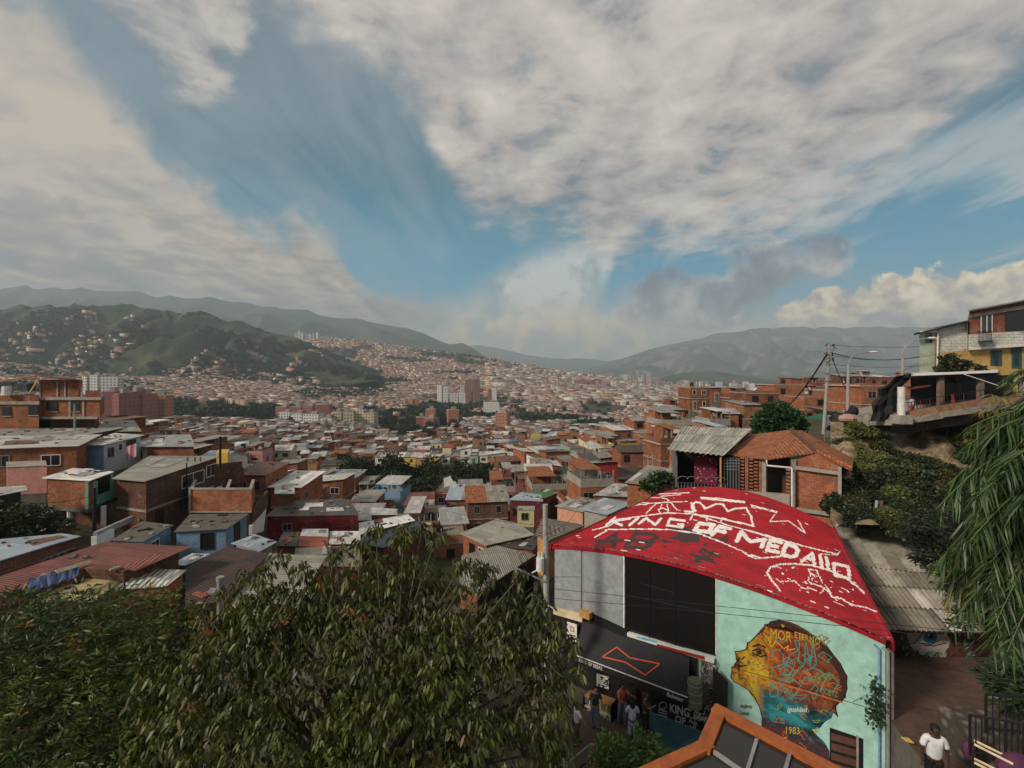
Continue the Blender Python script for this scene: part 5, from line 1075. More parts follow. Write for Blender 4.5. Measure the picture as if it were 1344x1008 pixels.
for k in range(9):
    for r in range(4):
        t0, t1 = r / 4, (r + 1) / 4 + .02; s0, s1 = k / 9, (k + 1) / 9 + .004; A, B, C, D = upp(s0, t0), upp(s1, t0), upp(s1, t1), upp(s0, t1); up = Vector((0, 0, .02 * (k % 2)))
        corr_sheet(mb, B + up, C + up, D + up, A + up, .21, .032, CEM[rs_.choices(range(4), [6, 4, 2, .6])[0]])
mb.obj('roof', NB)
wm = MB(); wm.bar(G(1170, 828, -10.68), G(1303, 832, -10.68), .05, M_BLACK, n=6)
a, b = G(1170, 828, -10.8) + Vector((0, .45, 0)), G(1305, 831, -10.8) + Vector((0, .45, 0)); a.x -= .2; b.x += 1.5
c_, d_ = upp(1, 1) + Vector((0, 0, -.1)), upp(0, 1) + Vector((0, 0, -.1))
for p_, q_ in ((a, b), (b, c_), (c_, d_), (d_, a)): wm.face([(p_.x, p_.y, -15), (q_.x, q_.y, -15), (q_.x, q_.y, q_.z), (p_.x, p_.y, p_.z)], B_['b'])
wm.obj('wall', NB)
# the eye mural on the low front wall
wd = (b - a); wd.z = 0; wd.normalize(); wn = Vector((wd.y, -wd.x, 0)); wn = wn if wn.y < 0 else -wn
def EP(u, v, off=0.): d = Vector(((u - 672) / F, 1, (H - v) / F)); q = a + wn * off; return d * (q.dot(wn) / d.dot(wn))
ey = MB()
def epoly(px, off, mat):
    bm = bmesh.new(); f = bm.faces.new([bm.verts.new(EP(984 + x / k3, 738 + y / k3, off)) for x, y in px]); bmesh.ops.triangulate(bm, faces=[f])
    for f in bm.faces:
        p = [v.co.copy() for v in f.verts]; n = (p[1] - p[0]).cross(p[2] - p[0]); ey.face(p if n.dot(wn) > 0 else p[::-1], mat)
    bm.free()
def ell(cx, cy, rx, ry, n=20): return [(cx + rx * math.cos(k * 2 * math.pi / n), cy + ry * math.sin(k * 2 * math.pi / n)) for k in range(n)]
epoly([(715, 320), (1178, 350), (1175, 505), (715, 498)], .02, plain('mural_rust', (.12, .035, .022), .85, .7, 2)); epoly(ell(1130, 440, 42, 60), .024, plain('mural_dark', (.035, .012, .012), .9, .3)); epoly([(718, 420), (780, 400), (800, 440), (760, 495), (718, 495)], .024, plain('mural_dark', (.03, .012, .012)))
epoly([(770, 335), (850, 325), (960, 345), (985, 380), (970, 430), (960, 470), (880, 470), (810, 440), (775, 390)], .026, plain('mural_skin', (.42, .36, .32), .85, .35, 2)); epoly([(830, 395), (850, 360), (880, 345), (915, 350), (930, 375), (890, 400)], .030, M_WT); epoly(ell(885, 368, 34, 30), .034, plain('iris_blue', (.05, .14, .26), .5, .4, 9)); epoly(ell(889, 362, 13, 12), .038, M_BLACK); epoly(ell(878, 356, 5, 4, 8), .042, M_WT)
for pl in ([(765, 400), (810, 395), (845, 350), (880, 335), (925, 345)], [(830, 395), (890, 402), (930, 380)], [(850, 405), (900, 410), (960, 395)]): ribbon(ey, [EP(984 + x / k3, 738 + y / k3, .044) for x, y in pl], .035, plain('mural_dark', (.03, .012, .012)), wn)
rs_ = random.Random(12); fr_ = [plain('frond_green', (.05, .12, .07), .8, .4, 3), plain('frond_dark', (.02, .05, .035), .8, .3, 3), plain('frond_pale', (.12, .24, .17), .8, .3, 3)]
for i in range(90):
    x, y = (rs_.uniform(735, 1080), rs_.uniform(425, 490)) if i < 50 else ((rs_.uniform(975, 1085), rs_.uniform(365, 480)) if i < 75 else (rs_.uniform(725, 775), rs_.uniform(350, 440)))
    an = rs_.uniform(-2.6, -.5) + (1.2 if x > 950 else 0); ln = rs_.uniform(18, 48); w_ = 5; ca, sa = math.cos(an), math.sin(an)
    if 790 < x < 960 and y < 450: continue
    epoly([(x, y), (x + ca * ln * .5 - sa * w_, y + sa * ln * .5 + ca * w_), (x + ca * ln, y + sa * ln), (x + ca * ln * .5 + sa * w_, y + sa * ln * .5 - ca * w_)], .046 + .0004 * i, rs_.choice(fr_))
em = ey.obj('mural', NB); em['label'] = 'painted blue eye among green fern leaves'
# path beside the building, climbing toward the camera
def pz(x, y): return -10.1 - .214 * (y - 11.6)
V = []; xs = np.linspace(0, 1, 30); ysp = np.linspace(9., 20.6, 50); rows = []
for y in ysp:
    x0 = 9.6 + (y - 9.) * .37 if y < 15.3 else 12.15 + (y - 15.5) * .52; x1 = 27; xx = x0 + (x1 - x0) * xs
    rows.append(np.stack([xx, np.full_like(xx, y), np.array([pz(q, y) + .03 * fbm(q, y, 0, 3) for q in xx])], -1))
grid_mesh('path', xs, rows, None, M_PATH)
mb = MB(); r0 = [(float(r[0][0]), float(r[0][1])) for r in rows]; 
for (x0, y0), (x1, y1) in zip(r0, r0[1:]): mb.face([(x0, y0, -15), (x1, y1, -15), (x1, y1, pz(x1, y1) - .01), (x0, y0, pz(x0, y0) - .01)][::-1], M_CONCD)
mb.face([(9.6, 9, -15), (27, 9, -15), (27, 9, -9.5), (9.6, 9, -9.5)], M_CONCD); mb.obj('retaining_bank')['kind'] = 'structure'
mb = MB(); mb.slab([G(1170, 896, -11.5) , G(1275, 945, -10.9), G(1272, 950, -10.9), G(1170, 900, -11.5)], .12, M_CONC); tag(mb.obj('kerb'), 'low pale kerb crossing the brown path', 'kerb')
# terrace rail, stone wall, bench
FE = empty('metal_railing', 'black metal railing at the lower right beside the stone wall', 'railing', (12, 12, -10)); mb = MB()
def rail(pts, z, h, nb, mb):
    for a_, b_ in zip(pts, pts[1:]):
        mb.bar((*a_, z + h), (*b_, z + h), .03, M_BLACK, n=5); mb.bar((*a_, z + .1), (*b_, z + .1), .02, M_BLACK, n=5)
        for k in range(nb + 1): p = (a_[0] + (b_[0] - a_[0]) * k / nb, a_[1] + (b_[1] - a_[1]) * k / nb); mb.bar((*p, z), (*p, z + h), .014 if k % 6 else .03, M_BLACK, n=4)
zr = -9.35; g1, g2, g3 = G(1273, 938, -8.35), G(1344, 950, -8.35), G(1420, 962, -8.35); rail([g1[:2], g2[:2], g3[:2]], zr, 1., 9, mb); h1_, h2_ = G(1294, 911, -8.35), G(1420, 918, -8.35)
mb.obj('rail', FE); mb = MB(); rail([h1_[:2], h2_[:2]], zr, 1., 14, mb); mb.obj('rail', FE)
M_STONE, t, b = newmat('stone_masonry', .95, .1); vo_ = t.new('ShaderNodeTexVoronoi'); t.l.new(geo(t), vo_.inputs['Vector']); vo_.inputs['Scale'].default_value = 3.2
t.l.new(t.mix(t.mr(vo_.outputs['Distance'], .1, .45), (.17, .15, .12), (.06, .05, .04)), b.inputs['Base Color']); bump(t, b, vo_.outputs['Distance'], -.06)
mb = MB(); q1, q2 = G(1285, 964, -9.3), G(1420, 975, -9.3); mb.prism([(q1.x, q1.y, -10.6), (q2.x, q2.y, -10.6), (q2.x, q2.y + 1.2, -10.6), (q1.x, q1.y + 1.2, -10.6)], [(q1.x, q1.y, -9.36), (q2.x, q2.y, -9.36), (q2.x, q2.y + 1.2, -9.36), (q1.x, q1.y + 1.2, -9.36)], M_STONE); tag(mb.obj('stone_wall'), 'low rough stone wall under the black railing', 'wall')
BE = empty('bench', 'pale slatted bench leaning at the lower right corner by a purple cloth', 'bench', G(1300, 1000, -9.5)); 
for k, (va, vb) in enumerate(((972, 994), (977, 1000), (996, 1018), (1001, 1024))):
    mb = MB(); mb.bar(G(1279, va, -9.0 - .1 * (k > 1)), G(1330, vb + 3, -9.0 - .1 * (k > 1)), .028, M_PNT['cream'], n=6); mb.obj('slat', BE)
mb = MB(); [mb.bar(G(1282, 973, -9.02), G(1280, 1010, -9.8), .03, M_BLACK, n=5), mb.bar(G(1325, 995, -9.02), G(1322, 1030, -9.8), .03, M_BLACK, n=5)]; mb.obj('leg', BE)
mb = MB(); mb.ball(G(1334, 1006, -9.2), .33, plain('purple_cloth', (.10, .03, .07), .9, .4), 12, 8, (1.3, .8, .9)); mb.ball(G(1345, 1012, -9.3), .3, plain('purple_cloth', ()) if False else MATS['purple_cloth'], 10, 6); tag(mb.obj('bag'), 'bulging purple cloth bundle beside the pale bench', 'bag')
mb = MB(); mb.ball(G(1272, 985, -9.3), .16, MATS['purple_cloth'], 10, 6, (1, .7, 1.4)); tag(mb.obj('bag'), 'small purple bag hanging at the left end of the bench', 'bag')
mb = MB(); mb.slab([G(1182, 967, -10.3), G(1192, 968, -10.3), G(1200, 975, -10.3), G(1190, 973, -10.3)], .02, M_PNT['yellow']); tag(mb.obj('litter'), 'orange scrap lying on the brown path left of the man', 'litter')
# ---- orange framed glass canopy in the foreground
CN = empty('glass_canopy', 'orange framed glass canopy at the bottom centre of the view', 'canopy', (3.4, 7, -6.2)); ZC = -5.5; M_OR = plain('orange_frame', (.34, .095, .025), .5, .45, 2.5)
p0, p1, p2, p3 = G(800, 1035, ZC), G(925, 977, ZC), G(944.5, 931, ZC), G(1130, 1028, ZC)
def beam(mb, a_, b_, w, h, mat):
    a_, b_ = Vector(a_), Vector(b_); d = (b_ - a_).normalized(); s = Vector((-d.y, d.x, 0)) * w / 2; z = Vector((0, 0, h)); q = [a_ - s - d * w / 2, b_ - s + d * w / 2, b_ + s + d * w / 2, a_ + s - d * w / 2]
    mb.prism([p - z for p in q], q, mat)
for a_, b_, k in ((p0, p1, 0), (p1, p2, .004), (p2, p3, .008)): mb = MB(); beam(mb, a_ + Vector((0, 0, k)), b_ + Vector((0, 0, k)), .2, .22, M_OR); mb.obj('beam', CN)
M_GL, t, b = newmat('canopy_glass', .15, .5); b.inputs['Base Color'].default_value = (.018, .017, .014, 1)
b.inputs['Alpha'].default_value = .93
r1, r2, r3 = Vector((p1.x - 1.2, p1.y - 3.2, ZC - .06)), Vector((p2.x, p2.y - 3.6, ZC - .06)), Vector((p3.x + .3, p3.y - 2.2, ZC - .06))
mb = MB(); mb.slab([p2 - Vector((0, 0, .06)), p1 - Vector((0, 0, .06)), p0 - Vector((0, 0, .06)), Vector((p0.x, 3.5, ZC - .06)), Vector((p3.x, 3.5, ZC - .06)), p3 - Vector((0, 0, .06))], .02, M_GL); mb.obj('glass_pane', CN)
mb = MB()
for (ua, va, ub, vb) in ((993, 970, 975, 1030), (1036, 990, 1025, 1030), (939, 986, 1010, 1035)): beam(mb, G(ua, va, ZC), G(ub, vb, ZC), .045, .05, M_STEEL)
mb.obj('glazing_bar', CN); mb = MB(); [mb.box(p.x, p.y, ZS, .16, .16, -ZS + ZC - .23, 0, M_OR) for p in (p1, p3)]; mb.obj('post', CN)
# ================================================================ veranda house and tiled brick house behind the red roof
VH = empty('veranda_house', 'open veranda house with whitish corrugated roof above the red roof', 'house', (14, 37, -9)); mb = MB()
A_, B__, C__, D_ = P(876, 591, 36.5), P(950, 599, 34.8), P(986, 563, 41.5), P(896, 560, 43)
WCR = [plain('white_corr_%d' % i, c, .85, .6, 1.6) for i, c in enumerate(((.44, .43, .36), (.36, .35, .30), (.52, .50, .44)))]; rs_ = random.Random(9)
for k in range(11):
    for r in range(3):
        s0, s1, t0, t1 = k / 11, (k + 1) / 11, r / 3, (r + 1) / 3 + .02; f = lambda s, t: A_.lerp(B__, s).lerp(D_.lerp(C__, s), t)
        corr_sheet(mb, f(s0, t0) + Vector((0, 0, .04)), f(s1, t0) + Vector((0, 0, .04)), f(s1, t1), f(s0, t1), .24, .045, rs_.choice(WCR))
mb.obj('roof', VH)
mb = MB(); bk = Vector((.8, 3.2, 0)); a1_, b1_ = P(889, 596, 37), P(972, 600, 35.5); z0 = -9.2
def vwall(p, q, zb, zt, m, th=.12): d = (q - p).normalized(); n = Vector((-d.y, d.x, 0)) * th; mb.prism([(p.x, p.y, zb), (q.x, q.y, zb), (q.x + n.x, q.y + n.y, zb), (p.x + n.x, p.y + n.y, zb)], [(p.x, p.y, zt), (q.x, q.y, zt), (q.x + n.x, q.y + n.y, zt), (p.x + n.x, p.y + n.y, zt)], m)
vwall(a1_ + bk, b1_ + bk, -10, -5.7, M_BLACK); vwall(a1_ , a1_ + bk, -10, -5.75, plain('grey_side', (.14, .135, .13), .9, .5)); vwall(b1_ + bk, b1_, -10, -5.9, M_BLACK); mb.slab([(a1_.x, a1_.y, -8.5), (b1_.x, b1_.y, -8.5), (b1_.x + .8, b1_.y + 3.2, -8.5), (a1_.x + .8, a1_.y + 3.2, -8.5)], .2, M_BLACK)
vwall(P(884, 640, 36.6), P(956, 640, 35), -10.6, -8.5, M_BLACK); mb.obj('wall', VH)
mb = MB(); mb.bar((P(946, 600, 35.1)).to_tuple(), (P(946, 600, 35.1).x, 35.1, -10), .07, M_PNT['ochre'], n=6); mb.obj('post', VH)
mb = MB(); fa, fb = P(890, 633, 36.4), P(952, 635, 34.9)
for dz in (0, -.75): mb.bar(fa + Vector((0, 0, dz)), fb + Vector((0, 0, dz)), .03, M_BLACK, n=5)
for k in range(15): p = fa.lerp(fb, k / 14); mb.bar(p, p + Vector((0, 0, -.8)), .02, M_STEEL, n=4)
for k in range(5): c0 = fa.lerp(fb, (k + .5) / 5) + Vector((0, 0, .25)); mb.tube([c0 + Vector((math.cos(t_) * .35, 0, math.sin(t_) * .22)) for t_ in np.linspace(0, 3.14, 9)], .02, M_STEEL, 4)
mb.obj('railing', VH)
bn = MB(); ba, bb_ = P(911, 598, 37.6), P(941, 601, 37); mh = plain('banner_magenta', (.16, .015, .04), .7, .4, 2.5)
bn.slab([ba, bb_, bb_ + Vector((0, 0, -2.1)), ba + Vector((0, 0, -2.1))], .03, mh); rs_ = random.Random(2)
for k in range(15):
    s, z_ = rs_.random() * .8, -rs_.random() * 1.9; p = ba.lerp(bb_, s) + Vector((0, -.05, z_)); ribbon(bn, [p, p + Vector((rs_.uniform(.2, .5), 0, rs_.uniform(-.1, .1))), p + Vector((rs_.uniform(.3, .6), 0, rs_.uniform(-.35, .2)))], rs_.uniform(.04, .14), M_WT, Vector((0, -1, 0)))
tag(bn.obj('banner'), 'magenta banner with white brush marks hanging in the veranda', 'banner')
# tiled house
TH = empty('tiled_house', 'brick house with orange clay tile roof and brick lattice behind the red roof', 'house', (19, 34, -11)); mb = MB()
R1, R2, E1, E2, E0, E3, E4 = P(1071, 593, 31.3), P(1037, 564, 42), P(1006, 602.5, 32.2), P(952, 596, 37.2), P(990, 570, 42.5), P(1118, 617, 29.6), P(1121, 601, 36)
mb.slab([E1, R1, R2], .08, M_TILE, uvdir=(R2 - R1).cross(Vector((0, 0, 1)))); mb.slab([E1, R2, E2], .08, M_TILE, uvdir=E1 - E2); mb.slab([E2, R2, E0], .08, M_TILE, uvdir=E1 - E2)
mb.slab([R1, E3, E4, P(1053, 565, 43), R2], .08, M_TILE, uvdir=(R2 - R1).cross(Vector((0, 0, 1))))
mb.slab([P(1071, 590, 31.2), P(1118, 612, 29.7), P(1119, 616, 29.6), P(1073, 594, 31.1)], .05, M_TILE); mb.bar(R1 + Vector((0, 0, .03)), R2 + Vector((0, 0, .03)), .1, plain('ridge_dark', (.09, .06, .045)), n=6)
mb.obj('roof', TH)
NBR = brick('brick_near', (.42, .13, .055), (.30, .085, .04), (.30, .25, .20), .33, .19, .3, False)
wm = MB(); c0, c1 = P(1042, 604, 31.9), P(1104, 612, 30.3); gx = P(1072, 595, 31.2); zb = P(1042, 700, 31.9).z - 1.5
wm.face([(c0.x, c0.y, zb), (c1.x, c1.y, zb), c1, gx, c0], NBR); cb = Vector((2.2, 6.5, 0)); wm.face([(c1.x, c1.y, zb), (c1.x + cb.x, c1.y + cb.y, zb), c1 + cb, c1], NBR)
wm.face([(c0.x, c0.y, zb), (c0.x, c0.y, c0.z), (c0.x + 1.4, c0.y + 7, c0.z), (c0.x + 1.4, c0.y + 7, zb)], B_['b'])
def cbeam(u0, v0, u1, v1, Y0, Y1, w=.22, m=M_CONC): a_, b_ = P(u0, v0, Y0 - .06), P(u1, v1, Y1 - .06); wm.slab([a_, b_, b_ + Vector((0, 0, -w)), a_ + Vector((0, 0, -w))], .1, m)
cbeam(1042, 611, 1104, 619, 31.8, 30.2); cbeam(1042, 665, 1104, 674, 31.8, 30.2, .25); cbeam(1038, 603, 1044.5, 603, 31.9, 31.8, 5.); cbeam(1100, 612, 1104.5, 613, 30.3, 30.2, 4.6)
wm.obj('wall', TH)
# lattice walls: real bricks with gaps
def lattice(a_, b_, z0, z1, mbx, bw=.30, bh=.12):
    n = int((b_ - a_).length / bw); m = int((z1 - z0) / bh); d = (b_ - a_) / n; rot = math.atan2(d.y, d.x); rs = random.Random(n)
    for j in range(m):
        for i in range(n):
            if (i // 1 + j) % 2 == 0 or (i % 3 == 1): p = a_ + d * (i + .5); mbx.box(p.x, p.y, z0 + j * bh, bw * (.92 if (i % 3 != 1) else .8), .14, bh * .86, rot, rs.choice([NBR, B_['p'], NBR]))
lt = MB(); la, lb_ = P(972, 600, 34.6), P(1002, 600, 33.2); lattice(Vector((la.x, la.y, 0)), Vector((lb_.x, lb_.y, 0)), P(0, 643, 34.2).z, P(0, 599, 34.2).z, lt); lt.obj('lattice_wall', TH)
lt = MB(); la2, lb2 = P(1008, 650, 32.8), P(1037, 650, 32.1); lattice(Vector((la2.x, la2.y, 0)), Vector((lb2.x, lb2.y, 0)), P(0, 668, 32.5).z, P(0, 650, 32.5).z, lt); lattice(Vector((P(1030, 0, 32.6).x, 32.6, 0)), Vector((P(1040, 0, 32.2).x, 32.2, 0)), P(0, 650, 32.5).z, P(0, 612, 32.5).z, lt); lt.obj('lattice_parapet', TH)
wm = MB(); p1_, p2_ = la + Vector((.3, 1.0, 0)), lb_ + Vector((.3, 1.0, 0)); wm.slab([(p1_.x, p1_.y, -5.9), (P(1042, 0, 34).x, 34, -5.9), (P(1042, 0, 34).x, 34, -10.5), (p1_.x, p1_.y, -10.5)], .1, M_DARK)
wm.slab([P(1002, 600, 33.2), P(1007, 600, 33.0), P(1007, 650, 33.0), P(1002, 650, 33.2)], .2, M_CONC); wm.slab([P(950, 600, 35.6), P(972, 600, 34.6), P(972, 645, 34.6), P(950, 645, 35.6)], .05, M_BLACK)
wm.slab([P(968, 643, 34.3), P(1038, 648, 32.0), P(1038, 700, 32.0), P(968, 700, 34.3)], .3, M_CONC); wm.slab([P(1010, 668, 32.0), P(1038, 670, 31.95), P(1038, 677, 31.95), P(1010, 675, 32.0)], .3, M_CONCD); wm.obj('base_wall', TH)
mb = MB(); mb.tube([P(1006, 604, 32), P(1007, 611, 32), P(1038, 614, 31.5), P(1039.5, 616, 31.4), P(1039.5, 672, 31.4)], .06, M_WHITE, 8); mb.obj('drain_pipe', TH)
mb = MB(); 
for k in range(6): mb.bar(P(951 + k * 3.8, 601, 35.4 - k * .2), P(951 + k * 3.8, 645, 35.4 - k * .2), .02, M_STEEL, n=4)
for v in (604, 608, 612, 616): mb.bar(P(951, v, 35.4), P(971, v, 34.4), .02, M_STEEL, n=4)
mb.obj('grille', TH)
# black hooked lamp / figure by the wall corner
mb = MB(); mb.tube([P(1099, 690, 29.5), P(1101, 667, 29.5), P(1098, 663, 29.6)], .05, M_WHITE, 6); tag(mb.obj('pipe'), 'bent white pipe at the foot of the tiled house', 'pipe')
for k, (u0, u1, lb) in enumerate(((1148, 1151, 'upright grey stake left of the leaning one above the corrugated roof'), (1153, 1158, 'leaning brown stake above the corrugated roof'))):
    mb = MB(); mb.bar(P(u0, 684, 28), P(u1, 657, 28), .09, M_BARK if k else M_STEEL, n=5); tag(mb.obj('stake'), lb, 'stake')
# ================================================================ upper right: deck, houses, poles
UH = empty('yellow_house', 'tall house with brick upper floor, white band and yellow ground floor at the right edge', 'house', P(1340, 500, 42)); mb = MB()
YW = plain('yellow_wall', (.46, .30, .10), .85, .45, 1.5); WB = brick('white_blocks', (.62, .60, .55), (.56, .54, .49), (.25, .23, .2), .5, .25, .35, False); PG = plain('pale_green_wall', (.42, .47, .36), .85, .3, 1.2)
pxbox(mb, 1272, 1460, 441, 408, 42, 7, B_['r'], skew=-1.5) if False else None
def pq(mb, pts, Y, d, mat):       # photo polygon on a frontal wall, given depth
    q = [P(u, v, Y) for u, v in pts]; n = (q[1] - q[0]).cross(q[2] - q[0])
    if n.y > 0: q = q[::-1]
    b_ = [p + Vector((d * .92, d, 0)) for p in q]; mb.face(q, mat); mb.face(b_[::-1], mat)
    for i in range(len(q)): j = (i + 1) % len(q); mb.face([q[j], q[i], b_[i], b_[j]], mat)
pq(mb, [(1272.5, 440), (1460, 428), (1460, 373), (1272.5, 408)], 42, 7, B_['r']); pq(mb, [(1271, 457), (1460, 444), (1460, 427), (1271, 439)], 41.9, 7, WB); pq(mb, [(1271, 459.5), (1460, 446.5), (1460, 443.5), (1271, 456.5)], 41.7, .6, M_WHITE)
pq(mb, [(1233, 490), (1460, 500), (1460, 446), (1271, 459), (1233, 463)], 42.2, 6, YW); pq(mb, [(1272.5, 413), (1460, 380), (1460, 386), (1272.5, 417)], 41.85, .3, M_CONC); mb.obj('wall', UH)
mb = MB(); mb.slab([P(1270, 407, 41.4), P(1470, 370, 41.4), P(1470, 370, 49), P(1270, 407, 49)], .12, T_['grey']); mb.obj('roof', UH)
mb = MB(); pq(mb, [(1319, 437), (1460, 428), (1460, 388), (1319, 411)], 41.95, .3, M_DARK); mb.obj('open_loggia', UH)
mb = MB(); pq(mb, [(1288, 436), (1302, 435), (1302, 413), (1288, 416)], 41.95, .2, M_GLASS); pq(mb, [(1294.5, 436), (1296, 436), (1296, 414), (1294.5, 414)], 41.88, .1, M_WHITE); pq(mb, [(1287, 437), (1288.5, 437), (1288.5, 415), (1287, 415)], 41.88, .1, M_WHITE); pq(mb, [(1301.5, 436), (1303, 436), (1303, 413), (1301.5, 413)], 41.88, .1, M_WHITE)
w1 = mb.obj('window', UH); mb = MB()
for k in range(11): mb.bar(P(1284 + k * 1.75, 434.5, 41.2), P(1284 + k * 1.75, 448, 41.2), .018, M_BLACK, n=4)
mb.bar(P(1283, 435, 41.2), P(1303, 434, 41.2), .03, M_BLACK, n=4); mb.slab([P(1283, 448, 41.1), P(1303, 447, 41.1), P(1303, 447, 41.9), P(1283, 448, 41.9)], .07, M_BLACK); mb.obj('balcony', UH)
GRN = plain('green_shutter', (.03, .085, .08), .6, .3)
for pts, nm in (([(1300, 480), (1315, 480), (1315, 459), (1300, 460)], 'window'), ([(1328, 483), (1341, 484), (1341, 456), (1328, 457)], 'door')):
    mb = MB(); pq(mb, pts, 42.15, .2, GRN); cx = sum(p[0] for p in pts) / 4; pq(mb, [(cx - 2.5, 479), (cx + 2.5, 479), (cx + 2.5, 462), (cx - 2.5, 462)], 42.1, .1, M_DARK); mb.obj(nm, UH)
GH = empty('pale_green_house', 'pale green house with white block upper wall under a dark sloping roof', 'house', P(1225, 500, 43)); mb = MB()
pq(mb, [(1206.5, 505), (1232, 505), (1232, 430), (1206.5, 434)], 42.6, 6, PG); pq(mb, [(1232, 465), (1270, 462), (1270, 423.5), (1232, 430)], 42.4, 6, WB); pq(mb, [(1232, 505), (1271, 505), (1271, 462), (1232, 465)], 42.9, 5, YW); mb.obj('wall', GH)
mb = MB(); mb.slab([P(1199, 438, 41.8), P(1272, 421, 41.8), P(1276, 419, 49), P(1212, 433, 49)], .14, M_BLACK); mb.obj('roof', GH); mb = MB(); pq(mb, [(1215, 450), (1223.5, 450), (1223.5, 437), (1215, 438)], 42.55, .2, M_GLASS); mb.obj('window', GH)
mb = MB(); mb.tube([P(1208, 436, 42.2), P(1230, 434, 42.2), P(1231, 438, 42.2), P(1230, 489, 42.2)], .07, M_WHITE, 6); mb.bar(P(1228.5, 440, 42.3), P(1228, 489, 42.3), .08, plain('pipe_brown', (.2, .1, .07)), n=6); mb.obj('drain_pipe', GH)
# deck with canopy
DK = empty('deck', 'concrete deck with pale beam edge and dark roofed veranda above the green slope', 'terrace', P(1200, 560, 38)); mb = MB()
EDG = [P(1112, 541, 41), P(1142, 552, 38), P(1186, 550, 36.5), P(1235, 541, 36), P(1300, 531, 36), P(1460, 520, 36)]
for a_, b_ in zip(EDG, EDG[1:]):
    mb.slab([a_, b_, b_ + Vector((2, 9, .0)), a_ + Vector((2, 9, .0))], .18, M_CONC, M_CONCD); mb.slab([a_ + Vector((0, -.05, .02)), b_ + Vector((0, -.05, .02)), b_ + Vector((0, -.05, -.45)), a_ + Vector((0, -.05, -.36))], .16, plain('stained_beam', (.27, .24, .20), .9, .9, 2))
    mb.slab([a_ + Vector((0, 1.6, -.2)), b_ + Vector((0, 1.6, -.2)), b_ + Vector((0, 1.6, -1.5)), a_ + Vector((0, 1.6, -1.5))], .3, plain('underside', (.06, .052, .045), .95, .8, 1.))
mb.obj('floor_slab', DK); mb = MB()
for a_, b_ in zip(EDG[1:], EDG[2:]):
    mb.slab([a_ + Vector((0, .1, .5)), b_ + Vector((0, .1, .5)), b_ + Vector((0, .1, 0)), a_ + Vector((0, .1, 0))], .12, plain('stained_parapet', (.26, .15, .09), .95, .85, 3))
mb.obj('parapet', DK); mb = MB(); mb.slab([P(1196, 492.5, 36.5), P(1310, 488, 36), P(1310, 484, 44), P(1196, 489, 44)], .06, M_WHITE); mb.slab([P(1185, 494, 36.7), P(1310, 491, 36.3), P(1310, 487, 43.8), P(1185, 490, 43.8)], .12, M_BLACK)
mb.bar(P(1265, 491, 36), P(1310, 506, 35.6), .03, M_WHITE, n=5); mb.obj('roof', DK); mb = MB()
for u in (1229, 1281): mb = MB(); mb.slab([P(u, 495, 37), P(u + 6, 495, 37), P(u + 6, 548, 37), P(u, 548, 37)], .3, plain('post_stained', (.17, .12, .085), .9, .7)); mb.obj('post', DK)
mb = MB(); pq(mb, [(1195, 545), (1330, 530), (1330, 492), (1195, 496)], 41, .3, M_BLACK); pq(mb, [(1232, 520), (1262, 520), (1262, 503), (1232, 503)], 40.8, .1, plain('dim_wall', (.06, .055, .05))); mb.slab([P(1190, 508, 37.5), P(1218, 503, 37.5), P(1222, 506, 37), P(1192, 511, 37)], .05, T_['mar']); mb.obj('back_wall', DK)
mb = MB()
for a_, b_ in zip(EDG[2:4], EDG[3:5]):
    for k in range(12): p = a_.lerp(b_, k / 12) + Vector((0, .15, .5)); mb.bar(p, p + Vector((0, 0, .65)), .02, M_BLACK if k % 3 else plain('rail_red', (.25, .03, .025)), n=4)
    mb.bar(a_ + Vector((0, .15, 1.15)), b_ + Vector((0, .15, 1.15)), .03, M_BLACK, n=4)
mb.bar(P(1250, 518, 36), P(1252, 529, 36), .08, plain('rail_red', ()) if False else MATS['rail_red'], n=5); mb.obj('railing', DK)
mb = MB(); rs_ = random.Random(6); grid = []
for j in range(8):
    t_ = j / 7; L_ = (1143 + 0 * t_, 548); lft = [(1142, 553), (1146, 541), (1144, 531), (1153, 519), (1152, 510), (1166, 505), (1176, 494), (1188, 492)][j]; rgt = [(1177, 552), (1177, 543), (1177, 533), (1178, 524), (1180, 515), (1183, 508), (1192, 500), (1199, 491)][j]
    grid.append([P(lft[0] + (rgt[0] - lft[0]) * k / 6, lft[1] + (rgt[1] - lft[1]) * k / 6, 37 + .22 * math.sin(k * 2.1 + j * .7) + .15 * math.sin(k * 5 + j * 3)) for k in range(7)])
for j in range(7):
    for k in range(6): mb.face([grid[j][k], grid[j][k + 1], grid[j + 1][k + 1], grid[j + 1][k]], M_AWN); q = [p + Vector((0, .03, 0)) for p in (grid[j][k], grid[j + 1][k], grid[j + 1][k + 1], grid[j][k + 1])]; mb.face(q, M_AWN)
tag(mb.obj('shade_net', merge=True), 'black shade net hung over the left end of the deck', 'shade net')
mb = MB(); mb.bar(P(1183, 549, 36.2), P(1183, 508, 36.2), .24, M_PNT['white'], n=14); mb.box(P(1183, 0, 36.2).x, 36.2, P(0, 556, 36.2).z, .95, .95, .65, 0, M_CONC); tag(mb.obj('column'), 'thick white painted column on a stone block at the deck corner', 'column')
mb = MB(); mb.ball(P(1118, 540, 40), .5, M_BLACK, 8, 6, (1, 1, 1)); mb.ball(P(1114, 549, 39.8), .55, plain('pink_cloth', (.4, .25, .22)), 8, 6, (1.6, 1, .7)); tag(mb.obj('bundle'), 'dark and pink cloth bundle at the left end of the deck', 'bundle')
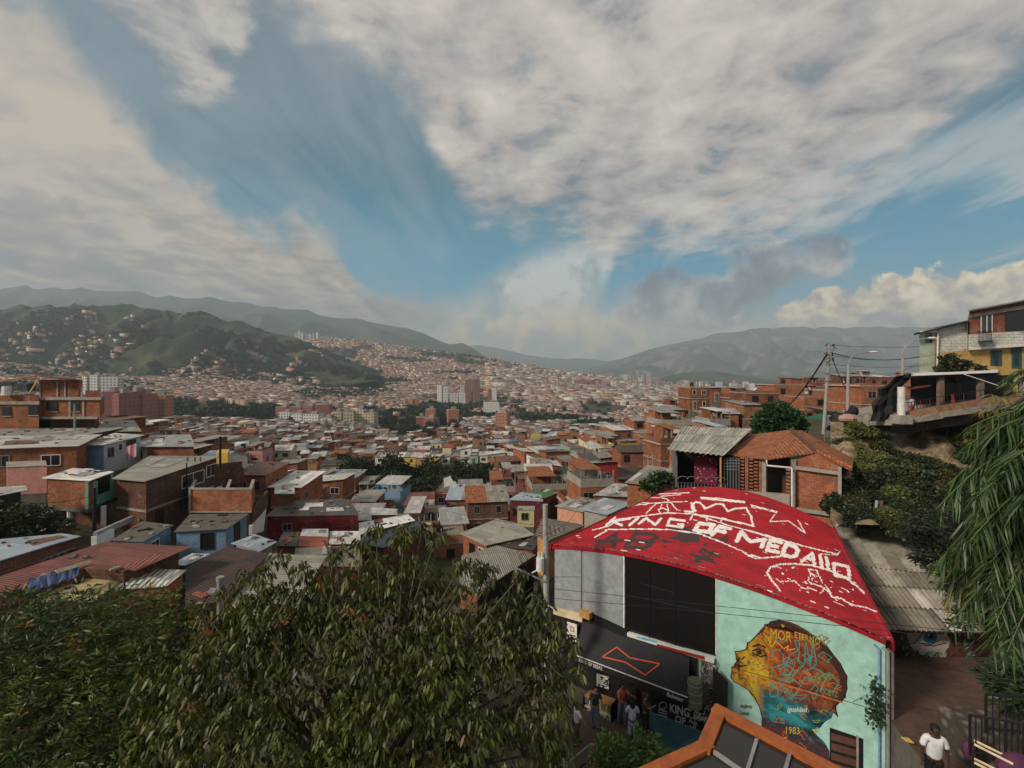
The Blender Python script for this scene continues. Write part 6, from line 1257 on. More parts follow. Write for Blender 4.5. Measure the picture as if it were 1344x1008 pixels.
def lamp(lb, base, top, arm):
    e = empty('street_lamp', lb, 'street lamp', base, 0, 'street lamps by the deck'); mb = MB(); mb.bar(base, top, .14, M_PNT['grey'] if 'left' in lb else M_CONC, .10, 10); mb.obj('pole', e)
    mb = MB(); mb.tube(arm, .05, M_STEEL, 6); ao = mb.obj('arm', e); mb = MB(); q = arm[-1]; mb.ball(q + Vector((.3, 0, 0)), .42, M_WHITE, 10, 6, (1, .45, .22)); mb.obj('lamp_head', e)
def arcpts(pts, Y): return [P(u, v, Y) for u, v in pts]
lamp('white street lamp with curved arm at the left end of the deck', P(1112.5, 541, 40), P(1113.5, 479, 40), arcpts([(1113.5, 482), (1114, 475), (1119, 467), (1127, 463.5), (1142, 462)], 40))
lamp('street lamp with curved arm in front of the pale green house', P(1184, 508, 40), P(1185, 470, 40), arcpts([(1185, 473), (1184, 466), (1188, 456), (1196, 449), (1208, 445), (1219, 443.5)], 40))
UP = empty('utility_pole', 'leaning pale utility pole with a tangle of wires beyond the tiled house', 'utility pole', P(1081, 566, 42)); mb = MB(); mb.bar(P(1081, 570, 42), P(1088.5, 453, 42), .15, M_PNT['grey'], .10, 10); mb.obj('pole', UP); mb = MB(); rs_ = random.Random(1)
for k in range(26): a_ = (1088 + rs_.uniform(-5, 7), 455 + rs_.uniform(-1, 22)); mb.bar(P(*a_, 42 + rs_.uniform(-.3, .3)), P(a_[0] + rs_.uniform(-7, 7), a_[1] + rs_.uniform(-5, 6), 42), rs_.uniform(.015, .06), M_BLACK if k % 3 else M_STEEL, n=4)
for v in (465, 478, 490, 500): mb.bar(P(1082, v, 41.9), P(1091, v - 2, 41.9), .06, M_STEEL, n=4)
mb.obj('wiring', UP)
def wire(lb, pts, r=.02, cat='cable', n=14):
    """sagging cable through the given points"""
    mb = MB(); a_, b_, sag = pts; a_, b_ = Vector(a_), Vector(b_); mb.tube([a_.lerp(b_, k / n) - Vector((0, 0, sag * 4 * (k / n) * (1 - k / n))) for k in range(n + 1)], r, M_BLACK, 4); return tag(mb.obj('cable'), lb, cat)
wire('thick black cable falling left from the leaning utility pole', (P(1087, 462, 42), P(1034, 533, 60), .4), .07); wire('topmost level wire from the leaning pole to the pale green house', (P(1090, 453, 42), P(1208, 455, 42), .1), .022)
wire('thick sagging cable from the leaning pole to the pale green house', (P(1091, 463, 42), P(1207, 468, 42), .45), .04); wire('thin wire under the thick sagging cable', (P(1090, 466, 42), P(1232, 464, 42), .5), .02); wire('lower thin wire from the leaning pole to the dark deck roof', (P(1090, 478, 42), P(1207, 480, 42), .2), .02)
wire('lowest thin wire from the leaning pole over the deck', (P(1090, 488, 42), P(1207, 489, 42), .15), .018); wire('black cable dropping steeply right of the leaning pole', (P(1092, 470, 42), P(1111, 512, 42), .1), .035); wire('thin wire rising to the pale green house over the street lamp', (P(1112, 503, 41), P(1204, 478, 41), .3), .015)
wire('upper thin wire crossing in front of the mint mural wall', (P(720, 772, 20.5), P(1290, 832, 12.5), .0), .010); wire('lower thin wire crossing the black window and mint wall', (P(720, 785, 20.5), P(1200, 832, 13.5), -.05), .010)
wire('thin wire crossing the mural and running to the wall corner', (P(962, 876, 15), P(1150, 932, 13.2), .0), .009)
# green sunshade and van parked on the hill
mb = MB(); c_ = P(1082, 547, 60)
for k in range(8): a0_, a1_ = k * math.pi / 4, (k + 1) * math.pi / 4; mb.slab([c_ + Vector((0, 0, .6)), c_ + Vector((2.2 * math.cos(a0_), 2.2 * math.sin(a0_), -.25)), c_ + Vector((2.2 * math.cos(a1_), 2.2 * math.sin(a1_), -.25))], .03, plain('green_canvas', (.02, .10, .06), .8, .3))
mb.bar(c_, c_ - Vector((0, 0, 3)), .04, M_STEEL); tag(mb.obj('sunshade'), 'dark green sunshade beside the leaning utility pole', 'sunshade')
VN = empty('parked_van', 'grey van parked behind the leaning utility pole', 'van', P(1095, 563, 58)); mb = MB(); pxbox(mb, 1084, 1112, 552, 562, 58, 2.0, M_STEEL); pxbox(mb, 1086, 1109, 546, 552, 58.1, 1.8, M_STEEL); mb.obj('body', VN); mb = MB(); pxbox(mb, 1088, 1098, 547, 552, 58.02, .1, M_GLASS); pxbox(mb, 1100, 1107, 547, 552, 58.02, .1, M_GLASS); mb.obj('window', VN)
for u in (1089, 1107): mb = MB(); c_ = P(u, 562, 57.9); mb.bar(c_, c_ + Vector((0, .25, 0)), .33, M_BLACK, n=12); mb.obj('wheel', VN)
# orange houses on the right skyline
for u0, u1, v0, v1, Y, rt, lb in ((980, 1022, 514, 545, 100, 'flat', 'orange brick house left of the tallest one on the right ridge'), (1018, 1056, 505, 545, 104, 'flat', 'tallest orange brick house on the right ridge behind the round tree'), (1052, 1112, 519, 548, 98, 'flat', 'long orange brick house behind the leaning utility pole'), (1098, 1128, 512, 546, 96, 'flat', 'orange brick house just left of the street lamp'), (905, 930, 508, 530, 120, 'flat', 'reddish house highest on the crest left of the ridge top'), (936, 975, 512, 530, 118, 'shed', 'wide red brick house with dark eave on the crest'), (1130, 1160, 505, 548, 70, 'flat', 'small red brick house behind the black shade net')):
    w = (u1 - u0) / F * Y; x = P((u0 + u1) / 2, 0, Y).x; st = max(1, round((v1 - v0) / F * Y / 2.75)); zt_ = P(0, v0, Y).z; rs = random.Random(u0); p = gen_house(x, Y + 4, zt_ - st * 2.75, w, 8, st, R(rs.uniform(-5, 5)), rs, M_BRK[0] if rs.random() < .8 else M_BRK[1], T_['pale'], True, rt); house_thing(p, x, Y + 4, zt_ - st * 2.75, lb, 'brick houses on the right ridge'); HEROES.append((x, Y + 4, w * .6))
# ================================================================ poles on the left and centre
UP2 = empty('utility_pole', 'grey concrete utility pole with white transformer beside the red roof', 'utility pole', P(717, 1000, 20.6)); mb = MB(); mb.bar((P(719, 0, 20.6).x, 20.6, -14.8), P(715.5, 662, 20.6), .15, plain('pole_concrete', (.34, .33, .31), .9, .35), .11, 12); mb.obj('pole', UP2)
mb = MB(); c_ = P(709, 740, 20.45); mb.bar(c_ - Vector((0, 0, .28)), c_ + Vector((0, 0, .26)), .17, M_WHITE, n=12); [mb.bar(c_ + Vector((dx, 0, .26)), c_ + Vector((dx, 0, .48)), .035, M_WHITE, n=6) for dx in (-.08, .08)]; mb.obj('transformer', UP2)
mb = MB(); mb.bar(P(674, 744, 20.3), P(716, 764, 20.3), .04, M_STEEL, n=5); [mb.slab([P(u, v, 20.2), P(u + 5, v + 2.4, 20.2), P(u + 5, v + 9, 20.2), P(u, v + 7, 20.2)], .08, M_STEEL) for u, v in ((674, 745), (683, 749))]; mb.bar(P(698, 752, 20.3), P(706, 748, 20.4), .03, M_WHITE, n=5)
mb.tube([P(690, 742, 20.2), P(683, 736, 20.2), P(682, 729, 20.2), P(688, 725, 20.2), P(692, 733, 20.2), P(690, 743, 20.2)], .015, M_BLACK, 4); mb.bar(P(697, 780, 20.3), P(728, 800, 20.3), .035, M_WHITE, n=5); mb.box(P(715, 0, 20.4).x, 20.4, P(0, 815, 20.4).z, .3, .3, .35, 0, M_BLACK)
[mb.bar(P(716, v, 20.4), P(730, v + 3 + k, 22.5), .012, M_BLACK, n=3) for k, v in enumerate((700, 760, 790))]; mb.obj('fittings', UP2)
for a_, b_, lb in ((P(715, 752, 20.5), P(640, 790, 16), 'black wire running left from the transformer pole into the leaf tree'), (P(716, 690, 20.5), P(560, 660, 60), 'thin wire running back from the top of the transformer pole'), (P(718, 700, 20.5), P(760, 664, 40), 'short thin wire from the transformer pole over the ribbed roof')): wire(lb, (a_, b_, .4), .014)
e = empty('lamp_post', 'short grey metal post with a flat hood standing in the tree tops', 'post', P(290, 850, 17)); mb = MB(); mb.bar(P(290, 1000, 17), P(289, 762, 17), .11, M_STEEL, n=12); mb.bar(P(289, 762, 17), P(289, 757, 17), .13, M_PNT['grey'], n=12); mb.obj('post', e)
mb = MB(); mb.slab([P(272, 777, 16.8), P(284, 779, 16.8), P(286, 772, 17.1), P(277, 771, 17.1)], .08, M_STEEL); mb.obj('hood', e)
for u0, v0, v1, Y, r, lb in ((124, 640, 712, 40, .13, 'dark grey pole in front of the brown brick house'), (289, 573, 617, 50, .12, 'dark pole at the yellow shed'), (98, 530, 568, 60, .1, 'pale pole in front of the tall brick building'), (245, 608, 640, 49, .06, 'thin bare post beside the brown brick house'), (238, 552, 568, 110, .12, 'small pale pole beyond the grey gable roof')):
    mb = MB(); mb.bar(P(u0, v1, Y), P(u0, v0, Y), r, M_STEEL if 'pale' in lb else M_BLACK, n=6)
    if v1 - v0 > 40: mb.bar(P(u0 - 4, v0 + 6, Y), P(u0 + 4, v0 + 6, Y), .05, M_BLACK, n=4); mb.bar(P(u0 - 3, v0 + 14, Y), P(u0 + 5, v0 + 12, Y), .08, M_BLACK, n=4)
    tag(mb.obj('pole'), lb, 'pole')
wire('black cable sagging across the orange brick house', (P(124, 650, 40), P(0, 655, 42), .5), .03)
mb = MB(); rs_ = random.Random(4)      # laundry
for k in range(5): u = 166 + k * 2.6; q = [P(u, 586 - k * .8, 54), P(u + 2.4, 585 - k * .8, 54), P(u + 2.2, 603 - k + rs_.random() * 4, 53.9), P(u - .4, 604 - k, 53.9)]; mb.slab(q, .05, [plain('cloth_pink', (.45, .14, .17)), plain('cloth_pale', (.5, .42, .42)), plain('cloth_red', (.4, .05, .06))][k % 3])
tag(mb.obj('laundry'), 'pink and red laundry hanging from the white boarded house', 'laundry')
mb = MB(); rs_ = random.Random(4)
for k in range(4): c_ = P(70 + k * 9, 741 - k * 3.4, 31.5); mb.tube([c_ + Vector((.5 * math.cos(a), .12 * math.sin(a * 2), .5 * math.sin(a))) for a in np.linspace(0, 6.28, 13)], .11, M_BLACK, 6)
tag(mb.obj('tyres'), 'row of old black tyres beside the brick shed', 'tyres'); 
mb = MB(); q = [P(582, 640, 95), P(597, 636, 95), P(591, 625, 95), P(582, 628, 95)]; mb.slab(q, .15, M_WHITE); mb.bar(P(589, 640, 95), P(590, 655, 95), .15, M_STEEL); mb.bar(P(582, 630, 95), P(582, 650, 95), .08, M_STEEL); tag(mb.obj('billboard'), 'tilted white board on posts among the roofs in the middle distance', 'billboard')
# ================================================================ green slope on the right
rs_ = random.Random(31); M_CLIFF, t, b = newmat('cliff_earth', .95, .1); g = geo(t); t.l.new(t.mix(t.mr(t.noise(g, .9, 7, .65, .8), .42, .6), (.38, .28, .17), (.17, .13, .09)), b.inputs['Base Color']); bump(t, b, t.noise(g, 2, 8, .65), .5)
rows = []
for j in range(26):
    t_ = j / 25; r = []
    for k in range(60):
        u = 1090 + 330 * k / 59; v = 556 + (690 - 556) * t_ + (u - 1200) * .02; Y = 40.5 - 14 * t_ ** 1.2 + 1.4 * fbm(u * .03, v * .03, 2, 4); r.append(tuple(P(u, v, Y)))
    rows.append(r)
grid_mesh('slope', None, rows, None, M_CLIFF)
bl = ['pale green', 'dark green', 'yellowish green', 'dense olive']
BUSH = [(1122, 590, 2), (1140, 575, 0), (1128, 612, 1), (1150, 600, 0), (1112, 612, 0), (1145, 630, 1), (1118, 640, 1), (1165, 618, 2), (1180, 640, 1), (1140, 655, 1), (1165, 660, 1), (1195, 620, 3), (1215, 645, 1), (1235, 625, 3), (1240, 590, 2), (1258, 575, 0), (1275, 600, 1), (1200, 667, 1), (1230, 668, 1), (1255, 645, 3), (1270, 665, 1), (1185, 590, 3), (1222, 607, 3), (1300, 640, 1), (1310, 590, 1), (1300, 690, 1), (1130, 675, 1), (1105, 655, 1), (1155, 685, 1), (1175, 682, 1), (1262, 552, 2), (1290, 560, 0), (1250, 690, 1), (1280, 715, 1), (1320, 720, 1), (1330, 660, 1), (1160, 585, 3), (1320, 800, 1), (1340, 850, 1)]
BC = [blob_crown(1, .8, 2200, .15, c, 11, 'foliage', M_LEAF) for c in (((.04, .055, .016), (.13, .14, .04)), ((.010, .020, .008), (.032, .045, .016)), ((.05, .055, .012), (.15, .14, .03)), ((.028, .034, .012), (.075, .078, .028)))]
BUSH += [(u + rs_.uniform(-14, 14), v + rs_.uniform(-12, 12), rs_.choice([k, 0, 1, 3])) for u, v, k in BUSH[:34] if not (1165 < u < 1245 and 565 < v < 600)]
BUSH += [(rs_.uniform(1120, 1330), rs_.uniform(604, 700), rs_.choice([1, 1, 3, 1])) for _ in range(26)]
BUSH = [q for q in BUSH if not (1172 < q[0] < 1242 and 562 < q[1] < 600)] + [(1262, 566, 0), (1285, 572, 3), (1310, 570, 0), (1335, 575, 1), (1150, 566, 0)]
for i, (u, v, k) in enumerate(BUSH):
    Y = 40.5 - 14 * min(max((v - 556) / 134, 0), 1.2) ** 1.2 - .5; Y = min(Y, 38.5) if v < 700 else 21 - (v - 800) * .04; r = rs_.uniform(.7, 1.45) * Y / 34; p = P(u, v, Y); e = empty('bush', '%s bush on the slope, %s' % (bl[k], 'number' ), 'bush', p, rs_.random() * 6, 'bushes on the slope under the deck'); e['bk'] = k; o = bpy.data.objects.new('foliage', BC[k]); col_.objects.link(o); o.parent = e; o.scale = (r, r, r); o.location = (0, 0, -r * .45)
# ================================================================ near trees
def px_clumps(lst): return [(tuple(P(u, v, Y)), (r * Y / F, r * Y / F, r * Y / F * .85)) for u, v, Y, r in lst]
def near_tree(name, lb, cat, clumps, nclust, per, leaf, width, cols, droop, base, spread=.5, limbs=14, tipcol=None, tipfrac=.0, mat=None, shell=.35, rise=0.):
    cl = px_clumps(clumps); C0, d, k = crown_pts(cl, nclust, shell)
    if nclust > 2000: kp = np.array([mnoise.fractal(Vector(c) * .75, .9, 2., 3) > -.40 for c in C0]); C0, d, k = C0[kp], d[kp], k[kp]; nclust = len(k)      # gaps
    n = nclust * per
    ci = np.repeat(np.arange(nclust), per); c0 = np.array(cols); rn_ = np.random.default_rng(5)
    w = np.clip(rn_.random(nclust) ** 1.6 * .75 + rn_.random(len(cl))[k] * .25, 0, 1)[ci] + rn_.random(n) * .25; w = np.clip(w, 0, 1)[:, None]
    tint = c0[0] * (1 - w) + c0[1] * w
    if tipfrac: m = (rn_.random(nclust) < tipfrac)[ci]; tint[m] = np.array(tipcol) * (.6 + .7 * rn_.random((m.sum(), 1)))
    rad = rn_.normal(size=(n, 3)); rad[:, 2] = np.abs(rad[:, 2]) * rise; rad /= np.linalg.norm(rad, axis=1, keepdims=True); axis = rad * spread + d[ci] * .25 + np.array([0, 0, -1.]) * droop
    pos = C0[ci] + rad * leaf * .25 + rn_.normal(size=(n, 3)) * leaf * .14
    me = leaf_mesh('foliage', pos, axis, leaf * (.5 + .9 * rn_.random(n) ** 1.3), width, tint, mat or M_LEAF, .22 * (droop + .3))
    e = empty(name, lb, cat, base); pin(bpy.data.objects.new('foliage', me), e); col_.objects.link(e.children[0]); tr = MB(); b0 = Vector(base); cen = sum((Vector(c) for c, r in cl), Vector()) / len(cl); fork = b0.lerp(cen, .55)
    tr.tube([b0, b0.lerp(fork, .5) + Vector((.15, .1, 0)), fork], [.30, .22, .17], M_BARK, 9); rs = random.Random(3)
    for c, r in cl:
        c = Vector(c); mid = fork.lerp(c, .55) + Vector((rs.uniform(-.4, .4), rs.uniform(-.4, .4), .3)); tr.tube([fork, mid, c], [.07, .035, .014], M_BARK, 6)
        for _ in range(5):
            q = c + Vector((rs.gauss(0, 1), rs.gauss(0, 1), rs.gauss(0, .8))).normalized() * r[0] * .85; tr.tube([c, c.lerp(q, .5) + Vector((0, 0, .12)), q], [.03, .018, .008], M_BARK, 4)
    tr.obj('trunk', e); return e
cc = [(300, 880, 13, 85), (260, 960, 12, 75), (360, 830, 13.5, 75), (400, 800, 14, 60), (445, 785, 14, 62), (500, 765, 14, 52), (545, 762, 14, 48), (575, 800, 14, 55), (480, 850, 12.5, 80), (560, 880, 12.5, 80), (400, 920, 12, 85), (500, 960, 11.5, 85), (600, 950, 12, 70), (640, 850, 13.5, 60), (665, 800, 14, 45), (700, 830, 14, 45), (715, 880, 13.5, 42), (700, 940, 12.8, 55), (330, 970, 11.5, 75), (640, 1000, 12, 70), (420, 1010, 11, 80), (560, 1040, 11, 70), (720, 985, 12.5, 34), (635, 752, 14.2, 20), (340, 790, 14, 35), (305, 815, 14, 30), (225, 900, 12.6, 50), (200, 1000, 11.5, 60)]
rq = random.Random(9); cc = [(u, v, Y, r * .86) for u, v, Y, r in cc] + [(u + rq.uniform(-8, 8), v + rq.uniform(-8, 6), 13.6, rq.uniform(9, 17)) for u, v in ((232, 842), (262, 812), (290, 782), (318, 762), (345, 752), (372, 735), (398, 742), (425, 722), (446, 728), (470, 716), (497, 700), (525, 706), (548, 700), (572, 716), (600, 745), (612, 772), (655, 758), (684, 762), (706, 785), (735, 818), (745, 850), (752, 890), (742, 925), (750, 950), (215, 870), (240, 905), (196, 935))]
near_tree('drooping_leaf_tree', 'large tree with drooping olive leaves filling the bottom centre', 'tree', cc, 6400, 7, .19, .31, ((.016, .026, .009), (.130, .136, .032)), .75, P(470, 1300, 13).xyz, .55, tipcol=(.22, .09, .03), tipfrac=.003)
cl2 = [(0, 850, 14, 75), (60, 850, 14, 75), (120, 840, 14, 72), (180, 830, 14, 62), (215, 840, 14, 55), (235, 880, 13.5, 50), (30, 930, 13, 85), (110, 930, 13, 85), (180, 930, 13, 70), (60, 1000, 12, 85), (150, 1010, 12, 80), (-30, 1000, 12, 80), (-60, 900, 13.5, 80), (210, 990, 12.3, 50)]
near_tree('mango_tree', 'dense dark green tree with starry leaf tufts at the lower left', 'tree', cl2, 4600, 9, .21, .20, ((.010, .022, .007), (.095, .135, .026)), .18, P(80, 1330, 14).xyz, 1., tipcol=(.24, .10, .03), tipfrac=.02, rise=.6)
near_tree('dark_tree', 'dark green spreading tree in front of the shed at the left edge', 'tree', [(20, 690, 38, 26), (45, 685, 38, 26), (70, 700, 38, 22), (0, 680, 38, 24), (-20, 690, 38, 26)], 1100, 6, .34, .4, G1, .3, P(30, 760, 38).xyz, 1., rise=.5)
near_tree('flowering_shrub', 'bright green shrub with yellow flowers by the street fence, left of the taller one', 'shrub', [(800, 985, 15.5, 20), (815, 1005, 15.3, 24), (790, 1010, 15.2, 20)], 260, 7, .17, .4, ((.05, .10, .02), (.12, .20, .04)), .1, P(800, 1050, 15.5).xyz, 1., tipcol=(.42, .26, .03), tipfrac=.10, rise=.5)
near_tree('shrub', 'bright green leafy shrub beside the teal canvas', 'shrub', [(845, 985, 15.3, 24), (865, 1000, 15.2, 26), (840, 1010, 15, 26)], 260, 7, .2, .45, ((.04, .09, .02), (.10, .17, .04)), .2, P(850, 1050, 15.3).xyz, 1., rise=.5)
near_tree('dark_feathery_tree', 'dark feathery tree overhanging the grey corrugated roof', 'tree', [(1205, 695, 19, 17), (1225, 705, 19, 20), (1215, 730, 19, 15), (1245, 740, 18.5, 18), (1260, 765, 18, 22), (1280, 790, 18, 22), (1270, 815, 17.8, 18), (1300, 760, 18, 32), (1320, 800, 18, 34), (1250, 690, 20, 25), (1295, 710, 20, 34), (1330, 730, 19, 40)], 1500, 7, .26, .22, ((.006, .013, .007), (.022, .034, .014)), .25, P(1330, 900, 19).xyz, 1., rise=.2)
near_tree('fern_bank', 'dark ferny plants behind the black railing at the right edge', 'plant', [(1320, 890, 14, 24), (1335, 915, 13.5, 24), (1350, 880, 14, 26)], 420, 6, .25, .22, ((.012, .028, .012), (.04, .07, .025)), .3, P(1335, 960, 14).xyz, 1., rise=.5)
near_tree('bush', 'low green bush at the left foot of the veranda house', 'bush', [(862, 632, 38, 12), (850, 638, 38, 9), (874, 628, 38, 9)], 300, 6, .28, .5, G2, .1, P(862, 650, 38).xyz, 1., rise=.5)
near_tree('potted_shrubs', 'dark shrubs in front of the yellow ground floor wall', 'shrub', [(1247, 475, 41, 11), (1262, 480, 41, 9), (1240, 484, 41, 8), (1285, 484, 41, 5)], 320, 6, .25, .5, ((.012, .02, .012), (.05, .06, .03)), .1, P(1250, 500, 41).xyz, 1., rise=.5)
near_tree('round_tree', 'rounded vivid green tree left of the leaning utility pole', 'tree', [(1020, 545, 66, 20), (1005, 552, 66, 16), (1035, 550, 66, 17), (1045, 560, 66, 13), (1000, 562, 66, 13), (1022, 560, 66, 20)], 1500, 6, .42, .6, ((.012, .040, .010), (.030, .085, .018)), .1, P(1022, 600, 66).xyz, 1., rise=.6)
# ---- palms: fronds with two rows of leaflets
M_PALM = tinted('palm_leaf', .45, .4, .2, 3., .2)
def frond(root, d0, length, sag, lf, nleaf, c0, c1, rs, hang=.75):
    root = Vector(root); d0 = Vector(d0).normalized(); pts = [root + d0 * length * t + Vector((0, 0, -sag * t * t * length)) for t in np.linspace(0, 1, 12)]
    pos, ax, sz, tn = [], [], [], []
    for i in range(nleaf):
        t = .12 + .88 * i / nleaf; k = t * 11; a = pts[int(k)] if int(k) >= 11 else pts[int(k)].lerp(pts[int(k) + 1], k % 1); dr = (pts[min(int(k) + 1, 11)] - pts[max(int(k) - 1, 0)]).normalized(); sd = dr.cross(Vector((0, 0, 1))).normalized()
        for s in (-1, 1):
            v = sd * s * .55 + dr * .45 + Vector((0, 0, -hang * (.5 + rs.random() * .8))) + Vector((rs.gauss(0, .12), rs.gauss(0, .12), 0)); pos.append(a); ax.append(v); sz.append(lf * (1 - .55 * abs(t - .45)) * rs.uniform(.75, 1.15)); w = rs.random() ** 1.4; tn.append([c0[j] * (1 - w) + c1[j] * w for j in range(3)])
    return pts, pos, ax, sz, tn
PT = empty('palm_tree', 'tall palm with long hanging fronds at the right edge', 'palm', (10.8, 8.6, -10)); rs_ = random.Random(77); crown = Vector((10.9, 8.6, -.9)); tr = MB(); tr.tube([(10.6, 8.6, -10), (10.8, 8.6, -5), crown], [.16, .13, .12], M_BARK, 10); tr.obj('trunk', PT)
def place_frond(root, dv, ln, sg, lf=.62, nl=46, yellow=0., hang=.42):
    c0, c1 = ((.014, .036, .014), (.085, .145, .042)) if not yellow else ((.07, .08, .015), (.26, .22, .05)); pts, pos, ax, sz, tn = frond(root, dv, ln, sg, lf * 1.12, nl, c0, c1, rs_, hang); me = leaf_mesh('frond', np.array([list(p) for p in pos]), np.array([list(a) for a in ax]), np.array(sz), .065, np.array(tn), M_PALM, .3); o = bpy.data.objects.new('frond', me); col_.objects.link(o); pin(o, PT)
    m = MB(); m.tube(pts, [.022 - .0015 * i for i in range(12)], plain('palm_rib', (.12, .14, .05), .6, .2), 5); m.obj('rib', o)
for k in range(48):
    a_ = rs_.uniform(2.5, 4.4) if k < 37 else rs_.uniform(0, 6.28); up = rs_.uniform(-.3, 1.0); place_frond(crown + Vector((0, 0, rs_.uniform(-.3, .2))), (math.cos(a_), math.sin(a_) * .8, up), rs_.uniform(2.0, 3.0), rs_.uniform(.35, .85), rs_.uniform(.45, .7), 64, k == 5)
PT = empty('palm_tree', 'lower palm with yellow tipped hanging fronds at the right edge', 'palm', (10.6, 9.4, -10)); crown = Vector((10.9, 9.2, -2.6)); tr = MB(); tr.tube([(10.9, 9.4, -10), (10.8, 9.3, -6), crown], [.14, .12, .1], M_BARK, 10); tr.obj('trunk', PT)
for k in range(34):
    a_ = rs_.uniform(2.4, 4.4) if k < 27 else rs_.uniform(0, 6.28); up = rs_.uniform(-.6, .5); place_frond(crown + Vector((0, 0, rs_.uniform(-.5, .2))), (math.cos(a_), math.sin(a_) * .8, up), rs_.uniform(1.5, 2.4), rs_.uniform(.5, 1.0), rs_.uniform(.4, .65), 56, k % 6 == 1)
e = empty('yellow_palm', 'yellowish palm fronds rising in front of the deck roof at the right edge', 'palm', P(1370, 600, 16)); PT = e; crown = P(1375, 560, 16); tr = MB(); tr.tube([P(1375, 800, 16), crown], [.1, .08], M_BARK, 8); tr.obj('trunk', e)
for dv in ((-1, 0, .55), (-1, 0, .9), (-1, .1, .2), (-.7, 0, 1.1), (-.9, -.2, .35)): place_frond(crown, dv, 2.6, .25, .5, 34, 1)
# ================================================================ people
SKIN = {'dark': plain('skin_dark', (.055, .028, .018), .55, .05), 'brown': plain('skin_brown', (.18, .085, .05), .55, .05), 'tan': plain('skin_tan', (.32, .17, .11), .55, .05)}
CLO = {}
def cloth(n, c): 
    if n not in CLO: CLO[n] = plain('cloth_' + n, c, .9, .25, 6)
    return CLO[n]
def skin_mesh(name, verts, edges, radii, mat, sub=2, root=0):
    me = bpy.data.meshes.new('tmp'); me.from_pydata(verts, edges, []); o = bpy.data.objects.new('tmp', me); col_.objects.link(o)
    sk = o.modifiers.new('s', 'SKIN'); o.modifiers.new('sub', 'SUBSURF').levels = sub; o.modifiers['sub'].render_levels = sub
    lay = me.skin_vertices[0].data if me.skin_vertices else None
    if lay is None:
        bm = bmesh.new(); bm.from_mesh(me); bm.verts.layers.skin.verify(); bm.to_mesh(me); bm.free(); lay = me.skin_vertices[0].data
    for i, r in enumerate(radii): lay[i].radius = r if isinstance(r, tuple) else (r, r)
    lay[root].use_root = True
    dg = bpy.context.evaluated_depsgraph_get(); dg.update(); out = bpy.data.meshes.new_from_object(o.evaluated_get(dg)); out.name = name; bpy.data.objects.remove(o)
    for p in out.polygons: p.use_smooth = True
    out.materials.clear(); out.materials.append(mat); return out
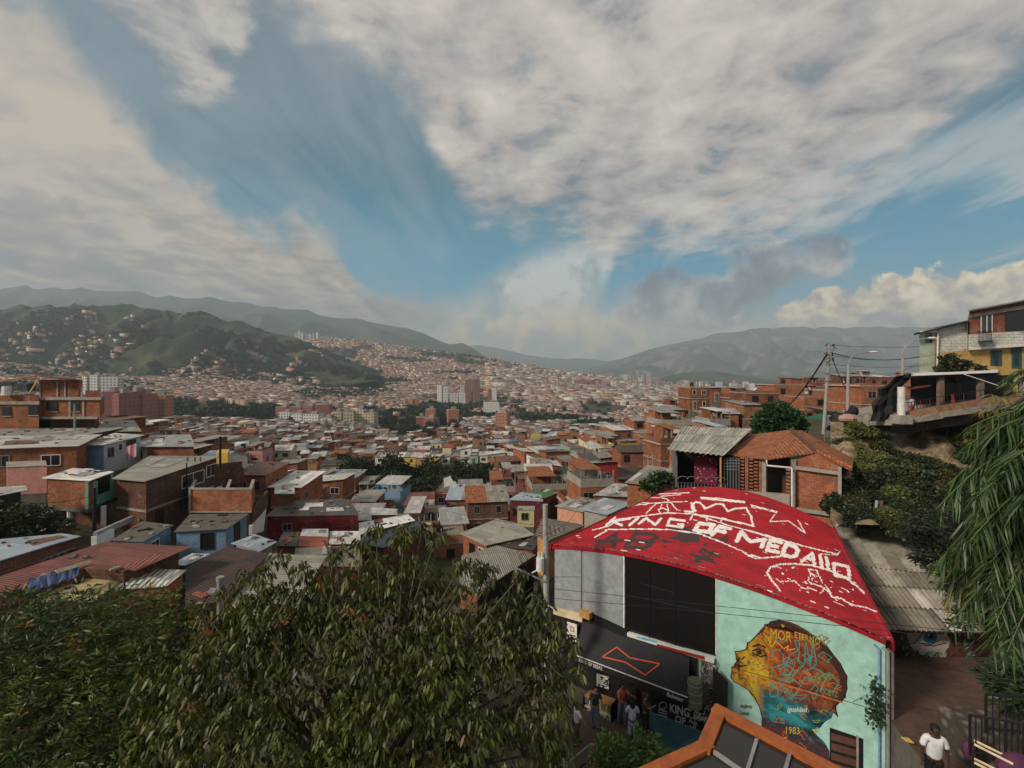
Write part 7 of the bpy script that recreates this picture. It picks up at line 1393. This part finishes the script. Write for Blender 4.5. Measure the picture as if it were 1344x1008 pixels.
def person(lb, foot, face, skin, shirt, pants, hair, h=1.7, armL=(0, 0), armR=(0, 0), lean=0., hairlen=.0, shoes=(.05, .05, .05), stride=.1, elbow=(.2, .2)):
    """standing figure about h tall at foot, facing the compass angle face; arm = (forward, outward) swing"""
    e = empty('person', lb, 'person', foot, face); k = h / 1.75
    def jt(x, y, z): return (x * k, (y - lean * max(z - .9, 0)) * k, z * k)
    def arm(s, sw, el):
        sh = (.19 * s, 0, 1.43); f, o_ = sw; d = Vector((s * (math.sin(o_) + .12), -math.sin(f), -math.cos(f))).normalized(); eb = Vector(sh) + d * .29; d2 = Vector((s * math.sin(o_) * .3 - s * .1 * (f > .8), -math.sin(f + el), -math.cos(f + el))).normalized(); wr = eb + d2 * .25; hd = wr + d2 * .09; return sh, eb, wr, hd, d2
    B = [(0, 0, .95), (0, 0, 1.10), (0, -.01, 1.28), (0, 0, 1.44), (0, 0, 1.53), (0, -.02, 1.62), (0, -.015, 1.70)]; rd = [(.15, .10), (.13, .095), (.155, .11), (.10, .08), .052, (.075, .092), (.07, .085)]
    ed = [(0, 1), (1, 2), (2, 3), (3, 4), (4, 5), (5, 6)]; A = {}
    for s, sw, el in ((-1, armL, elbow[0]), (1, armR, elbow[1])):
        sh, eb, wr, hd, d2 = arm(s, sw, el); i = len(B); B += [sh, tuple(eb), tuple(wr), tuple(hd)]; rd += [.055, .042, .028, (.036, .018)]; ed += [(3, i), (i, i + 1), (i + 1, i + 2), (i + 2, i + 3)]; A[s] = (sh, eb, wr, hd, d2)
    for s in (-1, 1):
        i = len(B); fo = stride * s; B += [(.09 * s, 0, .90), (.10 * s, -.02 - fo * .5, .50), (.10 * s, -fo + .02, .09), (.10 * s, -fo - .12, .03)]; rd += [(.085, .09), .058, .04, (.04, .03)]; ed += [(0, i), (i, i + 1), (i + 1, i + 2), (i + 2, i + 3)]
    body = skin_mesh('body', [jt(*p) for p in B], ed, [tuple(q * k for q in r) if isinstance(r, tuple) else r * k for r in rd], skin)
    def add(me, par=e): o = bpy.data.objects.new(me.name, me); col_.objects.link(o); o.parent = par; return o
    bo = add(body)
    # hands: four fingers and a thumb each
    for s in (-1, 1):
        sh, eb, wr, hd, d2 = A[s]; hd = Vector(hd); side = d2.cross(Vector((0, 1, 0)) if abs(d2.y) < .8 else Vector((1, 0, 0))).normalized(); m = MB()
        for q in range(4):
            a_ = hd + side * (.024 * (q - 1.5)); ln = (.055, .065, .06, .048)[q]; m.tube([jt(*a_), jt(*(a_ + d2 * ln * .55)), jt(*(a_ + d2 * ln + Vector((-s * .012, -.008, 0))))], [.009, .0085, .006], skin, 5)
        a_ = hd - d2 * .05 + side * .03 * (1 if s > 0 else 1); m.tube([jt(*a_), jt(*(a_ + side * .025 + d2 * .02)), jt(*(a_ + side * .03 + d2 * .05))], [.011, .010, .007], skin, 5); m.obj('fingers', None).parent = bo
    # shirt: body tube wider than the torso plus sleeves
    V = [(0, 0, .90), (0, 0, 1.05), (0, -.01, 1.26), (0, 0, 1.42)]; r2 = [(.175, .125), (.165, .12), (.185, .135), (.125, .095)]; e2 = [(0, 1), (1, 2), (2, 3)]
    for s in (-1, 1):
        sh, eb, *_ = A[s]; i = len(V); V += [(sh[0], sh[1], sh[2] - .015), tuple(Vector(sh).lerp(eb, .5)), tuple(Vector(sh).lerp(eb, .85))]; r2 += [.078, .074, .072]; e2 += [(3, i), (i, i + 1), (i + 1, i + 2)]
    add(skin_mesh('shirt', [jt(*p) for p in V], e2, [tuple(q * k for q in r) if isinstance(r, tuple) else r * k for r in r2], shirt))
    V = [(0, 0, .96)]; r3 = [(.165, .12)]; e3 = []
    for s in (-1, 1): i = len(V); fo = stride * s; V += [(.095 * s, 0, .84), (.10 * s, -.02 - fo * .5, .50), (.10 * s, -fo + .02, .12)]; r3 += [(.10, .11), .078, .065]; e3 += [(0, i), (i, i + 1), (i + 1, i + 2)]
    add(skin_mesh('trousers', [jt(*p) for p in V], e3, [tuple(q * k for q in r) if isinstance(r, tuple) else r * k for r in r3], pants))
    m = MB(); m.smooth = True; hc = jt(0, .012, 1.665); m.ball(hc, .112 * k, hair, 14, 10, (.86, 1.0, .98)); 
    if hairlen: m.ball(jt(0, .05, 1.60 - hairlen * .4), (.09 + hairlen * .35) * k, hair, 12, 8, (.9, .7, 1.3))
    ho = m.obj('hair', None, True); ho.parent = e
    # face
    m = MB(); m.ball(jt(0, -.055, 1.635), .083 * k, skin, 14, 10, (.86, .75, 1.12)); m.ball(jt(0, -.122, 1.625), .014 * k, skin, 8, 6, (.8, 1, 1.3)); [m.ball(jt(.078 * s, -.01, 1.635), .02 * k, skin, 6, 5, (.4, .8, 1.2)) for s in (-1, 1)]; m.smooth = True; m.obj('face', None, True).parent = bo
    m = MB(); [m.ball(jt(.028 * s, -.112, 1.65), .009 * k, M_BLACK, 6, 4, (1.4, .6, .7)) for s in (-1, 1)]; m.box(*jt(0, -.112, 0)[:2], jt(0, 0, 1.588)[2], .035 * k, .008, .006, 0, cloth('lip', (.12, .03, .03))); m.obj('features', None).parent = bo
    m = MB(); sm = cloth('shoe%d' % int(shoes[0] * 100), shoes)
    for s in (-1, 1): m.ball(jt(.10 * s, -stride * s - .05, .045), .14 * k, sm, 10, 6, (.36, 1.0, .36))
    m.obj('shoes', None).parent = e
    return e
HAIR = plain('hair_black', (.012, .010, .009), .7, .1); WSH = cloth('white', (.62, .62, .63))
gp = G(1226, 951, -8.42); gy = 11.6
person('man in a white T-shirt walking on the brown path, looking down', (P(1226, 0, gy).x, gy, pz(0, gy) ), R(-18), SKIN['dark'], WSH, cloth('black', (.015, .015, .017)), HAIR, 1.74, (.1, .15), (-.05, .12), .06, elbow=(.15, .25))
def sp(u, v): q = G(u, v, ZS + .03); return (q.x, q.y, q.z)
person('person with white and dark top standing at the left end of the shop', sp(757, 977), R(100), SKIN['tan'], WSH, cloth('dark', (.03, .03, .035)), HAIR, 1.68, (.5, .2), (.4, .1))
person('man in a dark T-shirt raising a hand to his face by the display stand', sp(781, 955), R(10), SKIN['tan'], cloth('navy', (.035, .04, .055)), cloth('denim', (.10, .15, .24)), HAIR, 1.74, (.9, .1), (.3, .1), elbow=(1.7, .6))
person('person in a red and orange top under the awning', sp(816, 950), R(30), SKIN['brown'], cloth('rust', (.34, .09, .05)), cloth('denim', (.10, .15, .24)), HAIR, 1.72, (.6, .2), (.9, .3), elbow=(1.2, .9))
person('person in a pale blue shirt and light jeans seen from behind', sp(830, 974), R(175), SKIN['brown'], cloth('paleblue', (.42, .48, .56)), cloth('lightdenim', (.26, .33, .42)), HAIR, 1.72, (.1, .1), (.1, .1), hairlen=.12)
person('person in an olive jacket standing right of the pale blue shirt', sp(847, 962), R(60), SKIN['tan'], cloth('olive', (.09, .075, .045)), cloth('dark', (.03, .03, .035)), plain('hair_brown', (.06, .035, .02), .7, .1), 1.7, (.8, .1), (.2, .1), elbow=(1.5, .2), hairlen=.08)
q = G(786, 1002, ZS + .03); person('person in a bright red top beside the flowering shrub', (P(786, 0, 16.6).x, 16.6, ZS + .03), R(150), SKIN['tan'], cloth('red', (.48, .025, .02)), cloth('red2', (.35, .02, .02)), HAIR, 1.66, (.4, .1), (.2, .1), hairlen=.05)
dq_ = P(1197, 533, 38); person('person in a white and red top standing on the deck', (dq_.x, dq_.y, EDG[2].z), R(20), SKIN['brown'], cloth('white', ()) if False else WSH, cloth('red', ()) if False else CLO['red'], HAIR, 1.7, (.3, .1), (.2, .1))
mb = MB(); fa_, fb_ = G(760, 1008, -13.9), G(792, 982, -13.9)
for k in range(9): p = fa_.lerp(fb_, k / 8); mb.bar((p.x, p.y, ZS), (p.x, p.y, -13.85), .018, M_BLACK, n=4)
mb.bar(fa_, fb_, .03, M_BLACK, n=4); mb.tube([fa_ + Vector((-1.2, .2, -.3)), fa_ + Vector((-.3, .3, 0)), fa_.lerp(fb_, .5) + Vector((0, .2, .35)), fb_ + Vector((0, .1, .1))], .02, M_STEEL, 4); tag(mb.obj('street_fence'), 'small dark fence beside the person in the bright red top', 'fence')
mb = MB(); pt_ = []
for (u0, u1, v0, v1, Y, m_) in ((566, 576, 885, 960, 19, 'M_OR'), (612, 624, 888, 940, 21, 'w'), (560, 574, 975, 1008, 17, 'M_OR')): pxbox(mb, u0, u1, v0, v1 + 60, Y, .25, M_OR if m_ == 'M_OR' else M_WHITE)
tag(mb.obj('painted_posts'), 'orange and white painted street posts glimpsed through the leaf tree', 'posts')
# ================================================================ the town itself
rs = random.Random(2024); cand = []
Y = 62.
while Y < 420:
    dY = 8.0 + Y * .012; x = -1.12 * Y - 6
    while x < 1.1 * Y + 8:
        yy = Y + rs.uniform(-1.6, 1.6); w = rs.uniform(3.6, 6.6); z = gz(x, yy); u, v = pxof(x, yy, z); a = .25 * math.sin(x * .021 + yy * .013) + .2 * math.sin(yy * .05)
        d = rs.uniform(5.2, 7.8); ok = not in_wood(u, v, 1.0) and all((x - hx) ** 2 + (yy - hy) ** 2 > (hr + w * .42) ** 2 for hx, hy, hr in HEROES) and -40 < u < 1385
        if u > 1070 and Y < 140: ok = False
        if 935 < u < 1130 and Y < 95: ok = False
        if Y < 68 and u < 330: ok = False
        if 590 < u < 725 and Y < 74: ok = False
        if rs.random() < .05: ok = False
        if ok: cand.append((x, yy, z + rs.uniform(-.9, .5), w, d, a))
        x += w + rs.uniform(-.1, .5) + (rs.random() < .12) * rs.uniform(1.5, 4)
    Y += dY
cand.sort(key=lambda c: c[1]); NIND = 215
infos = []; mid = MB()
for i, (x, y, z, w, d, a) in enumerate(cand):
    slope = x / y * F + 672 > 700; st = rs.choices([1, 2, 3], ([70, 30, 0] if y < 120 else [38, 46, 16]) if not slope else [15, 50, 35])[0]
    wm_ = None
    if slope and rs.random() < .55: wm_ = rs.choice([M_BRK[0], M_BRK[0], M_BRK[0], M_BRK[1]])
    p = gen_house(x, y, z - .3, w, d, st, a + rs.uniform(-.1, .1), rs, wm_, None, True if i < NIND or y < 260 else rs.random() < .6)
    if i < NIND:
        e = house_thing(p, x, y, z - .3, 'x', 'hillside houses of the middle distance'); infos.append((e, p['desc'], pxof(x, y, p['desc'][4]), y))
    else:
        for q in [p['wall'], p['roof']] + [m for _, m in p['wins']] + [m for _, m in p['ext']]:
            b0 = len(mid.v); mid.v += q.v; mid.f += [tuple(k + b0 for k in f) for f in q.f]; mid.m += [mid.mi(q.mats[k]) for k in q.m]; mid.uv += q.uv; mid.c += q.c
mid.obj('distant_houses')['kind'] = 'stuff'
# labels that single each house out: look, place by a landmark, then order
def place(u, v, y):
    if u > 700 and v < 560: r = 'near right crest'
    elif u > 800: r = 'behind veranda house'
    elif u > 640: r = 'on right hillside'
    elif u > 450: r = 'below coloured row' if y < 150 else 'above coloured row'
    elif u > 300: r = 'past dark red house'
    else: r = 'past left houses'
    return r
_o = 'first second third fourth fifth sixth seventh eighth ninth'.split(); ORD = _o + 'tenth eleventh twelfth thirteenth fourteenth fifteenth sixteenth seventeenth eighteenth nineteenth'.split()
for _t, _tt in (('twenty', 'twentieth'), ('thirty', 'thirtieth'), ('forty', 'fortieth'), ('fifty', 'fiftieth'), ('sixty', 'sixtieth'), ('seventy', 'seventieth')): ORD += [_tt] + [_t + ' ' + q for q in _o]
STN = {1: 'one storey', 2: 'two storey', 3: 'three storey'}; RT = {'shed': '%s roof', 'gable': '%s gable roof', 'terrace': 'open terrace', 'flat': 'flat roof'}
from collections import defaultdict
gr = defaultdict(list)
for e, ds, (u, v), y in infos:
    rn = RT[ds[2]] % ds[1] if '%s' in RT[ds[2]] else RT[ds[2]]; gr['%s %s house, %s, %s' % (STN[ds[3]], ds[0], rn, place(u, v, y))].append((u, e))
for k, l in gr.items():
    l.sort(key=lambda q: q[0])
    for i, (u, e) in enumerate(l): e['label'] = k if len(l) == 1 else k + ', %s from left' % ORD[min(i, 78)]
tw = defaultdict(list)
# ---- trees of the woods, one by one
wname = {'left': ('dark tree in the long wood below the left hillside houses', 'trees of the long left wood'), 'middle': ('dark tree in the wood behind the town in the middle', 'trees of the middle wood'), 'tower': ('dark tree among the tower blocks', 'trees among the tower blocks'), 'right': ('dark tree in the wood left of the right hillside', 'trees of the right wood'), 'gully': ('dense green tree in the gully below the coloured row houses', 'trees of the gully')}
for a_, b_, ra, rb, wn in WOODS:
    n = max(3, int(ra * rb / 26)) if wn != 'gully' else max(3, int(ra * rb / 70))
    for _ in range(n):
        th, q = rs.random() * 6.28, math.sqrt(rs.random()); u, v = a_ + ra * q * math.cos(th), b_ + rb * q * math.sin(th); v = max(v, 633) if wn == 'gully' else v; g_ = hit(u, v + 4, y0=70)
        r = rs.uniform(.85, 1.25) * (4.5 if g_.y > 230 else 3.2); mid_tree(g_.x, g_.y, g_.z, r, wname[wn][0], wname[wn][1], rs.choice([0, 0, 1, 1, 3]))
sg = [(440, 580, 'left of the town centre'), (824, 0, ''), (205, 600, 'by the pale roofs on the left'), (385, 610, 'beyond the dark red walled house'), (700, 600, 'on the lower right hillside'), (700, 640, 'above the green metal roof'), (730, 560, 'below the right wood'), (640, 640, 'right of the gully'), (520, 655, 'behind the small maroon house'), (400, 630, 'near the centre left roofs'), (350, 590, 'at the left centre of the town'), (660, 610, 'at the foot of the right hillside'), (610, 590, 'above the coloured row'), (480, 590, 'above the left end of the coloured row'), (545, 585, 'behind the wide yellow row house')]
for u, v, w_ in sg:
    if not w_: continue
    g_ = hit(u, v, y0=60); k = 3 if u in (545, 480) else None; mid_tree(g_.x, g_.y, g_.z, rs.uniform(1.8, 2.8), 'small dark tree standing alone %s' % w_, None, k)
rr = random.Random(4)
for i in range(26):
    u, v = rr.uniform(300, 900), rr.uniform(575, 690); g_ = hit(u, v, y0=60); m = MB(); h_ = rr.uniform(6, 8.5); b_ = g_ + Vector((0, 0, -1)); m.bar(b_, g_ + Vector((0, 0, h_)), .13, M_CONC, .09, 6); m.bar(g_ + Vector((-.7, 0, h_ - .6)), g_ + Vector((.7, 0, h_ - .6)), .05, M_BLACK, n=4); tw['thin pole rising between the town roofs'].append((u, tag(m.obj('utility_pole'), 'x', 'utility pole', 'poles between the town roofs')))
# ---- mid-rise and tower blocks
def tower_mat(nm, c, nx=3., nz_=2.9, dark=(.08, .09, .10)):
    if nm in MATS: return MATS[nm]
    m, t, b = newmat(nm, .8, .2); bt = t.new('ShaderNodeTexBrick'); t.l.new(uvn(t), bt.inputs['Vector']); bt.offset = 0; bt.inputs['Scale'].default_value = 1; bt.inputs['Brick Width'].default_value = nx; bt.inputs['Row Height'].default_value = nz_; bt.inputs['Mortar Size'].default_value = .75; bt.inputs['Mortar Smooth'].default_value = 0
    t.put(bt.inputs['Color1'], (*dark, 1)); t.put(bt.inputs['Color2'], (*[x * 1.6 for x in dark], 1)); t.put(bt.inputs['Mortar'], (*c, 1)); t.l.new(vary(t, bt.outputs['Color'], .85, 1.1), b.inputs['Base Color']); MATS[nm] = m; return m
TWM = {'white': tower_mat('tower_white', (.60, .58, .54)), 'cream': tower_mat('tower_cream', (.50, .42, .28)), 'brown': tower_mat('tower_brown', (.30, .17, .13)), 'orange': tower_mat('tower_orange', (.42, .17, .09)), 'red': tower_mat('tower_red', (.30, .10, .08)), 'grey': tower_mat('tower_grey', (.33, .32, .31)), 'pink': tower_mat('tower_pink', (.40, .24, .20))}
LC_ = {'white': 'white', 'cream': 'cream', 'brown': 'brown', 'orange': 'orange', 'red': 'red brick', 'grey': 'grey', 'pink': 'pinkish'}
def tower(u0, u1, vt, vb, Y, c, where, group, cat='tower block', name='tower_block', depth=None, step=False):
    w = max((u1 - u0) / F * Y, 3); x = P((u0 + u1) / 2, 0, Y).x; z0, z1 = P(0, vb, Y).z, P(0, vt, Y).z; z0 = min(z0, gz(x, Y)); d = depth or max(w * .8, 10); rot = rs.uniform(-.3, .3); W_ = MB(); W_.box(x, Y + d / 2, z0 - 20, w, d, z1 - z0 + 20, rot, TWM[c], M_CONC); T2 = MB(); T2.box(x + w * .1, Y + d / 2, z1, w * .4, d * .4, 3, rot, M_CONC)
    e = empty(name, 'x', cat, (x, Y + d / 2, z0), 0, group); W_.obj('wall', e); T2.obj('roof_housing', e); tw['%s %s %s' % (LC_[c], cat, where)].append(((u0 + u1) / 2, e))
G_ = 'apartment towers in the valley'
for a in ((574, 580, 505, 526, 'white'), (581, 588, 507, 526, 'white'), (590, 601, 516, 527, 'white'), (602, 612, 515, 527, 'white'), (610, 618, 499, 524, 'brown'), (620, 629, 498, 524, 'brown'), (604, 609, 505, 516, 'white'), (640, 645, 511, 521, 'red'), (646, 652, 509, 521, 'white'), (535, 542, 524, 539, 'orange'), (543, 550, 523, 539, 'orange')): tower(*a[:4], 900, a[4], 'in the centre cluster', G_)
for i in range(15): u = 641 + i * 3.4; h_ = rs.uniform(7, 15); vb = 484 + i * .8 + 3; tower(u, u + rs.uniform(2.2, 3.2), vb - h_, vb, 2300 + 20 * (i % 4), rs.choice(['grey', 'grey', 'white', 'brown']), 'on the left crest above the houses', 'towers on the left crest')
for i in range(14): u = 386 + i * 4.8; h_ = rs.uniform(4, 9); vb = 441 + i * .7; tower(u, u + rs.uniform(2.2, 4.5), vb - h_, vb + 2, 2560, rs.choice(['white', 'white', 'grey']), 'on the far upper left hillside', 'towers on the far upper hillside')
for i in range(16): u = 690 + i * 4.6 + rs.uniform(-1, 1); h_ = rs.uniform(3, 11); tower(u, u + rs.uniform(2.2, 4.5), 497 + i * .3 - h_, 503 + i * .3, 2700, rs.choice(['grey', 'white', 'pink']), 'left of the downtown cluster', 'towers left of downtown')
for a in ((756, 770, 498, 508, 'red'), (774, 790, 498, 509, 'red'), (789, 795, 500, 511, 'pink'), (743, 750, 496, 506, 'brown'), (803, 809, 500, 511, 'white')): tower(*a[:4], 1900, a[4], 'in front of the downtown cluster', G_)
for i in range(18): u = 700 + rs.random() * 100; h_ = rs.uniform(5, 12); tower(u, u + rs.uniform(2, 4), 512 - h_, 513, 1500 + rs.random() * 500, rs.choice(['white', 'pink', 'cream', 'grey']), 'on the valley floor left of downtown', 'blocks on the valley floor')
for i in range(44): u = 808 + rs.random() * 62; h_ = rs.uniform(9, 23) * (1 - abs(u - 835) / 70); vb = 512 - rs.random() * 5; tower(u, u + rs.uniform(2.2, 4.6), vb - h_ - 2, vb, 2300 + rs.random() * 600, rs.choice(['grey', 'white', 'pink', 'grey', 'brown']), 'in the downtown cluster', 'downtown towers')
for i in range(26): u = 872 + rs.random() * 118; h_ = rs.uniform(4, 10); vb = 511 - rs.random() * 3; tower(u, u + rs.uniform(3, 8), vb - h_, vb + 1, 2100 + rs.random() * 500, rs.choice(['white', 'pink', 'white', 'orange', 'grey']), 'below the small blue hill', 'blocks below the small hill')
for i in range(14): u = 1005 + rs.random() * 130; h_ = rs.uniform(3, 7); tower(u, u + rs.uniform(3, 6), 512 - h_, 514, 2400, rs.choice(['white', 'grey', 'pink']), 'beyond the right ridge', 'blocks beyond the right ridge')
for a in ((108, 116, 493, 512, 'white', 500), (118, 128, 492, 513, 'white', 500), (131, 150, 494, 513, 'white', 480), (131, 146, 514, 541, 'red', 330), (147, 160, 516, 541, 'red', 330), (163, 178, 514, 540, 'red', 340), (176, 190, 517, 536, 'red', 345), (190, 214, 519, 538, 'orange', 360)): tower(*a[:4], a[5], a[4], 'right of the tall brick building', 'blocks right of the tall brick building', 'apartment block', 'apartment_block', 12)
for a in ((362, 378, 534, 541, 'red', 560), (379, 395, 534, 541, 'red', 560), (396, 412, 533, 541, 'red', 560), (413, 431, 531, 543, 'red', 540), (366, 380, 541, 550, 'white', 520), (382, 396, 543, 551, 'white', 510), (398, 418, 544, 556, 'white', 500), (420, 435, 549, 559, 'white', 470), (434, 447, 541, 551, 'cream', 480), (448, 461, 542, 555, 'cream', 470), (463, 477, 538, 549, 'cream', 480), (478, 491, 542, 551, 'cream', 480), (415, 427, 556, 565, 'cream', 430), (428, 440, 558, 567, 'cream', 420), (441, 452, 558, 567, 'cream', 420), (453, 466, 559, 568, 'cream', 420), (544, 556, 548, 560, 'red', 460), (557, 572, 549, 561, 'red', 450), (652, 668, 542, 556, 'orange', 420), (558, 570, 537, 546, 'orange', 560), (586, 600, 538, 545, 'orange', 560), (634, 655, 528, 536, 'white', 700)): tower(*a[:4], a[5], a[4], 'among the middle wood', 'apartment blocks around the middle wood', 'apartment block', 'apartment_block', 14)
for k, l in tw.items():
    l.sort(key=lambda q: q[0])
    for i, (u, e) in enumerate(l): e['label'] = k if len(l) == 1 else k + ', %s from left' % ORD[min(i, 78)]
# ---- far city and hillside barrios: thousands of small houses, one mass
M_FAR = tinted('far_house', .9, .1, .1, .02)
def box_cloud(name, X_, Y_, Z_, Wd, Dp, Ht, rot, wallc, roofc):
    n = len(X_); ca, sa = np.cos(rot), np.sin(rot); sx = np.array([-1, 1, 1, -1]) / 2; sy = np.array([-1, -1, 1, 1]) / 2
    lx = Wd[:, None] * sx; ly = Dp[:, None] * sy; px = X_[:, None] + lx * ca[:, None] - ly * sa[:, None]; py = Y_[:, None] + lx * sa[:, None] + ly * ca[:, None]
    V = np.zeros((n, 8, 3)); V[:, :4, 0] = px; V[:, 4:, 0] = px; V[:, :4, 1] = py; V[:, 4:, 1] = py; V[:, :4, 2] = (Z_ - 4)[:, None]; V[:, 4:, 2] = (Z_ + Ht)[:, None]; sl = (rng.random(n) - .5) * .8; V[:, 4, 2] += sl; V[:, 5, 2] += sl
    f = np.array([[4, 5, 6, 7], [0, 1, 5, 4], [1, 2, 6, 5], [2, 3, 7, 6], [3, 0, 4, 7]]); L_ = (np.arange(n)[:, None, None] * 8 + f).reshape(-1)
    me = bpy.data.meshes.new(name); me.vertices.add(n * 8); me.vertices.foreach_set('co', V.astype(np.float32).ravel()); me.loops.add(len(L_)); me.loops.foreach_set('vertex_index', L_.astype(np.int32)); me.polygons.add(n * 5); me.polygons.foreach_set('loop_start', np.arange(0, n * 20, 4, dtype=np.int32)); me.polygons.foreach_set('loop_total', np.full(n * 5, 4, np.int32)); me.update(calc_edges=True)
    ca_ = me.color_attributes.new('tint', 'FLOAT_COLOR', 'CORNER'); c4 = np.ones((n, 5, 4, 4), np.float32); c4[:, 0, :, :3] = roofc[:, None, :]; c4[:, 1:, :, :3] = wallc[:, None, None, :]; ca_.data.foreach_set('color', c4.ravel()); me.materials.append(M_FAR); me.validate()
    o = bpy.data.objects.new(name, me); col_.objects.link(o); o['kind'] = 'stuff'; return o
WC = np.array([(.32, .18, .13), (.36, .23, .17), (.26, .15, .11), (.50, .40, .32), (.60, .55, .48), (.26, .14, .10), (.44, .30, .18), (.45, .25, .2)]); RC_ = np.array([(.28, .19, .15), (.33, .31, .28), (.52, .50, .46), (.16, .13, .12), (.26, .17, .13), (.62, .60, .56), (.22, .20, .18)])
def ridgev(x, y): return land(x, y)
def barrio(name, n, us_, ys_, sz, test, wp=None, rp=None, hts=(3, 8)):
    X_, Yl, Zl = [], [], []; k = 0
    while len(X_) < n and k < n * 6:
        k += 1; y = math.exp(rng.uniform(math.log(ys_[0]), math.log(ys_[1]))); u = rng.uniform(*us_); x = (u - 672) / F * y; z = land(x, y)
        uu, v = pxof(x, y, z)
        if test(u, v, x, y): X_.append(x); Yl.append(y); Zl.append(z)
    n = len(X_); wc = WC[rng.choice(len(WC), n, p=wp)] * rng.uniform(.5, 1.15, (n, 1)); rc = RC_[rng.choice(len(RC_), n, p=rp)] * rng.uniform(.5, 1.1, (n, 1)); s = rng.uniform(sz[0], sz[1], n) * np.where(rng.random(n) < .06, 2.2, 1.)
    return box_cloud(name, np.array(X_), np.array(Yl), np.array(Zl), s, s * rng.uniform(.8, 1.4, n), rng.uniform(hts[0], hts[1], n), rng.uniform(-.5, .5, n), wc, rc)
def patch(x, y, s, th): return fbm(x * s, y * s, 5.5, 4) < th
barrio('distant_houses', 9000, (-20, 1010), (400, 1150), (6, 10), lambda u, v, x, y: not in_wood(u, v, 1.05) and patch(x, y, .006, .16) and hill_z(x, y) < gz(x, y) + 5)
barrio('hillside_houses', 16000, (330, 760), (900, 2600), (7, 10), lambda u, v, x, y: patch(x, y, .005, .20) and (hill_z(x, y) < -500) and (u > 395 or y < 1150), [.2, .2, .15, .12, .1, .08, .08, .07], [.26, .16, .2, .1, .13, .09, .06])
def hillt(u, v, x, y):
    if hill_z(x, y) < -500: return y < 1150 and u < 420
    # terraces of houses low on the green hill
    return (v > 498 - .0 * u and 130 < u < 420 and patch(x, y, .004, .15)) or (u > 215 and v > 470 + abs(u - 290) * .28 and u < 400 and patch(x, y, .005, .22)) or (u < 110 and v < 470 and patch(x, y, .009, -.16)) or (patch(x + 50, y, .012, -.42)) or (60 < u < 175 and 440 < v < 490 and patch(x, y, .009, -.2))
barrio('hillside_houses', 4800, (-60, 430), (800, 1700), (7, 11), hillt, [.16, .2, .1, .18, .16, .06, .08, .06], [.22, .16, .22, .1, .12, .12, .06])
barrio('valley_city', 9000, (640, 1344), (1150, 3600), (12, 26), lambda u, v, x, y: patch(x, y, .0025, .30), [.1, .14, .06, .2, .26, .06, .1, .08], None, (6, 14))
barrio('valley_city', 7000, (700, 1400), (3600, 5600), (25, 50), lambda u, v, x, y: patch(x, y, .0015, .25), None, None, (8, 22))
# ---- far trees between the houses: small leafy crowns as one mass
def far_wood(name, n, us_, ys_, test, r=(4, 8)):
    C0, S0 = [], []; k = 0
    while len(C0) < n and k < n * 8:
        k += 1; y = math.exp(rng.uniform(math.log(ys_[0]), math.log(ys_[1]))); u = rng.uniform(*us_); x = (u - 672) / F * y; z = land(x, y)
        if test(u, pxof(x, y, z)[1], x, y): C0.append((x, y, z)); S0.append(rng.uniform(*r))
    C0 = np.array(C0); S0 = np.array(S0); m = 26; d = rng.normal(size=(len(C0), m, 3)); d /= np.linalg.norm(d, axis=2, keepdims=True); d[:, :, 2] = np.abs(d[:, :, 2]); P_ = (C0[:, None, :] + d * S0[:, None, None] * np.array([1, 1, 1.1])).reshape(-1, 3); tn = np.array([[.014, .026, .012]]) * rng.uniform(.6, 2.2, (len(P_), 1)); me = leaf_mesh(name, P_, rng.normal(size=P_.shape), np.repeat(S0, m) * .8, .9, tn, M_LEAFD, .1, None); o = bpy.data.objects.new(name, me); col_.objects.link(o); o['kind'] = 'stuff'
far_wood('far_wood', 4600, (-40, 1000), (430, 2500), lambda u, v, x, y: not patch(x, y, .006 if y < 1150 else .005, .17) and hill_z(x, y) < gz(x, y) + 5)
far_wood('far_wood', 4200, (-60, 500), (1150, 1745), lambda u, v, x, y: hill_z(x, y) > -500 and fbm(x * .004, y * .006, 1.1, 6) > .03, (3, 7))
far_wood('far_wood', 700, (-60, 200), (430, 1150), lambda u, v, x, y: patch(x, y, .01, .1) and hill_z(x, y) < -500, (4, 8))
far_wood('far_wood', 900, (-60, 1300), (4, 5), lambda *a: False) if False else None
# ---- bushes: final labels
bl_ = defaultdict(list)
for o in list(scene.objects):
    if o.type == 'EMPTY' and 'bk' in o: bl_[o['bk']].append(o); 
bn_ = ['pale green', 'dark green', 'yellowish green', 'olive brown']
for k, l in bl_.items():
    l.sort(key=lambda o: o.location.x / o.location.y)
    for i, o in enumerate(l): o['label'] = '%s bush on the slope under the deck, %s from left' % (bn_[k], ORD[min(i, 78)]); del o['bk']
# ================================================================ air
M_HAZE = bpy.data.materials.new('haze'); M_HAZE.use_nodes = True; t = NT(M_HAZE.node_tree); t.n.clear()
o_ = t.new('ShaderNodeOutputMaterial'); pv = t.new('ShaderNodeVolumePrincipled'); t.l.new(pv.outputs[0], o_.inputs['Volume'])
pv.inputs['Color'].default_value = (.74, .87, .97, 1); pv.inputs['Density'].default_value = 1.45e-4; pv.inputs['Anisotropy'].default_value = 0.1
bpy.context.view_layer.update(); zs_ = [z for o in scene.objects if o.type == 'MESH' for z in [(o.matrix_world @ Vector(c)).z for c in o.bound_box]]; ZLOW, ZHIGH = min(zs_), max(zs_)
print('LAND Z', ZLOW, ZHIGH)
hb = MB(); hb.box(0, 6300, ZLOW - 1., 46000, 13600, ZHIGH - ZLOW + 12., 0, M_HAZE)
ho = hb.obj('haze', merge=True); ho['kind'] = 'stuff'
